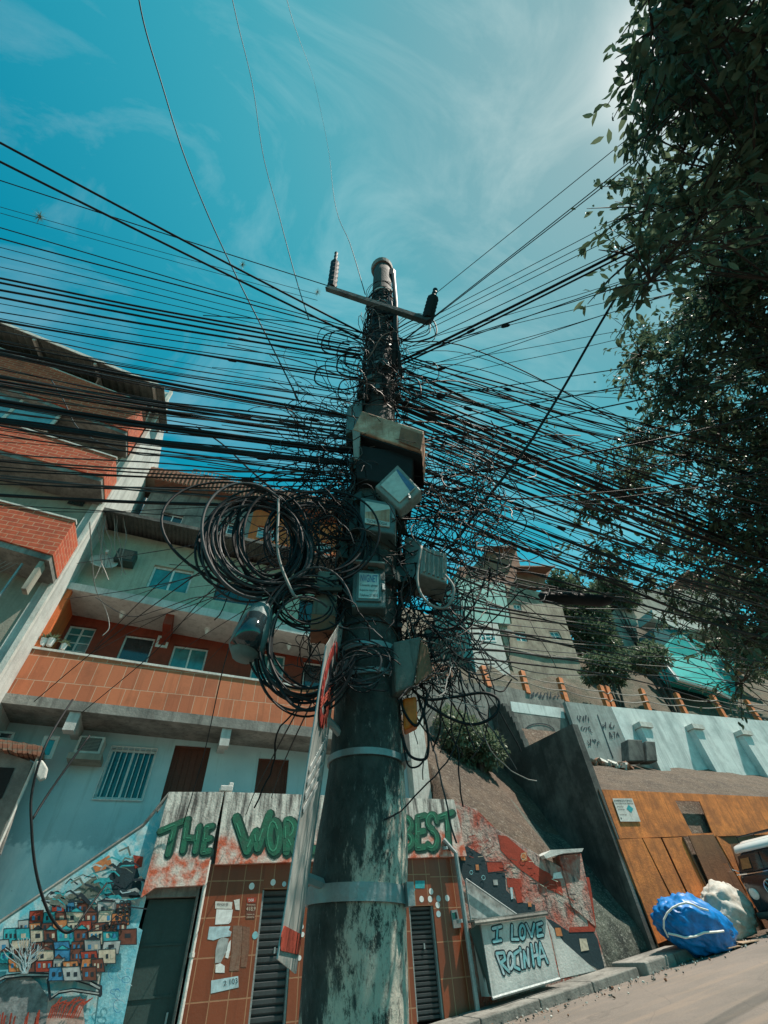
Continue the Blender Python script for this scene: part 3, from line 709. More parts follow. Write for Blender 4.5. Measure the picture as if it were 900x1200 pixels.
pa([(450, 300), (468, 296), (474, 325), (455, 330)], ORP); pa([(290, 338), (302, 338), (305, 360), (292, 360)], ORP, True); pa([(568, 560), (590, 560), (598, 592), (575, 592)], ORP, True)
pa([(655, 600), (680, 600), (690, 640), (662, 645)], CREAMP); pa([(352, 393), (368, 393), (370, 412), (355, 412)], GREYP); pa([(565, 370), (590, 365), (598, 388), (562, 390)], WHITEP)
pa([(412, 420), (420, 420), (424, 460), (416, 462)], PALEP); pa([(475, 472), (485, 472), (488, 488), (476, 488)], ORP); pa([(236, 305), (252, 305), (256, 325), (240, 325)], ORP)
kk_ = k5
for cx_, cy_, rr in ((274, 368, 7), (317, 386, 8), (458, 312, 12)):
    mb.ribbon([P(x, y, F + .02) for x, y in zc(ell(cx_, cy_, rr * .8, rr, 8), o6, 3)], .9 * k5, FRONT, CYANP if rr < 10 else CREAMP, base=.03)
for i in range(40):     # ragged brush strokes in the red zone
    x0 = rnd.uniform(240, 640); y0 = 235 + (x0 - 240) * .42 + rnd.uniform(-10, 70)
    if y0 < 110 + (x0 - 100) * .56 + 8: continue
    mb.ribbon([P(x, y, F + .02) for x, y in zc([(x0, y0), (x0 + rnd.uniform(8, 26), y0 + rnd.uniform(-14, 20))], o6, 3)], rnd.uniform(.5, 1.6) * k5, FRONT, rnd.choice([REDP, BROWNP, INK, CREAMP, BROWNP]), base=.032)
mb.build('mural_painting', None, rw)
mb = MB(); mb.tube([p + Vector((0, .12, .02)) for p in top] + [P(673, 1022, F + .14)], .045, 6); mb.build('coping', CONC, rw)
# little altar-like slab on the end of the wall
mb = MB(); mb.prism([P(x, y, F - .15) for x, y in ((637, 1002), (646, 996), (684, 994), (682, 998), (660, 1000), (640, 1006))], (0, .45, 0)); sl = mb.build('stone_slab', CONC_W); tag(sl, 'weathered stone slab shelf on a stub at the low end of the painted wall', 'slab')
mb = MB(); mb.prism([P(x, y, F) for x, y in ((655, 1003), (681, 1000), (698, 1086), (670, 1062))], (0, .3, 0)); mb.build('stub_pillar', MURAL_R, sl)
# bin cupboard with I LOVE ROCINHA
Yb_ = 11.55
q = [P(563, 1080, Yb_), P(639, 1072, Yb_), P(655, 1145, Yb_), P(577, 1168, Yb_)]
cab = prism_obj('painted_cabinet', q, (0, .44, 0), CONC_W); tag(cab, 'slanting grey concrete cabinet on the kerb lettered I LOVE ROCINHA', 'cabinet')
mb = MB(); mb.tube([P(556, 1082, Yb_ - .05), P(641, 1070.5, Yb_ - .05)], .04, 6); mb.prism([p + Vector((0, 0, .01)) for p in (P(556, 1081, Yb_), P(640, 1070, Yb_), P(640, 1070, Yb_) + Vector((0, .44, 0)), P(556, 1081, Yb_) + Vector((0, .44, 0)))], (0, 0, .04)); mb.build('lid', CONC, cab)
mb = MB(); mb.tube([P(577, 1170, Yb_ - .06), P(656, 1147, Yb_ - .06)], .03, 6); mb.build('foot_rail', GALV, cab)
mb = MB(); mb.prism([P(552, 1090, Yb_ + .2), P(561, 1083, Yb_ + .02), P(576, 1167, Yb_ + .02), P(572, 1160, Yb_ + .2)], (-.02, .02, 0)); mb.build('side_panel', METAL_D, cab)
o65 = (540, 1060); k65 = 6.43
T = [[(240, 182), (305, 165)], [(275, 175), (270, 272)], [(245, 280), (303, 268)], [(385, 158), (383, 262)], [(383, 262), (432, 262)], ell(462, 208, 20, 52), [(492, 150), (532, 242)], [(532, 242), (552, 148)], [(574, 152), (578, 240)], [(574, 152), (610, 140)], [(576, 197), (604, 188)], [(578, 240), (618, 230)],
     [(268, 375), (322, 520)], [(268, 368), (322, 362), (332, 412), (300, 440)], [(300, 440), (362, 505)], ell(372, 425, 20, 60), [(435, 350), (402, 372), (404, 470), (440, 488)], [(445, 330), (448, 345)], [(450, 370), (462, 475)], [(480, 470), (472, 355)], [(472, 355), (512, 462)], [(512, 462), (502, 335)], [(528, 302), (548, 462)], [(565, 300), (585, 450)], [(538, 392), (578, 378)], [(592, 455), (595, 290)], [(595, 290), (652, 438)], [(600, 395), (632, 385)]]
L3 = [zc(s, o65, k65) for s in T]
mb = MB(); kq = (P(600, 1110, Yb_) - P(601, 1110, Yb_)).length
for st in L3: mb.ribbon([P(x, y, Yb_) for x, y in st], 4.6 * kq, FRONT, INK, base=.003, thick=.001, inc=.0001)
mb.k = 0
for i, st in enumerate(L3): mb.ribbon([P(x, y, Yb_) for x, y in st], 2.3 * kq, FRONT, CYANP if i % 3 else PALEP, base=.008, thick=.001, inc=.0001)
mb.build('blue_lettering', None, cab)
# metal strut frame behind the cabinet
mb = MB(); mb.tube([P(545, 1030, F - .05), P(552, 1080, F - .05), P(575, 1165, F - .05)], .02, 6); mb.tube([P(546, 1030, F - .05), P(606, 1072, F - .05)], .02, 6); tag(mb.build('metal_strut', GALV), 'thin grey metal strut frame between the drain pipe and the painted cabinet', 'strut')

# ------------------------------------------------------------------ stairway wall going up the hill (plane X = 11.9)
SX = 11.9
zt = P(671, 848, 11.97).z
def S(x, y): return PX(x, y, SX)
prof = [Vector((SX, 12.0, zt)), S(615, 876)]
steps = [(615, 876), (602, 847), (590, 828), (567, 831), (555, 818), (534, 803)]
pp = [S(*s_) for s_ in steps]
for a_, b_ in zip(pp, pp[1:]):
    n = 3
    for i in range(1, n + 1):
        f0, f1 = (i - 1) / n, i / n
        prof.append(Vector((SX, a_.y + (b_.y - a_.y) * f0 + .01, a_.z + (b_.z - a_.z) * f1))); prof.append(Vector((SX, a_.y + (b_.y - a_.y) * f1, a_.z + (b_.z - a_.z) * f1)))
prof += [Vector((SX, 22.5, pp[-1].z + .8)), Vector((SX, 22.5, 4)), Vector((SX, 12.0, ground(12) - .1))]
sw_ = prism_obj('stairway_wall', prof, (.24, 0, 0), CONC_D); tag(sw_, 'tall dark stained concrete side wall with a stepped top climbing the hill', 'wall')

# ------------------------------------------------------------------ building B (orange tiled balcony)
YB = 12.6; XBL = P(69, 698, YB).x; XBR = P(503, 900, 13.8).x; XBU = P(463, 860, YB).x
Ls2b, Ltb, Ltt = zline((0, 823), (360, 863), YB), zline((0, 811), (365, 852), YB), zline((40, 760), (365, 807), YB)
Ls3b, Ls3t = zline((67, 687), (360, 745), YB), zline((67, 679), (360, 735), YB)
LeB, LeA = zline((140, 625), (394, 682), 13.0), zline((140, 602), (394, 656), 12.0)
L4t, L4r = zline((183, 572), (397, 612), 14.5), zline((183, 558), (397, 595), 14.5)
bld = empty('apartment_house', ((XBL + XBR) / 2, 16, 2), 'teal and green apartment house with a long orange tiled balcony behind the shop row', 'apartment house')
def strip(nm, xa, xb, lo, hi, Y, d, mt, par=bld, holes=(), **k):
    lo_ = lo if callable(lo) else (lambda x: lo); hi_ = hi if callable(hi) else (lambda x: hi)
    return prism_obj(nm, [Vector((xa, Y, hi_(xa))), Vector((xb, Y, hi_(xb))), Vector((xb, Y, lo_(xb))), Vector((xa, Y, lo_(xa)))], (0, d, 0), mt, par, holes, **k)
# ground storey
Y0 = 13.8; XGL = P(-140, 900, Y0).x
gw = [(132, 875), (184, 881), (167, 937), (108, 935)]
gd = [(207, 873), (247, 875), (222, 985), (160, 985)]; gd = [(207, 873), (247, 875), (230, 960), (181, 958)]
gd2 = [(303, 888), (338, 890), (335, 945), (296, 945)]
def vq(px, Y):   # make an opening upright: x of top corners kept
    a, b, c, d = [P(x, y, Y) for x, y in px]; zt_ = (a.z + b.z) / 2; zb_ = (c.z + d.z) / 2; x0_, x1_ = (a.x + d.x) / 2, (b.x + c.x) / 2
    return [Vector((x0_, Y, zt_)), Vector((x1_, Y, zt_)), Vector((x1_, Y, zb_)), Vector((x0_, Y, zb_))]
hw, hd, hd2 = vq(gw, Y0), vq(gd, Y0), vq(gd2, Y0)
small = vq([(362, 897), (371, 897), (371, 905), (362, 905)], Y0)
g0 = strip('wall', XGL, XBR, -1.5, lambda x: Ls2b(x) + .1, Y0, .25, TEAL2, holes=[hw, hd, hd2]); g0['label'] = 'teal ground storey wall, paler low down'
window(bld, hw, WHITEP, flat('half_dark_glass', (.02, .07, .08), .1, .9, 1.2, spec=.8), 2, .05, bars=8, label='barred white window of the teal wall')
def wdoor(par, q, mt, frame, Y_set=.10, label=None):
    q2 = [p + Vector((0, Y_set, 0)) for p in q]; d_ = prism_obj('door', q2, (0, .05, 0), mt, par)
    mb = MB(); w_ = (q[1] - q[0]).length; h_ = (q[0] - q[3]).length
    for u0, v0, u1, v1 in ((0, 0, 1, .035), (0, .035, .07, 1), (.93, .035, 1, 1)):
        mb.prism([blend(q2, u0, v0) - Vector((0, .03, 0)), blend(q2, u1, v0) - Vector((0, .03, 0)), blend(q2, u1, v1) - Vector((0, .03, 0)), blend(q2, u0, v1) - Vector((0, .03, 0))], (0, .03, 0))
    for i in range(1, 6): mb.tube([blend(q2, i / 6, .05) - Vector((0, .004, 0)), blend(q2, i / 6, .98) - Vector((0, .004, 0))], .006, 4)
    mb.build('door_frame', frame, d_)
    if label: d_['label'] = label
    return d_
wdoor(bld, hd, WOODDOOR, WOODDOOR, label='dark red wooden door behind the THE panel')
wdoor(bld, hd2, WOODDOOR, WOODDOOR, label='dark red wooden shutter door beside the road sign')
strip('body', XGL, XBR, -1.5, lambda x: Ls2b(x), Y0 + .45, 7, BLACKM)
# slab, corbels
sl2 = strip('balcony_slab', XBL - .05, XBU, Ls2b, Ltb, YB, 7.5, CONC); sl2['label'] = 'stained lower balcony slab'
for x, y in ((87, 838), (266, 855), (430, 872)):
    cb = MB(); p = P(x, y, YB + .05); cb.prism([(p.x - .12, YB + .06, Ls2b(p.x) - .005), (p.x + .12, YB + .06, Ls2b(p.x) - .005), (p.x + .12, YB + .06, Ls2b(p.x) - .42), (p.x - .12, YB + .06, Ls2b(p.x) - .42)], (0, .28, 0)) ; cb.prism([(p.x - .1, YB + .345, Ls2b(p.x) - .006), (p.x + .1, YB + .345, Ls2b(p.x) - .006), (p.x + .1, YB + .345, Ls2b(p.x) - .25), (p.x - .1, YB + .345, Ls2b(p.x) - .25)], (0, .85, 0)); cb.build('corbel', CONC_W, bld)
tl = strip('balcony_parapet', XBL, XBU, Ltb, Ltt, YB + .03, .14, TILE_O); tl['label'] = 'orange tiled balcony parapet'
strip('parapet_cap', XBL, XBU, lambda x: Ltt(x) + .002, lambda x: Ltt(x) + .06, YB, .2, WHITED)
prism_obj('balcony_side', [Vector((XBL, YB + .2, Ltt(XBL))), Vector((XBL, YB + .2, Ls3b(XBL) - .01)), Vector((XBL, 14.0, Ls3b(XBL) - .01)), Vector((XBL, 14.0, Ltt(XBL)))], (.12, 0, 0), ORWALL, bld)
strip('balcony_post', XBL, XBL + .22, Ltt(XBL) + .062, lambda x: Ls3b(x) - .004, YB + .04, .14, ORWALL)
pm = P(196, 735, 13.2).x; strip('ceiling_beam', pm - .12, pm + .12, lambda x: Ls3b(x) - .35, lambda x: Ls3b(x) - .003, YB + .3, 1.05, REDWALL)
# first floor wall, windows
Y1 = 14.0
wins = [([(78, 731), (111, 735), (100, 772), (67, 770)], 2, GLASS_T, 3), ([(142, 742), (179, 747), (168, 800), (131, 798)], 1, GLASS_D, 0), ([(204, 755), (243, 760), (236, 800), (192, 797)], 2, GLASS_T, 0), ([(297, 765), (335, 766), (330, 812), (291, 808)], 2, GLASS_T, 1), ([(357, 775), (385, 778), (380, 825), (352, 822)], 1, GLASS_D, 0)]
hl = [vq(w_[0], Y1) for w_ in wins]; vent = vq([(185, 745), (199, 747), (196, 760), (182, 758)], Y1)
strip('wall', XBL, XBU, lambda x: Ltb(x) - .05, lambda x: Ls3b(x) - .002, Y1, .2, REDWALL, holes=hl)['label'] = 'dark red balcony wall'
for (px, pn, g, rl), q in zip(wins, hl): window(bld, q, WHITEP, g, pn, .05, rails=rl)
mb = MB(); mb.prism([p - Vector((0, .03, 0)) for p in vent], (0, .03, 0)); vt = mb.build('vent', WHITEP, bld)
mb = MB(); mb.prism([blend([p - Vector((0, .034, 0)) for p in vent], u, v) for u, v in ((.2, .2), (.8, .2), (.8, .8), (.2, .8))], (0, .004, 0)); mb.build('vent_core', REDWALL, vt)
for i, (x, y) in enumerate(((142, 722), (242, 741), (339, 754), (430, 770))):
    p = P(x, y, 13.3); zc_ = Ls3b(p.x)
    mb = MB(); mb.tube([(p.x, 13.3, zc_ - .001), (p.x, 13.3, zc_ - .04), (p.x, 13.3, zc_ - .16), (p.x, 13.3, zc_ - .22)], [.09, .09, .05, .02], 10)
    mb.build('ceiling_lamp', WHITEP, bld, smooth=False)
strip('body', XBL + .2, XBU, Ltb, lambda x: Ls3b(x), Y1 + .4, 6.5, BLACKM)
# second floor
sl3 = strip('balcony_slab', XBL - .1, XBU, Ls3b, Ls3t, YB, 7.5, CONC_W); sl3['label'] = 'pale stained upper slab edge'
Y2 = 12.95
w2 = [([(181, 660), (227, 671), (219, 696), (172, 687)], 2, GLASS_T)]
dk2 = vq([(256, 678), (310, 690), (303, 712), (249, 702)], Y2)
dk3 = vq([(352, 700), (402, 708), (400, 736), (348, 728)], Y2)
h2 = [vq(w_[0], Y2) for w_ in w2]
strip('wall', XBL + .05, XBU, lambda x: Ls3t(x) + .002, LeB, Y2, .2, GREENWALL, holes=h2 + [dk2, dk3])['label'] = 'pale green second storey wall'
window(bld, h2[0], WHITEP, GLASS_T, 2, .06, label='white framed teal curtained sliding window')
window(bld, dk2, METAL_D, GLASS_D, 2, .05, label='dark wide window'); window(bld, dk3, METAL_D, GLASS_D, 3, .05)
prism_obj('side_wall', [Vector((XBL - .02, 12.2, Ls3t(XBL))), Vector((XBL - .02, 12.2, LeA(XBL) - .1)), Vector((XBL - .02, 13.2, LeA(XBL) - .1)), Vector((XBL - .02, 13.2, Ls3t(XBL)))], (.06, 0, 0), GREENWALL, bld)
strip('body', XBL + .2, XBU, Ls3t, lambda x: LeB(x), Y2 + .45, 7.4, BLACKM)
# corrugated awning
mb = MB(); xa_, xb_ = XBL - .1, XBU; n = 150
for i in range(n):
    u0, u1 = i / n, (i + 1) / n; xx0, xx1 = xa_ + (xb_ - xa_) * u0, xa_ + (xb_ - xa_) * u1; dz0, dz1 = (.025 if i % 2 else -.025), (-.025 if i % 2 else .025)
    mb.prism([(xx0, 11.95, LeA(xx0) - .02 + dz0), (xx1, 11.95, LeA(xx1) - .02 + dz1), (xx1, 13.6, LeB(xx1) + .30 + dz1), (xx0, 13.6, LeB(xx0) + .30 + dz0)], (0, 0, .012))
mb.build('corrugated_awning', mat('dark_fibre_cement', (.13, .14, .13), (.03, .035, .035), .6, 2.0, bump=.4), bld)
strip('awning_board', xa_, xb_, lambda x: LeA(x) - .07, lambda x: LeA(x) + .06, 11.91, .04, CONC_D)
# top storey
Y3 = 14.5; XTL = P(183, 565, Y3).x; XM = P(297, 600, Y3).x; XTR = XBU
q1 = vq([(258, 610), (288, 616), (284, 632), (254, 626)], Y3); q2 = vq([(303, 616), (328, 620), (325, 634), (300, 630)], Y3); q3 = vq([(372, 633), (389, 636), (388, 650), (371, 647)], Y3)
q0 = vq([(190, 600), (215, 604), (212, 616), (187, 612)], Y3)
low = lambda x: LeB(x) - .3
strip('wall', XTL, XM, low, L4t, Y3, .2, CONC, holes=[q1, q0])['label'] = 'grey unpainted top storey wall'
strip('wall', XM + .002, XTR, low, L4t, Y3, .2, ORWALL, holes=[q2, q3])['label'] = 'orange painted top storey wall'
window(bld, q0, WHITEP, GLASS_D, 2, .04); window(bld, q1, WHITEP, GLASS_D, 3, .05, rails=2); window(bld, q2, WHITEP, GLASS_G, 3, .05, rails=3); window(bld, q3, WHITEP, GLASS_G, 2, .05, rails=4)
rb = strip('roof_edge', XTL - .3, XTR, lambda x: L4t(x) + .004, L4r, Y3 - .5, 1.2, BRICK_B); rb['label'] = 'worn brown brick and tile roof edge'
mb = MB()
for i in range(60):
    x_ = XTL - .2 + i * (XTR - XTL) / 60; mb.box((x_, Y3 - .52, (L4t(x_) + L4r(x_)) / 2), .05, .06, (L4r(x_) - L4t(x_)) * .92)
mb.build('tile_rib', BRICK_B, rb)
mb = MB(); xg0, xg1 = P(222, 560, Y3 - .5).x, P(306, 575, Y3 - .5).x
for i in range(20):
    x_ = xg0 + (xg1 - xg0) * i / 19; mb.tube([(x_, Y3 - .4, L4r(x_)), (x_, Y3 - .4, L4r(x_) + .45)], .018, 4)
mb.tube([(xg0, Y3 - .4, L4r(xg0) + .45), (xg1, Y3 - .4, L4r(xg1) + .45)], .03, 5); mb.tube([(xg0, Y3 - .4, L4r(xg0) + .2), (xg1, Y3 - .4, L4r(xg1) + .2)], .018, 5)
mb.build('roof_railing', CONC, bld)
strip('body', XTL, XTR, low, L4t, Y3 + .4, 6, BLACKM)
# white clad pilaster at the right end
wp = prism_obj('pilaster', rect(P(483, 900, 13.4).x, P(502, 900, 13.4).x, 0, P(495, 840, 13.4).z, 13.4), (0, .38, 0), WHITED, bld)
# pots, dish, clutter
def pot(x, y, Y, label, s=1):
    p = P(x, y, Y); t = empty('potted_plant', p, label, 'potted plant')
    mb = MB(); mb.tube([p, p + Vector((0, 0, .05)), p + Vector((0, 0, .22 * s))], [.07 * s, .08 * s, .11 * s], 10); mb.build('pot', WHITEP, t)
    mb = MB(); rr = random.Random(int(x * 7))
    for i in range(60):
        d = Vector((rr.uniform(-1, 1), rr.uniform(-1, 1), rr.uniform(.1, 1.3))).normalized(); a = p + Vector((0, 0, .2 * s)); b = a + d * rr.uniform(.12, .3) * s; w_ = d.cross(Vector((0, 0, 1))).normalized() * .02
        mb.add([a, a.lerp(b, .5) + w_, b + Vector((0, 0, -.03)), a.lerp(b, .5) - w_], [(0, 1, 2, 3)])
    mb.build('leaves', LEAF2, t, norm=False)
zp = lambda x, Y: None
for (x, lab) in ((48, 'leftmost small plant in a white pot on the orange parapet'), (57, 'second small plant from the left on the orange parapet')):
    p = P(x, 757, YB + .1); pot(x, 757, YB + .1, lab, .9)
pot(73, 761, YB + .1, 'third small plant on the orange parapet, beside the louvred window', .7)
dp = P(121, 662, 12.75)
dish = empty('satellite_dish', dp, 'off white satellite dish on a bent arm fixed to the green wall', 'satellite dish')
mb = MB(); n = Vector((.1, -.85, .40)).normalized(); e1 = n.orthogonal().normalized(); e2 = n.cross(e1); vs = [dp + Vector((0, -.05, 0))]; fs = []
for r_ in (1, 2, 3, 4):
    for i in range(16):
        a = i * math.pi / 8; vs.append(dp + Vector((0, -.05, 0)) + (e1 * math.cos(a) * .95 + e2 * math.sin(a)) * .1 * r_ + n * (.006 * r_ * r_))
for i in range(16):
    fs.append((0, 1 + i, 1 + (i + 1) % 16))
    for r_ in range(3): fs.append((1 + r_ * 16 + i, 1 + (r_ + 1) * 16 + i, 1 + (r_ + 1) * 16 + (i + 1) % 16, 1 + r_ * 16 + (i + 1) % 16))
mb.add(vs, fs); o = mb.build('dish', WHITED, dish, smooth=True); sm = o.modifiers.new('thick', 'SOLIDIFY'); sm.thickness = .012
mb = MB(); mb.tube([dp + Vector((-.1, .1, .5)), dp + Vector((-.1, -.05, .1)), dp + Vector((0, -.02, 0))], .022, 6); mb.tube([dp + Vector((0, 0, -.1)), dp + n * .45], .012, 5); mb.box(dp + n * .47, .08, .08, .1); mb.build('mount_arm', WHITED, dish)
def acunit(quad, Y, d, label, body, parent=None, shelf=True):
    q_ = vq(quad, Y); t = prism_obj('air_conditioner', q_, (0, d, 0), body, None, bevel=.02); tag(t, label, 'air conditioner')
    mb = MB(); mb.prism([blend(q_, u, v) - Vector((0, .012, 0)) for u, v in ((.1, .12), (.9, .12), (.9, .85), (.1, .85))], (0, .012, 0)); g = mb.build('front_grille', METAL_D, t)
    mb = MB()
    for i in range(9): v = .17 + i * .08; a_, b_ = blend(q_, .13, v), blend(q_, .87, v); mb.tube([a_ - Vector((0, .018, 0)), b_ - Vector((0, .018, 0))], .008, 4)
    mb.build('louvre', BOXG, g)
    if shelf:
        mb = MB(); a_, b_ = q_[3], q_[2]; mb.prism([a_ + Vector((-.08, -.05, -.005)), b_ + Vector((.08, -.05, -.005)), b_ + Vector((.08, -.05, -.14)), a_ + Vector((-.08, -.05, -.14))], (0, d + .04, 0)); mb.build('shelf', BEIGE, t)
    return t
acunit([(94, 861), (123, 864), (117, 884), (86, 882)], 13.3, .48, 'window air conditioner on a beige shelf left of the barred window', WHITED)
acunit([(137, 641), (160, 646), (157, 659), (135, 655)], 12.55, .38, 'dark air conditioner hung under the awning on the green wall', METAL_D, shelf=False)
mb = MB(); mb.prism([p - Vector((0, .04, 0)) for p in small], (0, .04, 0)); tag(mb.build('junction_box', BOXG), 'tiny beige junction box on the pale teal wall left of the road sign', 'junction box')
# white cables hanging at the party wall
rr = random.Random(3)
for i in range(9):
    x = rr.uniform(112, 152); a = P(x, 598, 12.1); b = P(x + rr.uniform(-10, 12), 650 + rr.uniform(0, 35), 12.4); pts = []
    for j in range(9):
        t = j / 8; p = a.lerp(b, t); p.x += .1 * math.sin(t * 9 + i) * t; p.z -= .05 * math.sin(t * 7 + i * 2); pts.append(p)
    mb = MB(); mb.tube(pts, .012, 4); tag(mb.build('hanging_wire', CABLE_W), 'loose pale wire dangling from the awning in front of the green wall', 'wire', 'pale wires dangling before the green wall')

# left lean-to with white pipe, broken eave and frames
YL = 13.0
lt = empty('stair_porch', P(10, 950, YL), 'grey stair porch with broken brown eave at the far left of the teal wall', 'stair porch')
prism_obj('side_slab', Q([(38, 893), (0, 1000), (-60, 1080), (-60, 880), (0, 880)], YL), (0, .12, 0), CONC, lt)
mb = MB(); mb.tube([P(46, 884, YL - .06), P(0, 988, YL - .06), P(-30, 1055, YL - .06)], .03, 6); mb.build('rail_pipe', WHITED, lt)
mb = MB(); rr = random.Random(9)
for i in range(12):
    x = -20 + i * 5.8; mb.prism([P(x, 863 + i * .9 + rr.uniform(-1, 1), YL - .25), P(x + 5.6, 864 + i * .9, YL - .25), P(x + 5, 874 + i + rr.uniform(0, 3), YL - .25), P(x, 873 + i + rr.uniform(0, 3), YL - .25)], (0, .5, 0))
mb.build('broken_eave', BRICK_B, lt)
window(lt, Q([(0, 856), (18, 858), (14, 868), (-6, 866)], YL + .4), WHITED, GLASS_D, 1, .05, setback=0)
window(lt, Q([(52, 862), (71, 863), (60, 890), (42, 888)], YL + .2), WHITED, GLASS_T, 1, .08, setback=0)
prism_obj('dark_opening', Q([(-20, 898), (17, 900), (2, 935), (-40, 960)], YL - .02), (0, .015, 0), BLACKM, lt)
mb = MB(); mb.prism(Q([(42, 892), (50, 890), (56, 900), (53, 912), (46, 915), (40, 906)], YL - .2), (0, .12, 0)); tag(mb.build('hanging_cloth', WHITED, bevel=.03), 'grubby white cloth bundle hanging at the end of the broken eave', 'cloth')

# ------------------------------------------------------------------ building A (red brick balconies, upper left)
YA = 11.6; XA = P(163, 520, YA).x
ha = empty('brick_house', (XA - 4, 13, 4), 'tall house at upper left with red brick balconies and a corrugated roof', 'house')
zr = P(193, 455, YA).z
swl = prism_obj('side_wall', [Vector((XA, YA, 3.5)), Vector((XA, YA, zr - .25)), Vector((XA, 15.5, zr - 1.8)), Vector((XA, 15.5, 3.5))], (-.25, 0, 0), CONC_W, ha); swl['label'] = 'whitewashed side wall seen edge on'
mb = MB(); mb.box((XA + .03, YA - .03, (zr + 4) / 2), .12, .14, zr - 4.4); mb.build('corner_trim', WHITED, ha)
YW = 11.62
prism_obj('wall', rect(-24, XA - .26, 3.5, zr - .4, YW + .02), (0, .2, 0), BEIGE, ha)['label'] = 'beige rendered wall behind the balconies'
prism_obj('body', rect(-24, XA - .3, 3.5, zr - .7, YW + .5), (0, 4.5, 0), BLACKM, ha)
Yk = 10.5; XK = P(136, 537, Yk).x
def balcony(top, bot, topR, sill, Yk=Yk, depth=1.1, XK=XK):
    lt_, lb_ = zline(*top, Yk), zline(*bot, Yk)
    zt_, zb_ = lt_(XK), lb_(XK)
    p = strip('brick_parapet', -20, XK, lb_, lt_, Yk, .13, BRICK_A, ha)
    prism_obj('brick_return', [Vector((XK, Yk + .135, zb_)), Vector((XK, Yk + .135, zt_)), Vector((XK, YW + .01, zt_)), Vector((XK, YW + .01, zb_))], (-.13, 0, 0), BRICK_A, ha)
    strip('parapet_cap', -20, XK + .02, lambda x: lt_(x) + .002, lambda x: lt_(x) + .05, Yk - .03, .19, WHITED, ha)
    s = prism_obj('floor_slab', [Vector((-20, Yk + .05, lb_(-20) - .004)), Vector((XK - .02, Yk + .05, zb_ - .004)), Vector((XK - .02, YW, zb_ - .004)), Vector((-20, YW, lb_(-20) - .004))], (0, 0, -.16), CONC, ha)
    return lt_, lb_
B1 = balcony(((0, 588), (86, 610)), ((0, 632), (55, 648)), None, None)
B2 = balcony(((0, 494), (136, 537)), ((0, 526), (118, 558)), None, None)
B3 = balcony(((0, 409), (171, 474)), ((0, 448), (158, 508)), None, None, XK=P(171, 474, Yk).x)
# enclosures above the parapets
ga = vq([(-60, 462), (75, 478), (46, 506), (-60, 486)], Yk + .2)
zz0, zz1 = B2[0](XK - 3) + .05, B3[1](XK - 3) - .1
xg0, xg1 = -14, P(62, 500, Yk + .3).x
window(ha, rect(xg0, xg1, B2[0]((xg0 + xg1) / 2) + .02, B3[1]((xg0 + xg1) / 2) - .17, Yk + .22), WHITED, GLASS_G, 6, .09, setback=0, label='large pale glazed balcony enclosure')
prism_obj('blank_panel', Q([(80, 478), (158, 509), (152, 522), (128, 533), (62, 508)], YW - .1), (0, .08, 0), CONC, ha)
wnd = vq([(10, 560), (60, 575), (48, 596), (0, 585)], YW)
prism_obj('dark_window', [p - Vector((0, .03, 0)) for p in vq([(95, 560), (112, 564), (100, 596), (84, 590)], YW)], (0, .02, 0), GLASS_D, ha)
# wire mesh in the lowest opening
mb = MB(); zb_, zt_ = 5.2, B1[1](XK) - .2; xm0, xm1 = XK - 6, XK - .6
n = 46
for i in range(n):
    x = xm0 + (xm1 - xm0) * i / n; h = zt_ - zb_
    for s_ in (1, -1):
        xe = x + s_ * h * .6
        if xm0 <= xe <= xm1: mb.tube([(x, Yk + .3, zb_), (xe, Yk + .3, zt_)], .007, 3, cap=False)
mb.tube([(xm1, Yk + .3, zb_), (xm1, Yk + .3, zt_)], .03, 5); mb.tube([(xm0, Yk + .3, zb_), (xm1, Yk + .3, zb_)], .03, 5)
mb.build('wire_mesh', GALV, ha)
prism_obj('mesh_post', rect(P(51, 652, Yk + .1).x - .02, P(53, 652, Yk + .1).x + .05, P(30, 690, Yk + .1).z, B1[1](XK) - .17, Yk + .1), (0, .25, 0), BEIGE, ha)
prism_obj('brick_parapet', rect(-20, XK + .0, 3.2, 5.15, Yk + .1), (0, .13, 0), BRICK_A, ha)
# corrugated roof overhang
a, b = P(0, 378, 9.9), P(193, 455, 9.9); lr = zline((0, 378), (193, 455), 9.9)
xe = P(193, 455, 9.9).x; mb = MB(); n = 110
for i in range(n):
    x0, x1_ = xe - 16 * (1 - i / n), xe - 16 * (1 - (i + 1) / n); d0, d1 = (.055, -.055) if i % 2 else (-.055, .055)
    mb.prism([(x0, 9.9, lr(x0) + d0), (x1_, 9.9, lr(x1_) + d1), (x1_, 12.6, lr(x1_) + .9 + d1), (x0, 12.6, lr(x0) + .9 + d0)], (0, 0, .015))
rfA = mb.build('corrugated_roof', mat('grey_corrugated_sheet', (.22, .24, .22), (.06, .065, .06), .6, 1.5), ha)
for i in range(6):
    mb = MB(); x0 = xe - .4 - i * 2.1; mb.prism([(x0, 9.95, lr(x0) - .06), (x0 + .08, 9.95, lr(x0) - .06), (x0 + .08, 12.5, lr(x0) + .78), (x0, 12.5, lr(x0) + .78)], (0, 0, -.12))
    mb.tube([(x0 + .04, 10.7, lr(x0) + .1), (x0 - .2, YA, lr(x0) - .8)], .03, 5); mb.build('rafter', WHITED, rfA)
mb = MB(); mb.prism([(xe - 16, 9.86, lr(xe - 16) - .05), (xe, 9.86, lr(xe) - .05), (xe, 9.86, lr(xe) + .08), (xe - 16, 9.86, lr(xe - 16) + .08)], (0, .03, 0)); mb.build('fascia', WHITED, rfA)

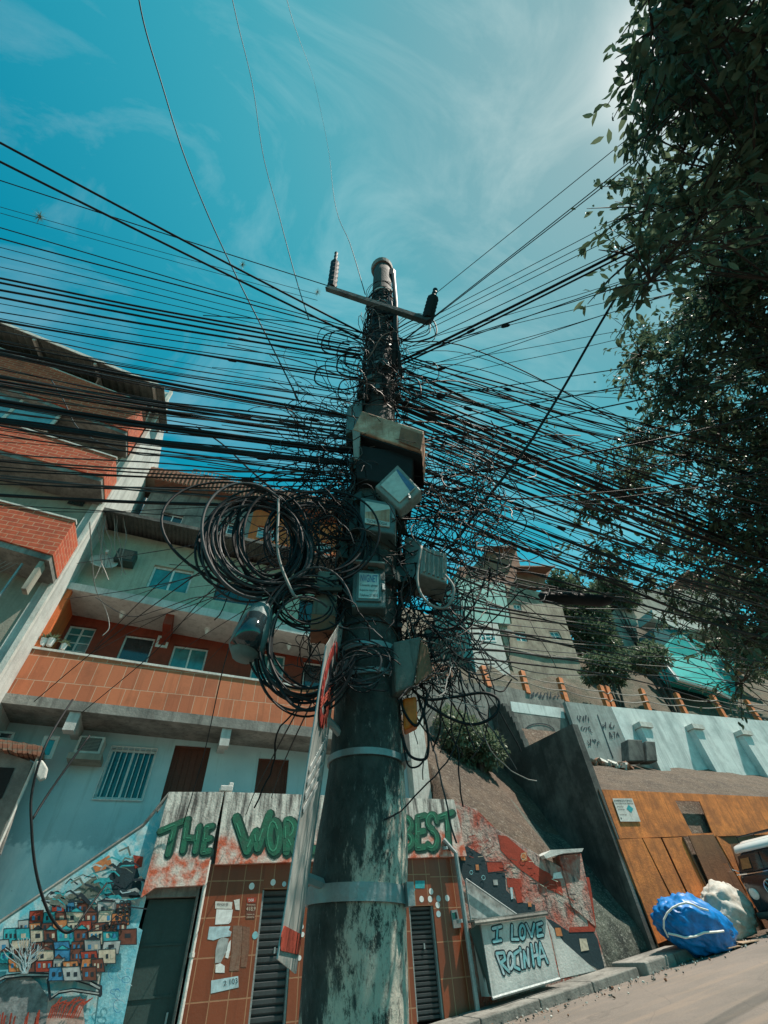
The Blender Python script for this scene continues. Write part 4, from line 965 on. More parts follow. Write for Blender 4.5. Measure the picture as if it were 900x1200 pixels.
# ------------------------------------------------------------------ retaining wall remnant beside the bush
yq = 15.6
cw = prism_obj('broken_wall', Q([(455, 780), (494, 775), (506, 768), (530, 776), (545, 800), (556, 832), (548, 880), (500, 905), (455, 905)], yq), (0, .3, 0), CONC); tag(cw, 'broken grey rendered wall above the bush', 'wall')
prism_obj('exposed_brick', Q([(506, 776), (529, 780), (532, 797), (507, 793)], yq - .02), (0, .018, 0), BRICK_B, cw)

# ------------------------------------------------------------------ orange hoarding
HY = F
hb = empty('board_hoarding', (15.5, HY, ground(15.5)), 'orange painted board hoarding along the road with a hatch opening', 'hoarding')
zt_ = zline((701, 925), (893, 932), HY); xl_ = 12.16; xr_ = P(905, 932, HY).x + 6
zm = zline((722, 983), (800, 980), HY)
hx0, hx1 = P(791, 938, HY).x, P(829, 940, HY).x; hz0 = P(812, 977, HY).z
hole = [P(791, 938, HY), P(820, 939, HY), P(835, 976, HY), P(811, 977, HY)]
xs2 = P(803, 982, HY).x; xs1 = P(805, 1040, HY).x
prism_obj('upper_board', [Vector((xl_, HY, zt_(xl_))), Vector((xr_, HY, zt_(19.5))), Vector((xr_, HY, zm(xs2) + .3)), Vector((P(838, 980, HY).x, HY, P(838, 980, HY).z)), Vector((xs2, HY, zm(xs2))), Vector((xl_, HY, zm(xl_)))], (0, .03, 0), PLY, hb, holes=[hole])
def board(px, mt, dy, nm='board'):
    q_ = [P(x, y, HY - dy) for x, y in px]
    for v in q_[2:]: v.z = max(v.z, ground(v.x) + .03)
    return prism_obj(nm, q_, (0, .025, 0), mt, hb)
board([(722, 984), (752, 982), (806, 1092), (768, 1107)], PLY, .0)
board([(753, 982), (774, 982), (822, 1085), (808, 1091)], PLY, .012)
board([(776, 982), (799, 981), (845, 1078), (824, 1084)], PLY, .0)
board([(807, 979), (836, 978), (884, 1065), (850, 1077)], PLY_B, .02)['label'] = 'bare brown board below the hatch'
board([(838, 978), (856, 990), (880, 1062), (885, 1064)], PLY, .0)
prism_obj('board', rect(P(850, 990, HY).x, xr_, ground(16), zm(xs2) + .3, HY + .05), (0, .03, 0), PLY_B, hb)
mb = MB(); mb.tube([P(701, 925, HY - .02), Vector((12.12, HY - .02, ground(12)))], .02, 4); mb.build('edge_batten', PLY_B, hb); mb = MB(); mb.tube([P(800, 981, HY - .03), P(848, 1080, HY - .03)], .03, 4); mb.build('edge_batten', PLY_B, hb)
prism_obj('hatch_board', Q([(788, 935), (840, 938), (846, 980), (806, 980)], HY + .5), (0, .03, 0), BRICK_B, hb)
prism_obj('backing', rect(xl_, xr_, 1.0, zt_(13) - .15, HY + .75), (0, .03, 0), BLACKM, hb)
prism_obj('hatch_rubble', Q([(808, 972), (822, 966), (834, 968), (836, 978), (812, 979)], HY + .2), (0, .2, 0), METAL_D, hb)
sg = prism_obj('loan_sign', [p - Vector((0, .03, 0)) for p in Q([(717, 936), (740, 936), (750, 963), (726.5, 963)], HY)], (0, .012, 0), WHITED); tag(sg, 'small white notice on the orange hoarding headed EMPRESTIMO with a teal diamond', 'sign')
q_ = [p - Vector((0, .03, 0)) for p in Q([(717, 936), (740, 936), (750, 963), (726.5, 963)], HY)]
for s_, (u0, v0, u1, v1) in (('EMPRÉSTIMO', (.04, .04, .95, .15)), ('NA CONTA DE ENERGIA', (.06, .19, .95, .26)), ('SIMULE AQUI', (.08, .34, .40, .40)), ('SEM BUROCRACIA', (.08, .46, .42, .51)), ('LIGUE JA', (.08, .68, .42, .75)), ('1', (.06, .83, .10, .90))):
    text(s_, [blend(q_, u0, v0), blend(q_, u1, v0), blend(q_, u1, v1), blend(q_, u0, v1)], 'lettering', INK, sg, FRONT, .004)
mb = MB(); mb.prism([blend(q_, u, v) - Vector((0, .006, 0)) for u, v in ((.68, .28), (.86, .45), (.68, .62), (.52, .45))], (0, .004, 0)); mb.build('diamond_mark', TURQP, sg)

# ------------------------------------------------------------------ upper retaining wall, posts and graffiti wall
WY = 16.15
lw = zline((716, 828), (900, 845), WY)
xw0, xw1 = P(716, 828, WY).x, P(900, 845, WY).x + 14
bw = prism_obj('blue_retaining_wall', [Vector((xw0, WY, lw(xw0))), Vector((xw1, WY, lw(xw1))), Vector((xw1, WY, 4)), Vector((xw0, WY, 4))], (0, .15, 0), WALLBLUE); tag(bw, 'long pale blue retaining wall above the orange hoarding', 'retaining wall')
for (x, y, yb, bw_) in ((757, 853, 880, .32), (818, 855, 905, .32), (875, 862, 905, .32)):
    p = P(x, y, WY - .35); hgt = (p.z - P(x, yb, WY - .35).z)
    t = prism_obj('buttress', [Vector((p.x - .32, WY - .35, p.z)), Vector((p.x + .32, WY - .35, p.z)), Vector((p.x + .32, WY - .35, max(4.8, p.z - hgt - .8))), Vector((p.x - .32, WY - .35, max(4.8, p.z - hgt - .8)))], (0, .345, 0), WALLBLUE, bw)
    mb = MB(); mb.box((p.x, WY - .22, p.z + .12), .8, .5, .22); mb.build('buttress_cap', WHITED, t)
gwm = mat('scribbled_grey_wall', (.36, .40, .38), (.10, .11, .11), .6, 1.5)
gz = P(716, 828, WY).z
g1 = prism_obj('scribbled_wall', [P(662, 822, WY), P(715.5, 828, WY)] + [Vector((P(715.5, 828, WY).x, WY, 4)), Vector((P(662, 822, WY).x, WY, 4))], (0, .2, 0), gwm); tag(g1, 'grey graffiti scribbled wall between the stair wall and the blue wall', 'wall')
g2 = prism_obj('rendered_wall', [P(548, 800, WY + .3), P(595, 805, WY + .3), P(661, 820, WY + .3), Vector((P(661, 820, WY + .3).x, WY + .3, 4)), Vector((P(548, 800, WY + .3).x, WY + .3, 4))], (0, .2, 0), CONC); tag(g2, 'grey and teal stained wall rising behind the stepped stair wall', 'wall')
mb = MB(); rr = random.Random(4); kw = (P(690, 850, WY) - P(691, 850, WY)).length
def scrib(cx, cy, w_, h_, Y, n=5, lw_=.7):
    x = cx
    for i in range(n):
        pts_ = [(x + rr.uniform(0, w_ / n), cy + rr.uniform(-h_, h_) * .5) for _ in range(4)]; mb.ribbon([P(a_, b_, Y) for a_, b_ in pts_], lw_ * kw, FRONT, INK, base=.01); x += w_ / n
for cx, cy in ((676, 842), (680, 855), (688, 870), (706, 850), (712, 862)): scrib(cx, cy, 14, 8, WY)
mb.ribbon([P(a_, b_, WY) for a_, b_ in ((700, 838), (718, 888))], 1.0 * kw, FRONT, INK, base=.01)
mb.build('scribble', None, g1)
mb = MB(); scrib(622, 815, 38, 8, WY + .3, 9, 1.0)
mb.ribbon([P(x, y, WY + .3) for x, y in ell(632, 858, 18, 10, 8, 180, 360)], .9 * kw, FRONT, INK, base=.01)
mb.build('scribble', None, g2)
prism_obj('teal_patch', [p - Vector((0, .01, 0)) for p in Q([(598, 822), (660, 830), (662, 842), (600, 834)], WY + .3)], (0, .009, 0), WALLBLUE, g2)
# posts with wires
ptop = [(565, 781, 571, 798), (611, 787, 616, 806), (655, 795, 661, 816), (703, 804, 711, 827), (710, 805, 717, 828), (751, 808, 758, 829), (792, 813, 801, 833), (834, 815, 846, 836), (874, 821, 886, 839)]
pst = []
for i, (a_, b_, c_, d_) in enumerate(ptop):
    lo_, hi_ = P(c_, d_, WY + .35), P(a_, b_, WY + .55); lo_.z -= .3
    mb = MB(); u = (hi_ - lo_).normalized(); e1 = u.cross(Vector((0, 1, 0))).normalized() * .12; e2 = Vector((0, .12, 0))
    mb.add([lo_ - e1 - e2, lo_ + e1 - e2, lo_ + e1 + e2, lo_ - e1 + e2, hi_ - e1 - e2, hi_ + e1 - e2, hi_ + e1 + e2, hi_ - e1 + e2], [(0, 1, 2, 3), (4, 5, 6, 7), (0, 1, 5, 4), (1, 2, 6, 5), (2, 3, 7, 6), (3, 0, 4, 7)])
    o = mb.build('guard_post', flat('orange_post_paint', (.58, .17, .045), .7, .3, 6), bevel=.015)
    lab = {3: 'left one of the doubled orange posts at the end of the blue wall', 4: 'right one of the doubled orange posts at the end of the blue wall'}.get(i, ['first', 'second', 'third', '', '', 'sixth', 'seventh', 'eighth', 'ninth'][i] + ' orange concrete guard post from the left along the upper road edge')
    tag(o, lab, 'post', 'orange guard posts on the upper road'); pst.append((lo_, hi_))
for v, nm in ((.75, 'upper'), (.45, 'lower')):
    mb = MB(); pts_ = [Vector(l).lerp(h, v) - Vector((0, .13, 0)) for l, h in pst]; full = []
    for p_, q2_ in zip(pts_, pts_[1:]):
        for j in range(6): t = j / 6; w_ = p_.lerp(q2_, t); w_.z -= .12 * 4 * t * (1 - t); full.append(w_)
    full.append(pts_[-1]); full.append(pts_[-1] + Vector((8, 0, .6)))
    mb.tube(full, .025, 4); tag(mb.build('guard_cable', CABLE_W), nm + ' pale guard cable strung between the orange posts', 'cable')
# rubble and planter blocks at the wall foot
rr = random.Random(8)
mb = MB()
for i in range(40):
    x = rr.uniform(690, 735); p = P(x, 884 + (x - 690) * .12 + rr.uniform(0, 5), 15.5); M = Matrix.Rotation(rr.uniform(0, 3), 3, Vector((rr.random(), rr.random(), 1)).normalized())
    p.z = hillz(p.x, p.y) + .08; mb.box(p, rr.uniform(.15, .4), rr.uniform(.15, .4), rr.uniform(.08, .2), [BRICK_B, WHITED, RUST, CONC][i % 4], M)
tag(mb.build('rubble', None), 'heap of brick and plaster rubble at the foot of the scribbled wall', 'rubble', kind='stuff')
for (a_, b_, lab) in (((736, 866), (753, 892), 'left black block at the foot of the blue wall'), ((757, 868), (768, 892), 'right smaller black block at the foot of the blue wall')):
    mb = MB(); mb.prism(Q([(a_[0], a_[1]), (b_[0], a_[1] + 1), (b_[0] + 3, b_[1]), (a_[0] + 2, b_[1])], 15.4), (0, .5, 0)); tag(mb.build('black_block', CONC_D, bevel=.04), lab, 'block')

# ------------------------------------------------------------------ houses on the hill
def house(name, label, wall_px, Y, mt, d=4, wins=(), cat='house', frame=WHITEP, glass=GLASS_G, extra=None):
    pts_ = Q(wall_px, Y); c = sum(pts_, Vector()) / len(pts_)
    h = empty(name, (c.x, Y, min(p.z for p in pts_)), label, cat)
    holes = [Q(w_, Y) for w_ in wins]
    prism_obj('wall', pts_, (0, .3, 0), mt, h, holes); inner = [c + (p - c) * .96 + Vector((0, .5, 0)) for p in pts_]
    prism_obj('body', inner, (0, d, 0), mt, h)
    for q_ in holes: window(h, q_, frame, glass, 2, .09, rails=1, setback=.12, depth=.1)
    return h
YH = 24
h1 = house('hill_house', 'narrow turquoise over white hill house just right of the pole', [(534, 676), (591, 684), (598, 731), (583, 730), (600, 800), (560, 798), (545, 731)], YH, mat('turquoise_hill_plaster', (.34, .62, .56), (.10, .18, .17), .5, .8), wins=[[(572, 708), (586, 709), (587, 716), (574, 715)]])
prism_obj('lower_wall', Q([(549, 731), (583, 730.5), (601, 800), (560, 800)], YH - .06), (0, .055, 0), WHITED, h1); lwq = Q([(561, 740), (580, 741), (582, 752), (564, 751)], YH - .09)
window(h1, lwq, WHITEP, GLASS_T, 3, .1, rails=1, setback=0, depth=.02)
h2_ = house('hill_house', 'brown and grey rendered hill house with teal shutters, right of the turquoise one', [(593, 686), (655, 698), (664, 731), (682, 785), (688, 800), (606, 800), (584, 731), (600, 731)], YH + .35, mat('brown_grey_render', (.46, .39, .30), (.14, .10, .075), .75, 1.3), wins=[[(601, 707), (610, 708), (612, 717), (603, 716)], [(602, 739), (615, 740), (619, 752), (606, 751)], [(643, 739), (655, 740), (660, 750), (648, 749)]], glass=GLASS_T)
mb = MB()
for a_, b_ in (((587, 758), (640, 770)), ((640, 770), (682, 772))): mb.tube([P(*a_, YH + .3), P(*b_, YH + .3)], .07, 5)
mb.build('ledge', CONC, h2_)
acb = Q([(592, 737), (599, 738), (601, 742), (593, 741)], YH); o = prism_obj('window_unit', acb, (0, .3, 0), BOXG, h2_)
h3 = house('rooftop_shack', 'weathered brown brick shack and tiled lean-to on top of the hill houses', [(569, 644), (587, 641), (604, 642), (610, 664), (648, 664), (634, 690), (592, 686), (540, 676), (538, 664), (566, 663)], YH + .8, BRICK_B, 3, cat='shack')
mb = MB(); mb.prism([P(606, 664, YH - .6), P(651, 664, YH - .6), P(640, 672, YH + .8), P(606, 672, YH + .8)], (0, 0, .12)); mb.build('tiled_roof', BRICK_B, h3)
mb = MB(); mb.prism([P(560, 642, YH), P(606, 640, YH), P(606, 644, YH + 3), P(562, 646, YH + 3)], (0, 0, .15)); mb.build('roof_slab', CONC, h3)
YD = 27
h4 = house('grey_gabled_house', 'big grey rendered house under the tree at right, behind the turquoise canopy', [(716, 720), (741, 690), (815, 691), (860, 700), (880, 760), (770, 800), (735, 765)], YD, mat('dark_grey_render', (.36, .36, .31), (.08, .09, .08), .6, .6), 6, wins=[[(759, 720), (769, 719), (771, 730), (763, 732)]], frame=WHITED, glass=flat('blue_glass', (.05, .22, .42), .2, .3))
tq = mat('turquoise_canopy_paint', (.03, .42, .40), (.02, .16, .17), .4, .8, rough=.5)
h5 = empty('turquoise_house', P(800, 780, YD - 3), 'bright turquoise building with a slanting front under the tree at right', 'house')
prism_obj('upper_band', Q([(764, 714), (850, 728), (850, 740), (796, 737), (766, 724)], YD - 2.6), (0, 2, 0), WHITED, h5)
prism_obj('recess', Q([(766, 736), (796, 736), (812, 745), (792, 768), (770, 766)], YD - 2.4), (0, 2, 0), mat('deep_teal_paint', (.01, .13, .14), None, .4, 1), h5)
pq = [P(797, 742, YD - 3.6), P(860, 770, YD - 3.2), P(862, 818, YD - 4.6), P(836, 806, YD - 5), P(795, 795, YD - 5), P(772, 768, YD - 4)]
prism_obj('slanting_front', pq, (0, 1.2, 0), tq, h5)
mb = MB(); mb.tube([P(770, 766, YD - 4.2), P(795, 797, YD - 5.3), P(838, 809, YD - 5.3), P(862, 822, YD - 5)], .16, 5); mb.build('white_rim', WHITEP, h5)
mb = MB(); mb.tube([P(800, 745, YD - 4.2), P(850, 800, YD - 5.2)], .09, 5); mb.build('seam', WHITEP, h5)
h6 = house('red_gabled_house', 'distant house with a red brown gable on the ridge at right', [(786, 686), (807, 669), (840, 685), (842, 700), (788, 700)], 33, mat('red_gable', (.27, .09, .055), (.12, .05, .04), .4, .6), 5)
prism_obj('roof', [P(784, 687, 32), P(807, 667, 32), P(809, 669, 38), P(786, 690, 38)], (0, 0, -.3), BRICK_B, h6)
h7 = house('concrete_shed', 'low brown brick wall with stained parapet on the ridge left of the gabled house', [(700, 681), (742, 683), (742, 700), (715, 720), (690, 712)], 31, CONC_D, 3, cat='shed')

house('hill_house', 'small pale ridge house with two dark windows left of the big dark tree', [(676, 690), (702, 693), (706, 722), (680, 720)], 29, mat('pale_lime_render', (.55, .54, .46), (.16, .14, .11), .6, 1.2), 3, wins=[[(682, 699), (689, 700), (690, 708), (683, 707)], [(694, 701), (700, 702), (701, 710), (695, 709)]])
house('hill_house', 'raw red block hill house just above the scribbled wall', [(700, 722), (738, 724), (742, 752), (706, 752)], 27.5, BRICK_B, 3, wins=[[(712, 730), (721, 731), (722, 741), (713, 740)]])
house('hill_house', 'ochre hill house with a single window, half hidden by the right hand tree', [(846, 742), (884, 746), (888, 782), (850, 780)], 24, mat('ochre_render', (.52, .42, .24), (.16, .12, .08), .6, 1.2), 3, wins=[[(858, 753), (868, 754), (869, 764), (859, 763)]])
# ------------------------------------------------------------------ sacks, scrap, van
def blob(name, c, sx, sy, sz, mt, seed, rot=0, label='', cat='sack', lumps=.12, flatb=True, tilt=0):
    bm = bmesh.new(); bmesh.ops.create_icosphere(bm, subdivisions=5, radius=1); rr_ = random.Random(seed); o1 = rr_.uniform(0, 50)
    Rm = Matrix.Rotation(rot, 3, 'Z') @ Matrix.Rotation(tilt, 3, 'Y')
    vs = []
    for v in bm.verts:
        p = v.co.copy(); n_ = fbm(p.x * 1.6 + o1 + p.z, p.y * 1.6 + p.z * 1.3) * lumps - .55 * lumps * (1 - abs(fbm(p.x * 3.2 + o1 + p.z * 2.2, p.y * 4 - p.z * 3)) * 3) * .6 + .3 * lumps * abs(fbm(p.x * 9 + o1 + p.z * 5, p.y * 9 - p.z * 8))
        p = p * (1 + n_)
        q__ = Vector((p.x * sx, p.y * sy, p.z * sz)); q__ = Rm @ q__; vs.append(q__)
    zmin = -min(sz, .9 * sz)
    mb = MB(); W = []
    for q__ in vs:
        w_ = Vector(c) + q__; g = ground(w_.x) + .02 if flatb else -99
        if w_.z < g: w_.z = g + .002 * rr_.random()
        W.append(w_)
    mb.add(W, [tuple(v.index for v in f.verts) for f in bm.faces]); bm.free()
    o = mb.build(name, mt, smooth=True); return tag(o, label, cat), W
c = P(806, 1079, 11.0)
bl, W = blob('blue_sack', (c.x + .05, 10.95, ground(c.x) + .50), 1.0, .60, .58, TARPB, 3, 0, 'large bulging blue woven sack tied with white rope by the hoarding', lumps=.22, tilt=.16)
gdir = Vector((-c.x, -11, 0)).normalized()
def rope_on(W, pxs):
    out = []
    for x, y in pxs:
        r_ = ray(x, y); best = None
        for w_ in W:
            d_ = (w_ - CAM); t = d_.dot(r_); off = (d_ - r_ * t).length
            if off < .09 and (best is None or t < best[0]): best = (t, w_)
        if best: out.append(CAM + r_ * (best[0] - .02))
    return out
mb = MB(); rp = rope_on(W, [(783, 1098), (778, 1088), (778, 1078), (782, 1070), (788, 1064), (796, 1060), (804, 1058), (812, 1060), (820, 1064), (830, 1067)])
if len(rp) > 2: mb.tube(rp, .022, 5)
rp = rope_on(W, [(783, 1094), (793, 1096), (803, 1099), (815, 1097), (825, 1093), (840, 1092), (848, 1091)])
if len(rp) > 2: mb.tube(rp, .022, 5)
mb.build('rope', ROPE, bl)
c = P(846, 1062, 11.6)
blob('white_sack', (c.x, 11.5, ground(c.x) + .50), .86, .55, .66, TARPW, 12, .2, 'grimy white woven sack leaning behind the blue sack', lumps=.2, tilt=-.25)
rr = random.Random(2)
for i, (x, y, lab) in enumerate(((852, 1098, 'flat cardboard scrap on the road edge behind the blue sack'), (868, 1094, 'brown cardboard scrap on the road beside the van'))):
    p = PZ(x, y, ground(13.4) + .03) if False else P(x, y, 10.6); g = ground(p.x) + .02
    mb = MB(); mb.prism([(p.x - .35, 10.4, g), (p.x + .4, 10.5, g + .03), (p.x + .3, 11.0, g + .01), (p.x - .25, 10.9, g + .04)], (0, 0, .015)); tag(mb.build('cardboard', flat('cardboard', (.38, .27, .18), .8, .2)), lab, 'cardboard')

rr = random.Random(55); mb = MB()
for i in range(420):
    x = rr.uniform(4, 19); y = 11.0 - abs(rr.gauss(0, .5)); s_ = rr.uniform(.01, .045); M = Matrix.Rotation(rr.uniform(0, 3), 3, Vector((rr.random(), rr.random(), 1)).normalized())
    mb.box((x, y, ground(x) + .015 + s_ * .3), s_, s_ * rr.uniform(.5, 1.2), s_ * .6, [CONC, PLY_B, WHITED, CONC_D][i % 4], M)
tag(mb.build('road_grit', None), 'grit and crumbs of litter along the kerb', 'grit', kind='stuff')
# van, facing down the road (towards -X)
VX, VY = 15.1, 10.2
vz = ground(VX + .5)
van = empty('parked_van', (VX + 2, VY, vz), 'dark navy and white classic rounded van parked nose towards the camera at the right edge', 'van')
van.rotation_euler = (0, -math.atan(.11), 0)
VB = flat('navy_van_paint', (.008, .016, .024), .18, .1, 2, spec=.8); VW = flat('white_van_paint', (.72, .74, .72), .25, .08, 2, spec=.6)
CHR = flat('chrome', (.6, .6, .6), .2, .1, metal=.9)
def vlocal(p): return Vector((p[0] + 2, p[1], p[2]))
def vbuild(mb, nm, mt, par=van, smooth=False, bevel=0):
    me = bpy.data.meshes.new(nm); base_ = Vector((0, 0, 0))
    lo = [min(v[i] for v in mb.v) for i in range(3)]; hi = [max(v[i] for v in mb.v) for i in range(3)]; og = Vector(((lo[0] + hi[0]) / 2, (lo[1] + hi[1]) / 2, lo[2]))
    me.from_pydata([v - og for v in mb.v], [], mb.f)
    for q__ in (mb.mats or [mt]): me.materials.append(q__)
    if mb.mats: me.polygons.foreach_set('material_index', mb.mi)
    bm = bmesh.new(); bm.from_mesh(me); bmesh.ops.recalc_face_normals(bm, faces=bm.faces); bm.to_mesh(me); bm.free()
    if smooth: me.polygons.foreach_set('use_smooth', [True] * len(me.polygons))
    o = bpy.data.objects.new(nm, me); col.objects.link(o); o.parent = par
    WL[o] = og; o.location = og - (WL[par] if par is not van else Vector((0, 0, 0)))
    if bevel: b_ = o.modifiers.new('bevel', 'BEVEL'); b_.width = bevel; b_.segments = 3; b_.limit_method = 'ANGLE'
    return o
# local frame: x=0 nose at -2, z=0 ground.  cross-sections along x
def section(x, w, z0_, z1_, rt=.3, rb=.12):
    pts_ = []
    for (cy, cz, r_, a0) in ((w / 2 - rb, z0_ + rb, rb, -90), (w / 2 - rt, z1_ - rt, rt, 0), (-w / 2 + rt, z1_ - rt, rt, 90), (-w / 2 + rb, z0_ + rb, rb, 180)):
        for k_ in range(5): a_ = R(a0 + 90 * k_ / 4); pts_.append((x, cy + r_ * math.cos(a_), cz + r_ * math.sin(a_)))
    return pts_
def loft(secs):
    mb = MB(); n_ = len(secs[0]); vs = [Vector(p) for s_ in secs for p in s_]; fs = []
    for i in range(len(secs) - 1):
        for k_ in range(n_): l = (k_ + 1) % n_; fs.append((i * n_ + k_, i * n_ + l, (i + 1) * n_ + l, (i + 1) * n_ + k_))
    fs.append(tuple(range(n_))); fs.append(tuple((len(secs) - 1) * n_ + k_ for k_ in range(n_))); mb.add(vs, fs); return mb
body = loft([section(-2.14, 1.25, .50, 1.12, .25), section(-2.10, 1.5, .42, 1.26, .2), section(-2.0, 1.66, .38, 1.30, .1), section(-1.7, 1.72, .36, 1.32, .08), section(1.9, 1.72, .36, 1.32, .08), section(2.1, 1.6, .45, 1.28, .15)])
bo = vbuild(body, 'body', VB, smooth=True)
cabn = loft([section(-1.97, 1.55, 1.322, 1.40, .04, .03), section(-1.80, 1.5, 1.322, 1.72, .22, .04), section(-1.62, 1.5, 1.322, 1.80, .26, .04), section(2.0, 1.48, 1.322, 1.80, .26, .04)])
vbuild(cabn, 'cabin', VB, smooth=True)
rfv = loft([section(-1.86, 1.3, 1.76, 1.82, .03, .03), section(-1.70, 1.5, 1.75, 1.92, .09, .03), section(-1.3, 1.56, 1.75, 1.99, .12, .03), section(1.9, 1.52, 1.75, 1.97, .12, .03)])
vbuild(rfv, 'roof', VW, smooth=True)
mb = MB(); mb.tube([(-1.99, -.80, 1.33), (-2.06, -.5, 1.32), (-2.09, 0, 1.31), (-2.06, .5, 1.32), (-1.99, .80, 1.33)], .018, 5); mb.tube([(-2, .845, 1.33), (1.9, .87, 1.33)], .016, 5); mb.tube([(-2, -.845, 1.33), (1.9, -.87, 1.33)], .016, 5); vbuild(mb, 'chrome_strip', CHR)
def scr(y0_, y1_):
    mb = MB(); mb.prism([(-1.985, y0_, 1.37), (-1.985, y1_, 1.37), (-1.84, y1_ * .93, 1.70), (-1.84, y0_ * .93, 1.70)], (.02, 0, 0)); return mb
g_ = vbuild(scr(-.70, -.02), 'windscreen', GLASS_D); g_ = vbuild(scr(.02, .70), 'windscreen', GLASS_D)
mb = MB(); mb.prism([(-1.993, .33, 1.42), (-1.993, .62, 1.42), (-1.89, .58, 1.64), (-1.89, .33, 1.64)], (.004, 0, 0)); vbuild(mb, 'dashboard_flyer', ORP)
for s_ in (1, -1):
    mb = MB(); mb.tube([(-2.11, s_ * .56, .92), (-2.16, s_ * .56, .92), (-2.18, s_ * .56, .92)], [.125, .12, .08], 16); hlp = vbuild(mb, 'headlight', flat('headlight_glass', (.7, .7, .65), .15, .1, spec=.8))
    mb = MB(); mb.tube([(-2.12 + 0, s_ * .56 + math.cos(i * math.pi / 8) * .135, .92 + math.sin(i * math.pi / 8) * .135) for i in range(16)], .015, 5, closed=True); vbuild(mb, 'headlight_ring', CHR, hlp)
    mb = MB(); mb.tube([(-2.05, s_ * .68, 1.13), (-2.1, s_ * .67, 1.13)], [.06, .045], 10); vbuild(mb, 'indicator', ORP)
    for wx in (-1.35, 1.1):
        mb = MB(); mb.tube([(wx, s_ * .62, .31), (wx, s_ * .84, .31)], .31, 20); wh = vbuild(mb, 'wheel', flat('tyre', (.02, .02, .02), .8, .2)); mb = MB(); mb.tube([(wx, s_ * .843, .31), (wx, s_ * .87, .31)], [.18, .12], 16); vbuild(mb, 'hubcap', CHR, wh)
    mb = MB(); mb.tube([(-1.9, s_ * .8, 1.38), (-1.98, s_ * .98, 1.48)], .012, 5); mb.box((-1.99, s_ * 1.0, 1.52), .04, .14, .2); vbuild(mb, 'mirror', CHR)
    for i in range(3):
        mb = MB(); x0 = -1.45 + i * 1.15; mb.prism([(x0, s_ * .752, 1.40), (x0 + 1.0, s_ * .752, 1.40), (x0 + 1.0, s_ * .752, 1.66), (x0, s_ * .752, 1.66)], (0, s_ * .01, 0)); vbuild(mb, 'side_window', GLASS_D)
mb = MB(); mb.tube([(-2.165 + .0, math.cos(i * math.pi / 10) * .16, .99 + math.sin(i * math.pi / 10) * .16) for i in range(20)], .016, 5, closed=True)
mb.tube([(-2.165, .07, 1.13), (-2.165, .0, 1.0), (-2.165, -.07, 1.13)], .014, 4); mb.tube([(-2.165, .14, 1.05), (-2.165, .07, .86), (-2.165, 0, .97), (-2.165, -.07, .86), (-2.165, -.14, 1.05)], .014, 4); vbuild(mb, 'round_emblem', CHR)
mb = MB(); mb.tube([(-2.0, -.86, .50), (-2.2, -.7, .50), (-2.25, 0, .50), (-2.2, .7, .50), (-2.0, .86, .50)], .07, 8); vbuild(mb, 'bumper', METAL_D, smooth=True)
mb = MB(); mb.box((-2.33, -.08, .56), .012, .44, .15); vbuild(mb, 'licence_plate', BOXG)
mb = MB()
for y_ in (-.6, .6): mb.tube([(-1.5, y_, 2.10), (1.5, y_, 2.10)], .018, 5)
for x_ in (-1.5, -.7, .1, .9): mb.tube([(x_, -.6, 2.10), (x_, .6, 2.10)], .014, 5); mb.tube([(x_, -.6, 2.1), (x_, -.62, 1.93)], .014, 4); mb.tube([(x_, .6, 2.1), (x_, .62, 1.93)], .014, 4)
vbuild(mb, 'roof_rack', CABLE)

# ------------------------------------------------------------------ the utility pole
AX = [(1290, 410, 68), (1200, 415, 65), (1060, 418, 57.5), (1000, 424, 55), (900, 430, 43.5), (800, 431, 37), (730, 432, 33), (640, 437, 29), (560, 441, 24), (480, 444, 18.5), (420, 445.5, 15.5), (370, 447, 12.5), (335, 448, 11), (318, 448, 10)]
def pdist(y): return 2.4 - .28 * max(0, (1200 - y)) / 900
def axis_pt(y):
    for (ya, xa, ra), (yb, xb, rb) in zip(AX, AX[1:]):
        if yb <= y <= ya:
            t = (ya - y) / (ya - yb); x = xa + (xb - xa) * t; r = ra + (rb - ra) * t; p = PD(x, y, pdist(y)); zc = proj(p)[2]; return p, r / FPX * zc
    return None
ring = []
for y in range(1290, 317, -18):
    ring.append(axis_pt(y))
top, rt = axis_pt(318)
ring = [(p, r) for p, r in ring]; bx = ring[0]; zg = ground(bx[0].x) + .12
d0 = (ring[3][0] - ring[0][0]); d0.normalize(); foot = ring[0][0] + d0 * ((zg - ring[0][0].z) / d0.z)
pole = empty('utility_pole', (foot.x, foot.y, zg), 'thick weathered concrete utility pole buried in cables', 'utility pole')
pts = [foot] + [p for p, r in ring if p.z > zg + .05] + [top]; rads = [ring[0][1] * 1.02] + [r for p, r in ring if p.z > zg + .05] + [rt]
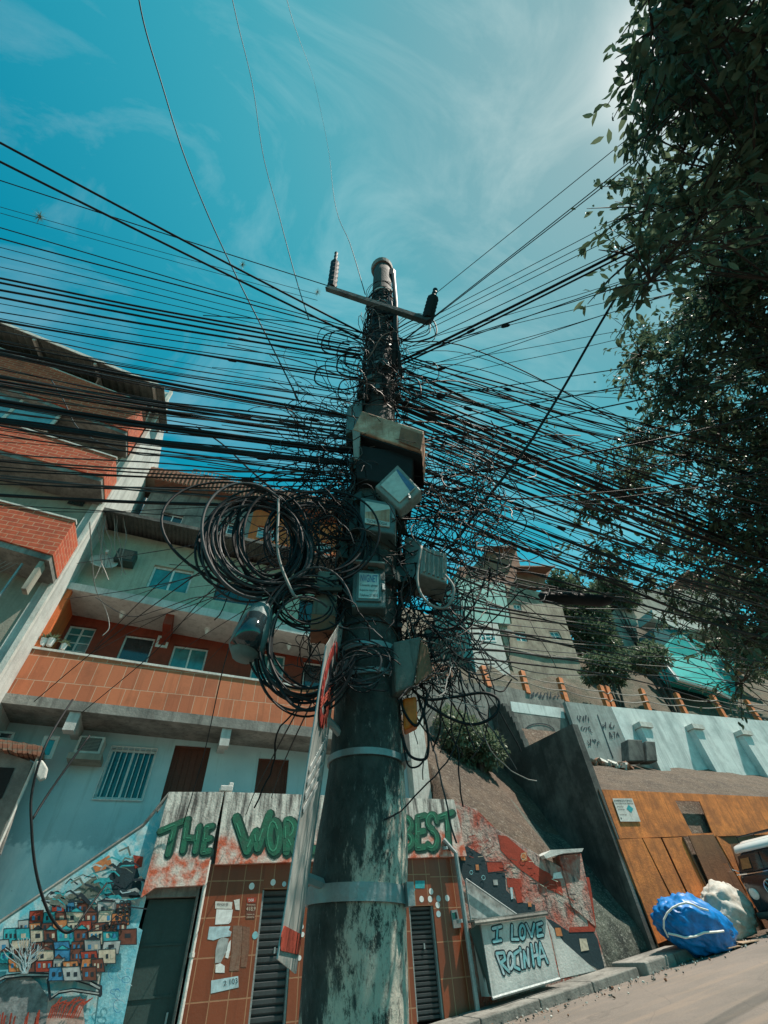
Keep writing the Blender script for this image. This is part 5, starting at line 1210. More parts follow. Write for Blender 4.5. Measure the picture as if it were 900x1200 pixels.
# smooth radii
for _ in range(3): rads = [rads[0]] + [(rads[i - 1] + rads[i] * 2 + rads[i + 1]) / 4 for i in range(1, len(rads) - 1)] + [rads[-1]]
for _ in range(3): pts = [pts[0]] + [(pts[i - 1] + pts[i] * 2 + pts[i + 1]) / 4 for i in range(1, len(pts) - 1)] + [pts[-1]]
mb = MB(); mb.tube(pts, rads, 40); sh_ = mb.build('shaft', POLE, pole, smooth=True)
def at_z(z):
    for a, b, ra, rb in zip(pts, pts[1:], rads, rads[1:]):
        if a.z <= z <= b.z: t = (z - a.z) / (b.z - a.z); return a.lerp(b, t), ra + (rb - ra) * t
    return (pts[-1], rads[-1]) if z > pts[-1].z else (pts[0], rads[0])
def at_y(y): return axis_pt(y)
def band(y, h, mt, tilt=0, th=.008, nm='steel_band', par=pole):
    p, r = at_z(axis_pt(y)[0].z); mb = MB(); n_ = 40; vs = []; fs = []
    hd = Vector((-p.x, -p.y, 0)).normalized(); sd = Vector((0, 0, 1)).cross(hd)
    for i in range(n_):
        a = 2 * math.pi * i / n_; dirv = hd * math.cos(a) + sd * math.sin(a); dz = tilt * math.sin(a)
        for rr__, zz in ((r + .002, -h / 2), (r + .002 + th, -h / 2), (r + .002 + th, h / 2), (r + .002, h / 2)): vs.append(p + dirv * rr__ + Vector((0, 0, zz + dz)))
    for i in range(n_):
        j = (i + 1) % n_
        for k_ in range(4): l = (k_ + 1) % 4; fs.append((i * 4 + k_, i * 4 + l, j * 4 + l, j * 4 + k_))
    mb.add(vs, fs); o = mb.build(nm, mt, par); 
    mb = MB(); c = p + (hd * math.cos(1.15) + sd * math.sin(1.15)) * (r + .02) + Vector((0, 0, tilt * math.sin(1.15))); mb.box(c, .03, .05, h * 1.3); mb.build('buckle', mt, o)
    return o
band(1052, .055, GALV, -.01); band(895, .028, GALV, -.01); band(803, .03, GALV); band(772, .03, GALV); band(745, .02, CABLE_G)
for y in (350, 365, 392, 415, 440): band(y, .05, CONC_W if y < 370 else GALV, .01)
# cap and head fittings
mb = MB(); p, r = at_z(top.z); mb.tube([top + Vector((0, 0, -.02)), top + Vector((0, 0, .12)), top + Vector((0, 0, .2))], [rt * 1.2, rt * 1.3, rt * .5], 20); mb.build('cap', CONC, pole)
mb = MB(); q = PD(459, 326, pdist(326)); mb.tube([q, q + Vector((.03, 0, .35))], .07, 8); q = PD(456, 360, pdist(360) - .1); mb.tube([q, q + Vector((0, 0, -.5))], [.09, .07], 8); mb.build('bracket', CABLE, pole)
# cross arm
A1, A2 = PD(384, 338, pdist(340) - .1), PD(503, 377, pdist(365) - .1)
A2.z = A1.z + (A2.z - A1.z) * 1.0
mb = MB(); dv = (A2 - A1); L_ = dv.length; dv.normalize(); sd = dv.cross(Vector((0, 0, 1))).normalized() * .032; uu = sd.cross(dv).normalized() * .038
mb.add([A1 - sd - uu, A1 + sd - uu, A1 + sd + uu, A1 - sd + uu, A2 - sd - uu, A2 + sd - uu, A2 + sd + uu, A2 - sd + uu], [(0, 1, 2, 3), (4, 5, 6, 7), (0, 1, 5, 4), (1, 2, 6, 5), (2, 3, 7, 6), (3, 0, 4, 7)])
arm = mb.build('cross_arm', CONC_D, pole)
for (pa_, pb_, nm) in (((389, 337), (394, 297), 'insulator'), ((501, 374), (510, 340), 'insulator')):
    a, b = PD(*pa_, pdist(340) - .1), PD(*pb_, pdist(340) - .1); mb = MB(); n_ = 9; pp_ = []; rr_ = []
    for i in range(n_ * 2): t = i / (n_ * 2 - 1); pp_.append(a.lerp(b, t)); rr_.append((.075 if i % 2 else .05) * (1 if t < .7 else .45))
    mb.tube(pp_, rr_, 10); mb.build(nm, CABLE, arm)
for (xa_, ya_, xb_, yb_, r_) in ((461, 322, 462, 430, .03), (438, 360, 430, 470, .025), (455, 345, 470, 440, .018), (441, 372, 452, 470, .02)):
    q0_, q1_ = PD(xa_, ya_, pdist(ya_) - .14), PD(xb_, yb_, pdist(yb_) - .16); mb = MB(); mb.tube([q0_, q0_.lerp(q1_, .4) + Vector((.03, 0, 0)), q1_], r_, 7); mb.build('conduit', CABLE, pole, smooth=True)
# stay rings, clamps along the pole
rr = random.Random(1)
for i in range(40):
    y = rr.uniform(380, 760); p, r = at_z(axis_pt(y)[0].z); a = rr.uniform(-2.2, 2.2) + math.atan2(-p.y, -p.x); d_ = Vector((math.cos(a), math.sin(a), 0)); mb = MB(); mb.box(p + d_ * (r + .04), .06, .06, rr.uniform(.05, .14), None, Matrix.Rotation(a, 3, 'Z')); mb.build('clamp', METAL_D, pole)


# ------------------------------------------------------------------ boxes, sign and coils on the pole
def face_plane(px, py, dist):          # vertical plane facing the street side of the pole
    c = PD(px, py, dist); n_ = Vector((-c.x, -c.y, 0)).normalized(); return c, n_
def PL(x, y, c, n_):
    r_ = ray(x, y); t = (c - CAM).dot(n_) / r_.dot(n_); return CAM + r_ * t
def pbox(name, label, px, dist, depth, mt, cat='box', door=None, doormt=None, tiltn=None, bevel=.012, inner=.12):
    cx, cy = sum(p[0] for p in px) / len(px), sum(p[1] for p in px) / len(px); c, n_ = face_plane(cx, cy, dist)
    if tiltn: n_ = (n_ + Vector(tiltn)).normalized()
    q = [PL(x, y, c, n_) for x, y in px]; o = prism_obj(name, q, -n_ * depth, mt, None, bevel=bevel); tag(o, label, cat)
    if doormt:
        k_ = inner; mb = MB(); qq = [blend(q, u, v) + n_ * .001 for u, v in ((k_, k_), (1 - k_, k_), (1 - k_, 1 - k_), (k_, 1 - k_))]; mb.prism(qq, n_ * .012); mb.build('box_door', doormt, o, bevel=.004)
        mb = MB(); mb.box(blend(q, 1 - k_ * .5, .5) + n_ * .01, .015, .015, .04); mb.build('latch', GALV, o)
    return o, q, n_
o, q, n_ = pbox('terminal_box', 'teal grey terminal box with a white label lettered in blue on the pole', [(414, 666), (451, 669), (452, 712), (412, 711)], 2.02, .16, BOXT, doormt=BOXT)
lq = [blend(q, u, v) + n_ * .014 for u, v in ((.20, .16), (.80, .16), (.80, .82), (.20, .82))]
lb = prism_obj('label_plate', lq, n_ * .002, flat('pale_label', (.50, .60, .58), .5, .15), o)
for s_, (u0, v0, u1, v1), m_ in (('NVGNET', (.08, .06, .95, .36), flat('blue_ink', (.01, .12, .30), .5, .1)), ('Conexão global', (.05, .45, .95, .56), INK), ('Suporte técnico', (.05, .65, .92, .75), INK), ('Telefone 27 9810', (.05, .84, .95, .94), INK)):
    text(s_, [blend(lq, u0, v0), blend(lq, u1, v0), blend(lq, u1, v1), blend(lq, u0, v1)], 'lettering', m_, lb, n_, .004)
mb = MB(); tp_ = q[0] + Vector((0, 0, .015)), q[1] + Vector((0, 0, .015)); mb.prism([tp_[0] + n_ * .05, tp_[1] + n_ * .05, tp_[1] - n_ * .16, tp_[0] - n_ * .16], (0, 0, .012)); mb.build('rain_hood', BOXG, o)
o, q, n_ = pbox('terminal_box', 'teal box with a pale lettered window below the tilted box', [(422, 582), (464, 590), (463, 626), (421, 619)], 1.98, .2, BOXT, doormt=BOXP, inner=.15)
lq = [blend(q, u, v) + n_ * .014 for u, v in ((.2, .2), (.8, .2), (.8, .8), (.2, .8))]
text('TECNOLOGIA', [blend(q, .2, .74) , blend(q, .78, .74), blend(q, .78, .82), blend(q, .2, .82)], 'lettering', INK, o, n_, .015)
mb = MB(); mb.prism([blend(q, u, v) + n_ * .0135 for u, v in ((.16, .52), (.6, .38), (.84, .28), (.84, .7), (.16, .7))], n_ * .001); mb.build('pale_stripe', RUSTW, o)
o, q, n_ = pbox('terminal_box', 'square pale box tilted on its corner beside the pole', [(466, 544), (494, 574), (469, 597), (439, 570)], 1.95, .10, BOXG, doormt=BOXP, inner=.13)
mb = MB(); mb.prism([blend(q, u, v) + n_ * .0135 for u, v in ((.14, .14), (.86, .14), (.86, .36), (.45, .28), (.14, .2))], n_ * .001); mb.build('blue_stain', flat('faded_blue', (.08, .17, .30), .5, .3), o)
o, q, n_ = pbox('junction_cabinet', 'rusty cream box with an open dark underside near the top of the cable mass', [(424, 481), (497, 505), (494, 529), (413, 503)], 1.9, .34, RUSTW, bevel=.01)
mb = MB(); mb.prism([p_ - n_ * .02 - Vector((0, 0, .004)) for p_ in (q[3], q[2], q[2] - n_ * .3, q[3] - n_ * .3)], (0, 0, -.02)); mb.build('open_underside', BLACKM, o)
mb = MB(); mb.prism([PL(x, y, q[0] + n_ * .012, n_) for x, y in ((470, 501), (496, 510), (493, 527), (467, 517))], n_ * .004); mb.build('rust_patch', RUST, o)
mb = MB(); mb.prism([p_ for p_ in (q[3] + Vector((0, 0, -.01)), q[3] + (q[2] - q[3]) * .12 + Vector((0, 0, -.01)), q[3] + (q[2] - q[3]) * .08 - n_ * .05 + Vector((0, 0, -.32)), q[3] - n_ * .05 + Vector((0, 0, -.32)))], -n_ * .03); mb.build('hanging_flap', BOXG, o)
pbox('splice_box', 'dark hollow housing slung beneath the rusty cream box', [(414, 520), (486, 532), (480, 572), (418, 560)], 1.97, .3, BLACKM)
pbox('terminal_box', 'small teal box half hidden at the upper left of the rusty cream box', [(407, 476), (425, 468), (424, 500), (405, 508)], 2.05, .2, BOXT)
o, q, n_ = pbox('junction_box', 'tall wooden looking grey box left of the labelled box', [(373, 668), (398, 670), (393, 722), (365, 720)], 2.02, .16, mat('mottled_grey_box', (.22, .23, .19), (.08, .075, .06), .7, 8))
mb = MB(); mb.prism([p_ + n_ * .004 for p_ in (q[3], q[2], q[2] + Vector((0, 0, -.09)), q[3] + Vector((0, 0, -.09)))], -n_ * .14); mb.build('rusty_base', RUST, o)
o, q, n_ = pbox('terminal_box', 'ribbed grey box with pale front right of the pole', [(494, 640), (524, 648), (524, 684), (492, 672)], 2.1, .2, BOXG, tiltn=(.25, 0, 0))
mb = MB()
for i in range(5): a_ = blend(q, .15 + i * .17, .08) + n_ * .006; b_ = blend(q, .15 + i * .17, .92) + n_ * .006; mb.tube([a_, b_], .008, 5)
mb.build('rib', BOXG, o)
pbox('terminal_box', 'dark teal box tucked between the pole and the ribbed grey box', [(474, 628), (494, 634), (492, 680), (474, 676)], 2.2, .2, BOXT)
o, q, n_ = pbox('crushed_box', 'battered open box hanging low on the right side of the pole', [(461, 752), (494, 745), (486, 804), (464, 812)], 2.1, .14, mat('mottled_old_box', (.17, .19, .17), (.05, .055, .05), .7, 8), tiltn=(.3, 0, -.1))
o2, q2, n2 = pbox('crushed_box', 'loose rusty lid sagging beside the battered box', [(494, 750), (503, 758), (508, 793), (488, 802)], 2.12, .03, RUST, 'box lid', tiltn=(.5, .1, 0))
pbox('orange_box', 'small orange box with white marks at the right edge of the pole', [(471, 818), (488, 815), (489, 848), (473, 856)], 2.2, .08, flat('orange_plastic', (.80, .17, .01), .5, .3, 20))
# old street lamp head hanging left
c0, n0 = face_plane(345, 730, 1.98)
mb = MB(); a_, b_ = PL(310, 708, c0, n0), PL(284, 772, c0, n0)
mb.tube([a_.lerp(b_, t) for t in (0, .1, .3, .6, .85, 1)], [.03, .055, .075, .09, .085, .05], 12, None); lh = mb.build('lamp_housing', BOXT, None, smooth=True); tag(lh, 'old teal street lamp head hanging upside down left of the pole', 'street lamp')
mb = MB(); u_ = (b_ - a_).normalized(); mb.tube([a_.lerp(b_, .35) + n0 * .04, a_.lerp(b_, .9) + n0 * .05], [.055, .07], 12); mb.build('lamp_glass', GLASS_D, lh, smooth=True)
mb = MB(); mb.tube([a_, PL(352, 690, c0, n0), PL(400, 690, c0, n0)], .02, 6); mb.build('lamp_bracket', METAL_D, lh)
# drooping dark sleeve on the right (splice closure)
c1, n1 = face_plane(660, 700, 5.5)
mb = MB(); sp_ = [PD(x, y, d_) for x, y, d_ in ((632, 696, 5.2), (638, 700, 5.25), (650, 701, 5.35), (680, 702, 5.6), (700, 704, 5.75), (712, 703, 5.85), (718, 700, 5.9))]
mb.tube(sp_, [.03, .075, .085, .08, .085, .07, .03], 12); tag(mb.build('cable_splice', CABLE, smooth=True), 'fat black splice sleeve hanging on a cable in front of the hill houses', 'cable splice')

# traffic sign seen almost edge on
c = [PD(401, 721, 2.12), PD(397, 790, 2.12), PD(343, 1092, 2.14), PD(332, 1142, 2.1)]
TR = PD(403, 722, 2.14); BRp = PD(346, 1141, 2.16); TL_ = PD(382, 757, 1.72); BL_ = PD(325, 1124, 1.72)
side = (TR - TL_); side.z = 0; side.normalize(); nsg = (BL_ - TR).cross(BRp - TL_).normalized()
up_l = (TR - BRp); up_l.normalize()
q = [TL_, TR, BRp, BL_]
sg = prism_obj('road_sign', [p_ for p_ in q], -nsg * .003, flat('sign_face_white', (.44, .44, .41), .45, .35, 5), None)
tag(sg, 'tall narrow white road sign strapped edge on to the pole with a red ring symbol', 'road sign')
mb = MB(); mb.k = 0
def spt(u, v): return blend(q, u, v)
ring_ = [spt(.5 + .36 * math.cos(i * math.pi / 12), .235 + .145 * math.sin(i * math.pi / 12)) for i in range(24)]
mb.ribbon(ring_, .05, nsg, flat('sign_red', (.36, .04, .03), .5, .2), base=.001, closed=True, inc=.00008)
mb.build('red_ring', None, sg); mb = MB(); mb.ribbon([spt(.45, .15), spt(.55, .22), spt(.42, .27), spt(.5, .31)], .055, nsg, INK, base=.001, inc=.00008)
for i in range(3): mb.ribbon([spt(.12, .27 + i * .012), spt(.9, .265 + i * .014)], .006, nsg, REDP, base=.005, inc=.00008)
mb.ribbon([spt(.5, .27), spt(.62, .40)], .03, nsg, REDP, base=.006, inc=.00008); mb.ribbon([spt(.6, .30), spt(.42, .39)], .03, nsg, REDP, base=.007, inc=.00008)
mb.build('ring_symbol', None, sg); mb = MB(); mb.ribbon([spt(.04, .955), spt(.96, .95)], .05, nsg, REDP, base=.001, inc=.00008)
mb.build('red_stripe', None, sg); mb = MB()
for i in range(4): mb.ribbon([spt(.1, .52 + i * .04), spt(.9, .46 + i * .04)], .02, nsg, GREYP, base=.001, inc=.00008)
mb.build('faded_lettering', None, sg)
mb = MB(); p, r = at_z(axis_pt(1052)[0].z); mb.tube([spt(.98, .82) - nsg * .02, p], .018, 6); mb.build('sign_bracket', GALV, sg); mb = MB(); p, r = at_z(axis_pt(895)[0].z); mb.tube([spt(.98, .4) - nsg * .02, p], .018, 6); mb.build('sign_bracket', GALV, sg)
mb = MB(); mb.tube([spt(1.0, 0), spt(1.0, 1)], .0035, 5); mb.tube([spt(0, 0), spt(0, 1)], .003, 5); mb.build('sign_rim', GALV, sg)

# coils of spare cable
def loop(cx, cy, rx, ry, dist, rng, a0=0, a1=360, wob=.04, n=44, tilt=0, dvar=.05):
    c, n_ = face_plane(cx, cy, dist + rng.uniform(-dvar, dvar)); ph = rng.uniform(0, 6); out = []
    for i in range(n + 1):
        a = R(a0 + (a1 - a0) * i / n); w_ = 1 + wob * math.sin(2 * a + ph) + wob * .6 * math.sin(3 * a + ph * 2)
        x, y = rx * math.cos(a) * w_, ry * math.sin(a) * w_; ct, st = math.cos(R(tilt)), math.sin(R(tilt))
        p_ = PL(cx + x * ct - y * st, cy + x * st + y * ct, c, n_); p_ += n_ * .03 * math.sin(a * 1.0 + ph); out.append(p_)
    return out
rng = random.Random(21)
mb = MB()
for i in range(17):
    mb.tube(loop(300 + rng.uniform(-12, 14), 637 + rng.uniform(-8, 10), rng.uniform(50, 62), rng.uniform(46, 58), 2.0, rng, tilt=rng.uniform(-25, 25)), rng.choice([.006, .007, .008]), 5, rng.choice([CABLE, CABLE, CABLE, CABLE_G]))
for i in range(6):
    mb.tube(loop(318 + rng.uniform(-6, 6), 634 + rng.uniform(-8, 8), rng.uniform(34, 44), rng.uniform(44, 56), 2.0, rng, tilt=rng.uniform(-25, 25)), .009, 5, CABLE)
co1 = mb.build('cable_coil', None); tag(co1, 'biggest thick coil of black cable hanging high left of the pole', 'cable coil', 'coils of spare cable on the pole')
def single(pts_, r, mt, label, cat='cable', nm='cable', group=None):
    mb = MB(); mb.tube(pts_, r, 6); o = mb.build(nm, mt, smooth=True); return tag(o, label, cat, group)
single(loop(283, 628, 96, 62, 2.05, rng, 70, 420, tilt=14, wob=.02), .008, CABLE, 'single wide loop of black cable circling the biggest coil')
single(loop(294, 633, 58, 66, 1.95, rng, 100, 330, tilt=-20, wob=.02), .009, CABLE_G, 'grey shiny cable loop on the outside of the biggest coil')
mb = MB()
for i in range(15):
    mb.tube(loop(358 + rng.uniform(-6, 8), 752 + rng.uniform(-12, 10), rng.uniform(44, 66), rng.uniform(54, 76), 1.98, rng, 20, 300 + rng.uniform(-30, 30), tilt=rng.uniform(-8, 16)), rng.choice([.005, .006, .007]), 5, rng.choice([CABLE, CABLE, CABLE_G]))
tag(mb.build('cable_coil', None), 'lower drooping coil of thin cables between the hanging lamp and the road sign', 'cable coil', 'coils of spare cable on the pole')
mb = MB()
for i in range(9): mb.tube(loop(370 + rng.uniform(-8, 8), 630 + rng.uniform(-8, 8), rng.uniform(48, 66), rng.uniform(42, 54), 1.98, rng, 150, 430, tilt=rng.uniform(-14, 14)), rng.choice([.005, .007]), 5, CABLE)
tag(mb.build('cable_coil', None), 'looser coil of cable overlapping the pole just right of the biggest coil', 'cable coil', 'coils of spare cable on the pole')
mb = MB()
for i in range(10): mb.tube(loop(432 + rng.uniform(-14, 10), 782 + rng.uniform(-12, 12), rng.uniform(18, 36), rng.uniform(12, 28), 2.03, rng, rng.uniform(0, 90), rng.uniform(300, 420), tilt=rng.uniform(-30, 30)), rng.choice([.003, .004, .005]), 5, rng.choice([CABLE, CABLE_G]))
tag(mb.build('cable_coil', None), 'small ragged coil of thin wire wound on the pole below the labelled box', 'cable coil', 'coils of spare cable on the pole')
mb = MB()
for i in range(6): mb.tube(loop(360 + rng.uniform(-6, 6), 712 + rng.uniform(-5, 5), rng.uniform(30, 40), rng.uniform(16, 24), 1.98, rng, 0, 300, tilt=rng.uniform(-14, 14)), .005, 5, CABLE)
tag(mb.build('cable_coil', None), 'flat small coil of cable above the road sign', 'cable coil', 'coils of spare cable on the pole')
def path(pxd, r, mt, label, group=None, cat='cable', sides=6, nm='cable', smoothn=6, extend=0):
    ctrl = [PD(x, y, d_) for x, y, d_ in pxd]; out = []
    for i in range(len(ctrl) - 1):
        p0 = ctrl[max(i - 1, 0)]; p1 = ctrl[i]; p2 = ctrl[i + 1]; p3 = ctrl[min(i + 2, len(ctrl) - 1)]
        for j in range(smoothn):
            t = j / smoothn; out.append(.5 * ((2 * p1) + (p2 - p0) * t + (2 * p0 - 5 * p1 + 4 * p2 - p3) * t * t + (3 * p1 - p0 - 3 * p2 + p3) * t ** 3))
    out.append(ctrl[-1])
    if extend:
        u_ = (out[-1] - out[-3]).normalized(); u_.z = min(u_.z, .05); out += [out[-1] + u_ * extend * k_ / 3 for k_ in (1, 2, 3)]
    mb = MB(); mb.tube(out, r, sides); o = mb.build(nm, mt, smooth=True); return tag(o, label, cat, group)
D_ = 2.2
path([(470, 790, D_), (495, 818, D_), (530, 817, D_), (565, 812, D_), (584, 820, D_), (580, 838, D_), (556, 849, D_), (528, 842, D_), (498, 824, D_)], .007, CABLE, 'black cable looping out to the right above the bush')
path([(478, 800, D_), (500, 810, D_), (489, 850, D_), (472, 830, D_), (470, 800, D_)], .007, CABLE, 'black cable ring round the small orange box')
path([(470, 860, D_), (480, 885, D_), (497, 890, D_), (502, 878, D_), (500, 850, D_), (490, 815, D_)], .006, CABLE, 'black cable drooping in a hook beside the white pilaster')
path([(472, 868, D_), (478, 896, D_), (490, 898, D_), (500, 886, D_)], .004, CABLE, 'thin cable hanging just below the hook shaped cable')
path([(571, 700, 2.6), (574, 665, 2.5), (560, 700, 2.4), (545, 725, 2.3), (525, 737, 2.25), (500, 730, D_)], .007, CABLE, 'black cable sagging in a deep loop right of the ribbed box')
for i, (pp_, mt, lab) in enumerate((
    ([(494, 640, 2.0), (489, 680, 2.0), (500, 705, 2.0), (522, 712, 2.0), (532, 690, 2.0), (520, 672, 2.0)], CABLE_W, 'pale cable looped below the ribbed grey box'),
    ([(326, 585, 1.9), (326, 605, 1.9), (325, 640, 1.9), (330, 665, 1.9), (343, 695, 1.9), (348, 700, 1.9)], CABLE_W, 'pale grey cable hanging across the biggest coil'),
    ([(105, 612, 9), (108, 655, 10), (112, 690, 10.5), (124, 715, 11), (128, 735, 11), (120, 745, 11)], CABLE_W, 'white cable running down from the satellite dish'),
    ([(112, 700, 10), (150, 722, 9), (185, 715, 8), (230, 700, 6), (280, 705, 4)], CABLE_G, 'grey cable sagging across the second floor slab'),
    ([(230, 500, 4), (260, 520, 3.6), (290, 548, 3.1), (320, 575, 2.6), (350, 610, 2.3), (390, 630, 2.15), (420, 632, 2.1)], CABLE, 'thick black cable curving down to the pole over the orange top storey'),
    ([(60, 445, 5.2), (75, 470, 5), (90, 500, 4.8), (120, 520, 4.4), (160, 532, 4), (200, 535, 3.7), (300, 545, 3), (400, 560, 2.3)], CABLE_G, 'grey cable hooked round the left bundle in front of the brick house'))):
    path(pp_, .010 if i == 4 else (.008 if i in (0, 1, 3, 5) else .011), mt, lab)
path([(105, 862, 11), (60, 925, 10.8), (38, 960, 10.6)], .02, CABLE, 'cable sagging from the air conditioner to the stair porch')
path([(85, 820, 11.2), (55, 870, 10.5), (38, 925, 10.5), (37, 970, 10.5), (42, 1020, 10.6), (55, 1065, 10.8), (72, 1090, 11), (86, 1090, 11), (100, 1070, 11.2), (125, 1035, 11.5)], .02, CABLE, 'long black cable hanging in a loop in front of the house mural')

# wires running off the pole -------------------------------------------------
def wire(x1_, y1_, x0_, y0_, dz=.2, r=.006, sag=.12, ext=1.6, mt=CABLE, off=None, label='', group=None, nseg=18, wob=0, rng_=random, cat='cable'):
    a_ = PD(x1_, y1_, pdist(min(1199, max(320, y1_))) + (off or 0)); e_ = PZ(x0_, y0_, a_.z + dz) if True else None
    far = a_ + (e_ - a_) * ext; out = []; L_ = (e_ - a_).length; ph = rng_.uniform(0, 6)
    for i in range(nseg + 1):
        t = i / nseg * ext; p_ = a_ + (e_ - a_) * t
        p_.z -= sag * 4 * (t / ext) * (1 - t / ext)
        if wob: p_ += Vector((0, 0, 1)) * wob * math.sin(t * 9 + ph) * min(1, t * 3)
        out.append(p_)
    WIRES.append(out); mb = MB(); mb.tube(out, r, 5); o = mb.build('cable', mt, smooth=True); return tag(o, label, cat, group)
WIRES = []
rng = random.Random(77)
# the longest ones upper left
wire(428, 392, 0, 163, .4, .0125, .10, label='upper one of two thick black cables crossing the sky at upper left')
wire(424, 398, 0, 186, .4, .0125, .08, label='lower one of two thick black cables crossing the sky at upper left')
wire(388, 336, 0, 210, .0, .007, .05, label='thin cable from the left insulator to the left edge, under the thick pair')
wire(372, 345, 0, 241, .1, .0035, .05, label='thin cable with an air plant clinging to it, nearer the top')
wire(372, 352, 0, 248, .1, .0035, .05, label='thin cable just below the one carrying the air plant')
yl = [(262, 385), (277, 392), (284, 396), (298, 402), (309, 404), (322, 404), (330, 412), (337, 416), (343, 420), (350, 424), (360, 430), (368, 438), (374, 445)]
for i, (y0_, y1_) in enumerate(yl):
    th = .012 if y0_ in (322, 330, 337, 343) else rng.choice([.004, .005, .006, .008])
    wire(418 + rng.uniform(-10, 14), y1_, 0, y0_, rng.uniform(.05, .35), th, rng.uniform(.03, .14), wob=.01, rng_=rng, label='black cable of the upper left fan against open sky', group='upper left fan of cables')
def interp(tab, v):
    for (a_, b_), (c__, d_) in zip(tab, tab[1:]):
        if v <= c__: return b_ + (d_ - b_) * (v - a_) / (c__ - a_)
    return tab[-1][1]
LT = [(370, 440), (402, 486), (433, 505), (464, 528), (484, 540), (540, 570), (600, 600), (660, 620)]
for i in range(46):
    y0_ = 376 + i * 4.6 + rng.uniform(-4, 4)
    if y0_ > 560 and i % 3: continue
    y1_ = interp(LT, y0_) + rng.uniform(-16, 16)
    th = rng.choice([.003, .004, .005, .006, .007])
    wire(418 + rng.uniform(-10, 14), y1_ + 2, 0, y0_, rng.uniform(-.1, .4), th, rng.uniform(.02, .2), wob=rng.choice([0, .01, .02]), rng_=rng, mt=rng.choice([CABLE, CABLE, CABLE, CABLE_G, CABLE_B]), label='black cable of the dense middle left fan crossing the brick house', group='middle left fan of cables')
for (y0_, y1_, th) in ((372, 440, .010), (404, 486, .014), (409, 489, .012), (436, 500, .011), (440, 505, .011), (462, 526, .017), (466, 529, .014), (485, 541, .020), (487, 543, .015), (446, 512, .01), (571, 590, .013)):
    wire(420, y1_ + 3, 0, y0_, .2, th, .09, label='thick black cable bundle of the middle left fan', group='thick bundles to the left')
# bundle from pole towards the lower right (along the street)
RT = [(510, 425), (560, 440), (600, 455), (620, 470), (640, 490), (660, 520), (700, 560), (760, 620)]
for i in range(62):
    y0_ = 520 + i * 3.6 + rng.uniform(-8, 8)
    y1_ = interp(RT, y0_) + rng.uniform(-36, 36)
    th = rng.choice([.004, .005, .006, .008, .010])
    wire(466 + rng.uniform(-8, 8), y1_, 900, y0_, rng.uniform(-.5, .6), th, rng.uniform(.05, .5), wob=rng.choice([0, .02, .04]), rng_=rng, mt=rng.choice([CABLE, CABLE, CABLE, CABLE_B]), label='black cable of the fan running along the street to the right', group='right hand street fan of cables')
for (y0_, y1_, th) in ((638, 470, .022), (644, 476, .022), (652, 486, .018), (634, 462, .016), (668, 520, .015), (680, 540, .014), (702, 560, .012)):
    wire(466, y1_, 900, y0_, .1, th, .16, label='thick black cable bundle descending along the street to the right', group='thick bundles to the right')
# wires to the upper right, over the street
UR = [(508, 346, 740, 158, .0, .0045, 'thin cable leaving the right insulator towards the upper right'),]
for x1_, y1_, x0_, y0_, dz, th, lab in UR: wire(x1_, y1_, x0_, y0_, dz, th, .02, 2.2, label=lab)
for (x1_, y1_, x0_, y0_, th) in ((492, 398, 740, 185, .005), (488, 402, 742, 190, .005), (495, 385, 730, 254, .004), (492, 392, 730, 262, .004), (486, 400, 728, 270, .004), (490, 408, 726, 290, .005), (500, 398, 730, 325, .0035), (500, 405, 780, 335, .0035), (500, 415, 830, 290, .005), (495, 412, 820, 305, .005), (500, 430, 830, 330, .0035), (500, 440, 760, 350, .0035), (505, 445, 790, 380, .003), (500, 425, 770, 375, .003)):
    wire(x1_ - 26, y1_ + 6, x0_, y0_, rng.uniform(-.1, .2), th, rng.uniform(.02, .1), 2.0, wob=.012 if th < .004 else 0, rng_=rng, label='thin cable of the fan rising to the upper right', group='upper right fan of cables')
wire(464, 426, 900, 200, .2, .014, .10, 1.4, label='thick black cable rising to the upper right into the tree')
wire(464, 430, 900, 207, .2, .010, .10, 1.4, label='second thick cable rising to the upper right just under the first')
for (x1_, y1_, x0_, y0_, th) in ((485, 470, 900, 400, .005), (485, 500, 900, 408, .005), (492, 520, 900, 425, .006), (500, 560, 900, 455, .004), (520, 560, 900, 470, .007), (480, 590, 900, 540, .006), (490, 610, 900, 555, .004), (500, 480, 900, 420, .003), (500, 450, 900, 470, .003), (500, 440, 900, 505, .003), (500, 455, 900, 442, .003), (490, 580, 900, 520, .003), (495, 570, 900, 580, .004), (490, 540, 900, 600, .004)):
    wire(x1_ - 22, y1_, x0_, y0_, rng.uniform(-.1, .3), th, rng.uniform(.05, .22), 1.4, rng_=rng, label='cable crossing level to the right in front of the tree', group='level right fan of cables')
path([(900, -30, 3.0), (878, 40, 2.9), (848, 110, 2.8), (806, 205, 2.75), (770, 272, 2.7), (733, 330, 2.65), (700, 385, 2.6), (660, 455, 2.5), (620, 520, 2.4), (588, 562, 2.35), (560, 598, 2.3), (530, 640, 2.25)], .012, CABLE, 'thick black cable slanting down from the tree top to the right side of the tangle')
# three wires over the top
path([(350, 470, 2.2), (318, 405, 2.3), (280, 330, 2.35), (245, 255, 2.35), (215, 180, 2.4), (190, 100, 2.4), (168, 25, 2.4), (155, -50, 2.4)], .0075, CABLE, 'leftmost of the three thin wires falling from the top edge', extend=9)
path([(362, 375, 2.2), (345, 320, 2.3), (325, 245, 2.35), (308, 180, 2.35), (296, 100, 2.4), (278, 25, 2.4), (262, -50, 2.4)], .007, CABLE, 'middle one of the three thin wires falling from the top edge', extend=9)
path([(428, 345, 2.15), (410, 285, 2.2), (392, 235, 2.3), (384, 170, 2.3), (368, 95, 2.35), (345, 30, 2.35), (325, -50, 2.35)], .007, CABLE, 'rightmost of the three thin wires falling from the top edge', extend=9)
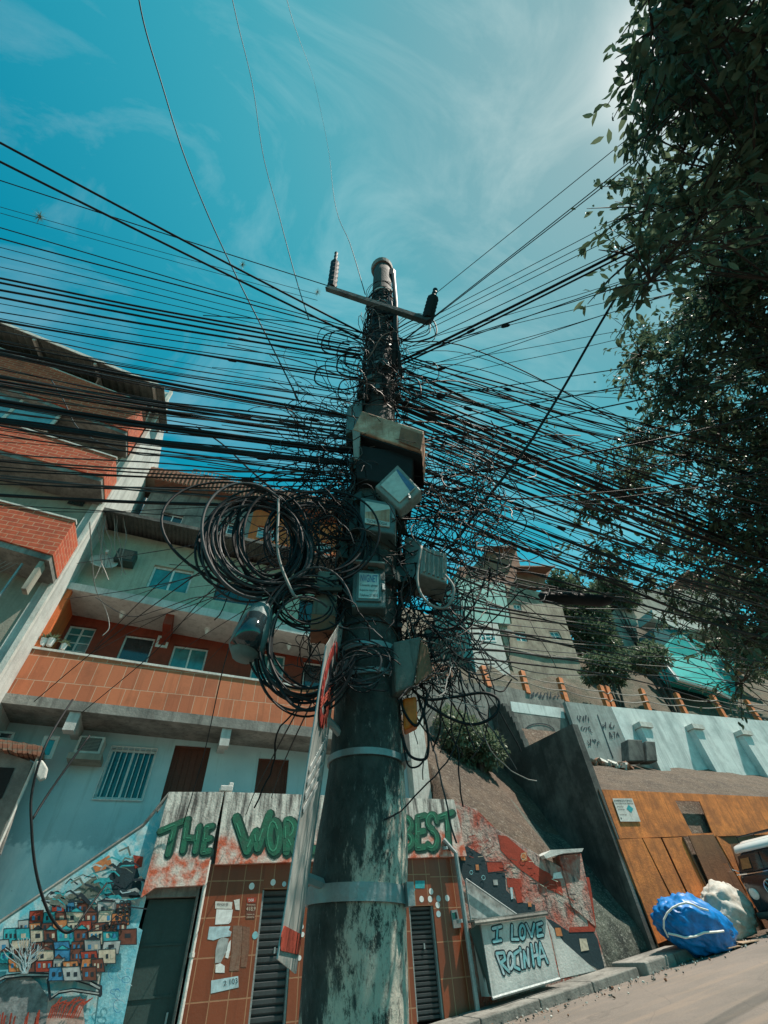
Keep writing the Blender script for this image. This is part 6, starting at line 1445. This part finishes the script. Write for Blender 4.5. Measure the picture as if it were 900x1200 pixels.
# drops to the houses
for i, (pp_, th, lab) in enumerate((
    ([(398, 745, 2.1), (350, 830, 4), (300, 925, 8), (288, 955, 11.8)], .008, 'left one of two taut drop cables going down to the sign band'),
    ([(400, 760, 2.1), (362, 830, 4), (330, 900, 7), (318, 935, 11.8)], .008, 'right one of two taut drop cables going down to the sign band'),
    ([(400, 560, 2.2), (330, 640, 3.5), (268, 760, 7), (240, 880, 11), (215, 965, 11.8)], .010, 'drop cable passing the tiled balcony down to the THE panel'),
    ([(395, 600, 2.2), (250, 660, 5), (120, 755, 10), (40, 822, 12)], .009, 'drop cable slanting across the balcony to its left end'),
    ([(395, 580, 2.2), (300, 590, 4), (190, 680, 8), (110, 760, 12)], .009, 'drop cable slanting down to the louvred balcony window'),
    ([(398, 640, 2.1), (330, 665, 3.4), (250, 690, 6), (180, 765, 10), (96, 835, 12.5)], .009, 'drop cable going down to the left corbel'))):
    path(pp_, th if i < 2 else .010, CABLE, lab)
rng = random.Random(5)
for i in range(16):
    x0_, y0_ = rng.uniform(60, 300), rng.uniform(660, 800)
    path([(395 + rng.uniform(-6, 6), rng.uniform(560, 700), 2.15), ((395 + x0_) / 2, (620 + y0_) / 2 + rng.uniform(-12, 24), 4.5), (x0_, y0_, 11.5)], .006, CABLE, 'thin drop wire from the pole to the orange balcony floor', 'thin drop wires to the balcony floor', smoothn=8)
for i in range(9):
    y0_ = 690 + i * 11
    path([(500 + rng.uniform(-10, 25), 650 + i * 13 + rng.uniform(-20, 20), 2.3), (640, y0_ + 8 + rng.uniform(-8, 8), 6), (780, y0_ + 14, 10), (930, y0_ + 16 + rng.uniform(-5, 10), 16)], .006, CABLE_W if i % 2 else CABLE_G, 'pale thin wire running level before the hill houses', 'pale wires before the hill houses', smoothn=8)
for i in range(14):
    y0_ = 660 + i * 9
    path([(500 + rng.uniform(-10, 25), 600 + i * 13 + rng.uniform(-20, 20), 2.3), (600, y0_ - 12 + rng.uniform(-14, 20), 4), (760, y0_ + 24, 8), (930, y0_ + 60 + rng.uniform(-5, 20), 12)], .009, CABLE, 'black cable sagging before the hill houses', 'black cables before the hill houses', smoothn=8)
# air plants on the wires
def airplant(x, y, d_, r_, lab):
    c = PD(x, y, d_); mb = MB(); rg = random.Random(int(x))
    for i in range(70):
        d3 = Vector((rg.gauss(0, 1), rg.gauss(0, 1), rg.gauss(0, 1))).normalized(); e_ = c + d3 * r_ * rg.uniform(.6, 1.2); e_.z -= r_ * .1; w_ = d3.orthogonal().normalized() * .0025; mb.add([c - w_, c + w_, e_], [(0, 1, 2)])
    tag(mb.build('air_plant', LEAF2, norm=False), lab, 'air plant')
airplant(47, 253, 3.6, .09, 'spiky air plant on a thin wire at far upper left')
airplant(284, 310, 2.6, .075, 'spiky air plant where wires cross left of the pole top')
airplant(372, 342, 2.2, .08, 'spiky air plant close to the left end of the cross arm')
# connectors on wires
rng = random.Random(6)
for i in range(34):
    w_ = WIRES[rng.randrange(6, len(WIRES))]; k_ = rng.choice([1, 1, 2, 2, 3]); c = w_[k_].lerp(w_[k_ + 1], rng.random()); u_ = (w_[k_ + 1] - w_[k_]).normalized(); mb = MB(); mb.tube([c - u_ * .05, c - u_ * .03, c + u_ * .03, c + u_ * .05], [.008, .018, .018, .008], 6); tag(mb.build('cable_clamp', CABLE), 'small black connector clipped on the cables near the pole', 'connector', 'small connectors on the cables')

# the tangle: nobody could count these; the fronts of the boxes stay clear
BOXES = [(408, 660, 456, 716), (418, 576, 468, 630), (436, 540, 498, 600), (420, 480, 500, 532), (368, 664, 402, 724), (490, 636, 528, 688), (458, 742, 508, 812), (470, 812, 492, 856)]
def blocked(p_):
    x, y, z = proj(p_)
    if math.hypot(p_.x, p_.y) > 2.2: return False
    return any(a_ < x < c_ and b_ < y < d_ for a_, b_, c_, d_ in BOXES)
def keep(pts_, rg): return len(pts_) > 3 and not (any(blocked(p_) for p_ in pts_) and rg.random() < .93)
def tangle(name, n, ydist, label, seed, mts, rr0=(.18, .45), thick=(.0022, .0045), xoff=0, zs=1.0, jag=.05):
    rg = random.Random(seed); mb = MB()
    for i in range(n):
        y = ydist(rg); p, r = at_z(axis_pt(max(330, min(y, 1190)))[0].z)
        a = rg.uniform(0, 2 * math.pi); rad = r + .01 + abs(rg.gauss(0, 1)) * rg.uniform(*rr0) * .5
        pos = p + Vector((math.cos(a), math.sin(a), 0)) * rad + Vector((xoff * rg.random(), 0, 0)); pts_ = []; d3 = Vector((-math.sin(a), math.cos(a), rg.uniform(-1.2, 1.2))).normalized(); L_ = rg.randint(9, 22); st = rg.uniform(.02, .042)
        for j in range(L_):
            pts_.append(pos.copy()); tow = p - pos; tow.z = 0
            d3 = (d3 + Vector((rg.gauss(0, 1), rg.gauss(0, 1), rg.gauss(0, .9) * zs)) * .27 + tow * rg.uniform(0, .8) + Vector((0, 0, -.06))).normalized()
            q_ = pos + d3 * st; ra = (Vector((q_.x, q_.y, 0)) - Vector((p.x, p.y, 0)))
            if ra.length < r + .008: q_ += ra.normalized() * (r + .012 - ra.length)
            pos = q_
        if keep(pts_, rg): mb.tube(pts_, rg.uniform(*thick), 4, rg.choice(mts), cap=False)
    return tag(mb.build(name, None, norm=False, smooth=True), label, 'wire tangle', kind='stuff')
rg = random.Random(71); mb = MB()
for i in range(150):
    y0_ = rg.uniform(375, 640); y1_ = y0_ + rg.uniform(60, 170); a = rg.uniform(0, 2 * math.pi); out = []; n_ = 16; am = rg.uniform(.05, .5); ex = abs(rg.gauss(0, .05))
    for j in range(n_ + 1):
        t = j / n_; p, r = at_z(axis_pt(max(330, min(1190, y0_ + (y1_ - y0_) * t)))[0].z); a2 = a + am * math.sin(t * 6 + i) + t * rg.uniform(-.1, .1)
        out.append(p + Vector((math.cos(a2), math.sin(a2), 0)) * (r + .012 + ex * math.sin(math.pi * t)))
    if not any(blocked(q_) for q_ in out): mb.tube(out, rg.choice([.004, .006, .008, .011]), 5, rg.choice([CABLE, CABLE, CABLE_G, CABLE_B]))
for i in range(130):
    y0_ = rg.triangular(380, 700, 440) if i % 2 else rg.uniform(345, 405); p, r = at_z(axis_pt(y0_)[0].z); a0 = rg.uniform(0, 6.28); rr_ = r + rg.uniform(.012, .10); tl_ = rg.uniform(-.35, .35); out = []
    for j in range(22):
        a = a0 + j / 21 * rg.uniform(3.5, 5.8) * 1.0; out.append(p + Vector((math.cos(a) * rr_, math.sin(a) * rr_, rr_ * tl_ * math.sin(a * 1.0 + i) * 2 + .02 * math.sin(a * 3 + i))))
    out = [(out[max(0, j - 1)] + out[j] * 2 + out[min(21, j + 1)]) / 4 for j in range(22)]
    if not any(blocked(q_) for q_ in out): mb.tube(out, rg.choice([.003, .004, .006]), 5, rg.choice([CABLE, CABLE, CABLE_G, CABLE_W if i % 5 == 0 else CABLE]))
tag(mb.build('wire_tangle', None, norm=False, smooth=True), 'thick cables strapped up and wound round the upper pole behind the boxes', 'wire tangle', kind='stuff')
rg = random.Random(72)
for i in range(16):
    y_ = rg.uniform(380, 470); s_ = rg.choice([-1, -1, 1]); x_ = 445 + s_ * rg.uniform(38, 75)
    path([(445 + s_ * 20, y_ + rg.uniform(5, 20), 2.15), (x_ * .6 + 178, y_ + 14, 2.2), (x_, y_ + 6, 2.25), (x_ - s_ * 4, y_ - 12, 2.25), (x_ - s_ * 24, y_ - 12, 2.2), (445 + s_ * 18, y_, 2.15)], rg.choice([.005, .007, .009]), CABLE, 'hooked dead end loop of cable just under the cross arm', 'dead end loops under the cross arm')
TM = [CABLE, CABLE, CABLE, CABLE_G, CABLE_B]
tangle('wire_tangle', 620, lambda g: g.triangular(390, 660, 520), 'dense nest of tangled thin black wires wrapped round the upper pole', 1, TM, (.08, .36))
tangle('wire_tangle', 420, lambda g: g.uniform(560, 760), 'tangled black and brown wires round the middle of the pole behind the boxes', 2, TM, (.15, .45))
tangle('wire_tangle', 110, lambda g: g.uniform(385, 480), 'bright thin wires twisted round the pole just under the cross arm', 3, [CABLE_G, CABLE_W, CABLE_G, CABLE], (.05, .2))
def field(n, x0, x1, y0, y1, d0, d1, label, seed, mts, thick=(.0022, .005), st=(.03, .07), direc=None):
    rg = random.Random(seed); mb = MB()
    for i in range(n):
        u = rg.random(); v = rg.random(); pos = PD(x0 + (x1 - x0) * u ** 1.25, y0 + (y1 - y0) * v, rg.uniform(d0, d1)); d3 = Vector((rg.gauss(0, 1), rg.gauss(0, .6), rg.gauss(0, .8))).normalized(); pts_ = []
        if direc: d3 = (d3 + Vector(direc) * 1.5).normalized()
        s_ = rg.uniform(*st) * .7; spin = rg.gauss(0, 1)
        for j in range(rg.randint(10, 24)):
            pts_.append(pos.copy()); d3 = (d3 + spin * .22 * Vector((-d3.z, 0, d3.x)) + Vector((rg.gauss(0, 1), rg.gauss(0, .6), rg.gauss(0, 1))) * .17 + Vector((0, 0, -.05))).normalized(); pos = pos + d3 * s_
        if keep(pts_, rg): mb.tube(pts_, rg.uniform(*thick), 4, rg.choice(mts), cap=False)
    return tag(mb.build('wire_tangle', None, norm=False, smooth=True), label, 'wire tangle', kind='stuff')
field(300, 478, 590, 520, 690, 2.1, 2.6, 'messy cloud of curling dark wires right of the pole', 11, [CABLE, CABLE_B, CABLE, CABLE_G, CABLE_B])
field(170, 478, 545, 690, 800, 2.15, 2.5, 'curling wires and cable ends hanging low on the right of the pole', 12, [CABLE, CABLE_G, CABLE, CABLE_W], direc=(0, 0, -.5))
field(130, 408, 345, 455, 620, 2.1, 2.5, 'messy fan of thin curling wires left of the pole', 13, [CABLE, CABLE, CABLE_G], direc=(-.6, 0, 0))
field(90, 398, 350, 640, 760, 2.0, 2.3, 'loose wire ends left of the labelled box', 14, [CABLE, CABLE_G])
# cables that pass across the face of the pole
rg = random.Random(91)
for i in range(15):
    y_ = 388 + i * 15 + rg.uniform(-6, 6); s1_, s2_ = rg.uniform(20, 60), rg.uniform(15, 70)
    path([(250 + rg.uniform(-20, 30), y_ - s1_ * .5, 3.2), (345, y_ - s1_ * .2, 2.3), (415, y_ + rg.uniform(0, 14), pdist(y_) - .17), (475, y_ + rg.uniform(0, 20), pdist(y_) - .15), (555, y_ + s2_ * .5, 2.5), (700, y_ + s2_ + 45, 3.8), (930, y_ + s2_ * 2 + 130, 6.5)], rg.choice([.004, .005, .007]), rg.choice([CABLE, CABLE, CABLE_B]), 'cable passing across the face of the pole from left to right', 'cables crossing the face of the pole')
# arcs from the fans into the pole
rng = random.Random(15)
for i in range(26):
    s_ = -1 if i % 2 else 1; x0_ = 440 + s_ * rng.uniform(70, 150); y0_ = rng.uniform(520, 660)
    path([(440 + s_ * 22, y0_ - rng.uniform(0, 60), 2.15), (440 + s_ * 50, y0_ - rng.uniform(10, 50), 2.2), (x0_, y0_, 2.4), (440 + s_ * 60, y0_ + rng.uniform(20, 60), 2.25), (440 + s_ * 25, y0_ + rng.uniform(40, 90), 2.12)], rng.choice([.004, .005, .006]), rng.choice([CABLE, CABLE, CABLE_G]), 'slack cable bowing out from the ' + ('left' if s_ < 0 else 'right') + ' side of the pole and back', 'slack cable bows on the ' + ('left' if s_ < 0 else 'right') + ' of the pole')

# ------------------------------------------------------------------ trees and bushes
def leaf(mb, c, d3, up_, L_, W_, mt, bend=.15):
    s_ = d3.cross(up_)
    if s_.length < 1e-4: s_ = d3.orthogonal()
    s_.normalize(); n3 = s_.cross(d3)
    a = c; b1_ = c + d3 * L_ * .35; b2_ = c + d3 * L_ * .72 - n3 * bend * L_ * .3; e_ = c + d3 * L_ - n3 * bend * L_
    w1, w2_ = s_ * W_ * .5, s_ * W_ * .42; lift = n3 * W_ * .14
    mb.add([a, b1_ + w1 + lift, b1_, b1_ - w1 + lift, b2_ + w2_ + lift, b2_, b2_ - w2_ + lift, e_], [(0, 2, 1), (0, 3, 2), (1, 2, 5, 4), (2, 3, 6, 5), (4, 5, 7), (5, 6, 7)], mt)
def inpoly(x, y, poly):
    c = False
    for i in range(len(poly)):
        (x1_, y1_), (x2_, y2_) = poly[i - 1], poly[i]
        if (y1_ > y) != (y2_ > y) and x < (x2_ - x1_) * (y - y1_) / (y2_ - y1_) + x1_: c = not c
    return c
def crown_tree(name, label, root, trunk_top, poly, dens, d0, d1, L_, per, spread, seed, mt=LEAF, mt2=None, twigs=True, extra=(), droop=.4, trunk_r=.22):
    rg = random.Random(seed); t = empty(name, root, label, 'tree'); root = Vector(root); tt = Vector(trunk_top)
    tr = MB(); tr.tube([root, root.lerp(tt, .3) + Vector((.1, .05, 0)), root.lerp(tt, .7) + Vector((-.05, .1, 0)), tt], [trunk_r, trunk_r * .8, trunk_r * .65, trunk_r * .5], 10)
    xs__ = [p_[0] for p_ in poly]; ys__ = [p_[1] for p_ in poly]; cl = []
    n = 0
    while len(cl) < dens and n < dens * 30:
        n += 1; x, y = rg.uniform(min(xs__), max(xs__)), rg.uniform(min(ys__), max(ys__))
        if inpoly(x, y, poly):
            c = PR(x, y, rg.uniform(d0, d1)); sv = ray(792, 62); bad = False
            for zz in (.8, 1.5, 2.2, 2.9):
                dlt = c - Vector((.9, 2.15, zz)); bad = bad or (dlt - sv * dlt.dot(sv)).length < .62
            if not bad: cl.append(c)
    cl += [PR(*e_) for e_ in extra]
    # limbs: a few hubs fed from the trunk top, clusters fed from the nearest hub
    hubs = [cl[int(i * len(cl) / 9)] * .7 + tt * .3 for i in range(9)]; lim = MB()
    for h in hubs: m_ = tt.lerp(h, .5) + Vector((0, 0, .25)); lim.tube([tt, m_, h], [trunk_r * .4, trunk_r * .25, trunk_r * .14], 6)
    for c in cl:
        h = min(hubs, key=lambda q__: (q__ - c).length); m_ = h.lerp(c, .55) + Vector((rg.uniform(-.1, .1), rg.uniform(-.1, .1), .1)); lim.tube([h, m_, c], [trunk_r * .05, .008, .004], 4)
    cr = MB()
    for c in cl:
        ax = Vector((rg.gauss(0, 1), rg.gauss(0, 1), rg.gauss(-.2, .6))).normalized(); k_ = int(per * rg.uniform(.6, 1.3)); sp = spread * rg.uniform(.7, 1.3)
        tw = [ (c + Vector((rg.gauss(0, 1), rg.gauss(0, 1), rg.gauss(0, .8))) * sp * .55) for _ in range(max(3, k_ // 9))]
        if twigs:
            for q_ in tw: lim.tube([c, c.lerp(q_, .5) + Vector((0, 0, .03)), q_], [.010, .007, .003], 3, cap=False)
        for i in range(k_):
            q_ = rg.choice(tw); b_ = c.lerp(q_, rg.uniform(.3, 1.15)) + Vector((rg.gauss(0, 1), rg.gauss(0, 1), rg.gauss(0, 1))) * sp * .05
            d3 = ((q_ - c).normalized() * .6 + Vector((rg.gauss(0, 1), rg.gauss(0, 1), rg.gauss(0, .7))) * .6 + Vector((0, 0, -droop))).normalized()
            up_ = Vector((rg.gauss(0, .6), rg.gauss(0, .6), 1)); l_ = L_ * rg.uniform(.6, 1.25); leaf(cr, b_, d3, up_, l_, l_ * rg.uniform(.28, .42), mt2 if (mt2 and rg.random() < .35) else mt, rg.uniform(0, .35))
    tr.build('trunk', BARK, t, smooth=True); lim.build('branches', BARK, t, norm=False, smooth=True); cr.build('crown', None, t, norm=False); return t
nearpoly = [(766, -40), (756, 40), (754, 110), (750, 190), (738, 250), (732, 290), (752, 318), (795, 295), (815, 268), (850, 250), (900, 240), (1010, 230), (1010, -60)]
crown_tree('broadleaf_tree', 'dark broad leaved tree overhanging the upper right corner', (7.2, -1.2, ground(7) - .1), (6.4, -.9, 5.2), nearpoly, 150, 4.2, 7.0, .105, 66, .36, 31, LEAF, LEAF2, extra=((762, 330, 3.6), (775, 310, 3.7), (745, 300, 3.8)))
farpoly = [(850, 240), (828, 330), (795, 360), (765, 385), (748, 410), (745, 460), (752, 500), (738, 520), (722, 545), (735, 590), (760, 620), (800, 640), (830, 700), (860, 760), (1000, 780), (1010, 230)]
crown_tree('small_leaved_tree', 'dense small leaved tree filling the right edge behind the cables', (13.5, 3.0, ground(13) - .1), (11.8, 3.2, 6.5), farpoly, 235, 6.8, 10.5, .115, 135, .52, 32, LEAF, LEAF2, extra=((700, 575, 7.5), (690, 590, 7.4), (715, 600, 7.6), (700, 640, 7.5), (712, 660, 7.5), (740, 650, 8), (720, 560, 7.5), (760, 680, 8), (790, 700, 8.4), (820, 720, 8.5), (840, 760, 9), (705, 665, 7.6), (780, 640, 8), (870, 800, 9), (835, 370, 7), (848, 345, 7)), trunk_r=.28)
def bush(name, label, cpx, Y, rx, ry, rz, n, L_, seed, mt=LEAF2, mt2=LEAF, cat='bush', ground_z=None):
    rg = random.Random(seed); c = P(cpx[0], cpx[1], Y); g = ground_z if ground_z is not None else hillz(c.x, c.y, False)
    t = empty(name, (c.x, c.y, g), label, cat); st = MB(); cr = MB()
    for i in range(7):
        e_ = c + Vector((rg.uniform(-.6, .6) * rx, rg.uniform(-.6, .6) * ry, rg.uniform(-.2, .6) * rz)); st.tube([Vector((c.x, c.y, g - .2)), Vector((c.x, c.y, g)).lerp(e_, .5) + Vector((rg.uniform(-.1, .1), 0, 0)), e_], [.05 * rx, .035 * rx, .012], 5)
    lob = [(Vector((rg.uniform(-.55, .55) * rx, rg.uniform(-.55, .55) * ry, rg.uniform(-.5, .55) * rz)), rg.uniform(.35, .6)) for _ in range(12)]
    for i in range(n):
        o_, s_ = rg.choice(lob); d3 = Vector((rg.gauss(0, 1), rg.gauss(0, 1), rg.gauss(0, 1))).normalized(); rad = rg.random() ** .35
        b_ = c + o_ + Vector((d3.x * rx, d3.y * ry, d3.z * rz)) * s_ * rad
        dd = (d3 + Vector((rg.gauss(0, .5), rg.gauss(0, .5), rg.gauss(.1, .5)))).normalized(); l_ = L_ * rg.uniform(.6, 1.3); leaf(cr, b_, dd, Vector((rg.gauss(0, .5), rg.gauss(0, .5), 1)), l_, l_ * .4, mt2 if rg.random() < .4 else mt, .2)
    st.build('stem', BARK, t, norm=False); cr.build('foliage', None, t, norm=False); return t
bush('leafy_bush', 'round green bush growing from the bare earth slope above the BEST panel', (555, 864), 14.8, 1.25, .95, 1.25, 8000, .17, 41, LEAF3, LEAF2, ground_z=P(552, 905, 14.9).z)
bush('hill_bush', 'bushy shrub on the hillside below the turquoise canopy', (757, 770), 20.5, 1.9, 1.6, 1.5, 3200, .28, 42)
bush('hill_tree', 'dark leafy tree mass on the hill right of the brown house', (690, 735), 25, 2.2, 2.0, 3.2, 5200, .40, 43, LEAF, LEAF2, 'tree')
bush('hill_tree', 'dark tree on the hill directly behind the splice sleeve', (718, 700), 27, 2.6, 2.2, 2.2, 4000, .42, 44, LEAF, LEAF2, 'tree')
bush('hill_tree', 'low tree between the ridge shed and the brown hill house', (665, 690), 28, 2.4, 2, 2.0, 3600, .42, 45, LEAF2, LEAF, 'tree')
bush('hill_bush', 'dark undergrowth just above the doubled orange posts', (706, 785), 20.5, 2.0, 1.2, 1.3, 2600, .28, 46, LEAF, LEAF2)
bush('hill_tree', 'dark tree on the slope at the far right under the canopy', (878, 760), 21, 2.4, 2, 2.6, 4200, .36, 47, LEAF, LEAF2, 'tree')
bush('hill_bush', 'thin scrub on the ridge left of the shed', (655, 700), 30, 2.6, 2, 1.6, 2400, .42, 48)
bush('hill_tree', 'tree on the ridge right of the red gable', (870, 690), 30, 4, 3, 3.4, 4600, .5, 49, LEAF, LEAF2, 'tree')

# ------------------------------------------------------------------ sky, sun, camera
sun_v = ray(792, 62); elev = math.asin(sun_v.z); az = math.atan2(sun_v.x, sun_v.y)
world = bpy.data.worlds.new('World'); bpy.context.scene.world = world; world.use_nodes = True
nt = world.node_tree; nt.nodes.clear()
out = nt.nodes.new('ShaderNodeOutputWorld'); bg = nt.nodes.new('ShaderNodeBackground'); bg.inputs['Strength'].default_value = .068
sky = nt.nodes.new('ShaderNodeTexSky'); sky.sky_type = 'NISHITA'; sky.sun_disc = False; sky.sun_elevation = elev; sky.sun_rotation = az; sky.dust_density = 1.2; sky.air_density = 1.0; sky.ozone_density = 1.5
tcw = nt.nodes.new('ShaderNodeTexCoord')
def wn(k): return nt.nodes.new(k)
tint = wn('ShaderNodeMix'); tint.data_type = 'RGBA'; tint.blend_type = 'MULTIPLY'; tint.inputs[0].default_value = 1; nt.links.new(sky.outputs[0], tint.inputs[6]); tint.inputs[7].default_value = (.04, 1.95, 1.62, 1)
mp_ = wn('ShaderNodeMapping'); mp_.inputs['Rotation'].default_value = (0, 0, .6); mp_.inputs['Scale'].default_value = (1.2, 2.3, 1.6); nt.links.new(tcw.outputs['Generated'], mp_.inputs['Vector'])
no = wn('ShaderNodeTexNoise'); no.inputs['Scale'].default_value = 1.9; no.inputs['Detail'].default_value = 9; no.inputs['Roughness'].default_value = .62; no.inputs['Distortion'].default_value = 1.1; nt.links.new(mp_.outputs[0], no.inputs['Vector'])
rp = wn('ShaderNodeValToRGB'); rp.color_ramp.elements[0].position = .47; rp.color_ramp.elements[0].color = (0, 0, 0, 1); rp.color_ramp.elements[1].position = .70; rp.color_ramp.elements[1].color = (.75, .75, .75, 1); nt.links.new(no.outputs['Fac'], rp.inputs[0])
# thin veil brightening towards the sun
dt = wn('ShaderNodeVectorMath'); dt.operation = 'DOT_PRODUCT'; nrmz = wn('ShaderNodeVectorMath'); nrmz.operation = 'NORMALIZE'; nt.links.new(tcw.outputs['Generated'], nrmz.inputs[0]); nt.links.new(nrmz.outputs[0], dt.inputs[0]); dt.inputs[1].default_value = sun_v
mr = wn('ShaderNodeMapRange'); mr.inputs[1].default_value = .45; mr.inputs[2].default_value = 1.0; mr.inputs[3].default_value = 0.0; mr.inputs[4].default_value = 1.0; nt.links.new(dt.outputs['Value'], mr.inputs[0])
def powr(e_, amp):
    a_ = wn('ShaderNodeMath'); a_.operation = 'POWER'; nt.links.new(mr.outputs[0], a_.inputs[0]); a_.inputs[1].default_value = e_
    b_ = wn('ShaderNodeMath'); b_.operation = 'MULTIPLY'; b_.use_clamp = True; nt.links.new(a_.outputs[0], b_.inputs[0]); b_.inputs[1].default_value = amp; return b_.outputs[0]
def mx(f_, a_, c_, mode='MIX'):
    m_ = wn('ShaderNodeMix'); m_.data_type = 'RGBA'; m_.blend_type = mode; nt.links.new(f_, m_.inputs[0]); nt.links.new(a_, m_.inputs[6]); m_.inputs[7].default_value = c_; return m_.outputs[2]
c_ = mx(powr(1.3, 1.25), tint.outputs[2], (.6, 3.9, 4.8, 1))
c_ = mx(powr(6, .9), c_, (3.4, 5.1, 5.3, 1))
c_ = mx(rp.outputs[0], c_, (2.0, 1.7, 1.4, 1), 'ADD')
c_ = mx(powr(200, 1.0), c_, (14, 13.5, 13, 1))
nt.links.new(c_, bg.inputs['Color']); nt.links.new(bg.outputs[0], out.inputs[0])
sd = bpy.data.lights.new('sun', 'SUN'); sd.energy = 5.0; sd.angle = R(.53); sd.color = (1.0, .90, .78)
so = bpy.data.objects.new('sun', sd); col.objects.link(so); so.rotation_euler = (-sun_v).to_track_quat('-Z', 'Y').to_euler()
cd = bpy.data.cameras.new('camera'); cam = bpy.data.objects.new('camera', cd); col.objects.link(cam)
cd.sensor_fit = 'HORIZONTAL'; cd.sensor_width = 36; cd.lens = FPX / 900 * 36; cd.clip_start = .05; cd.clip_end = 3000
M = Matrix(((DX.x, -DX.y, -DX.z, 0), (NY.x, -NY.y, -NY.z, 0), (UP.x, -UP.y, -UP.z, CAMH), (0, 0, 0, 1)))
cam.matrix_world = M
sc = bpy.context.scene; sc.camera = cam
sc.view_settings.view_transform = 'Standard'; sc.view_settings.look = 'None'; sc.view_settings.exposure = .5; sc.view_settings.gamma = 1
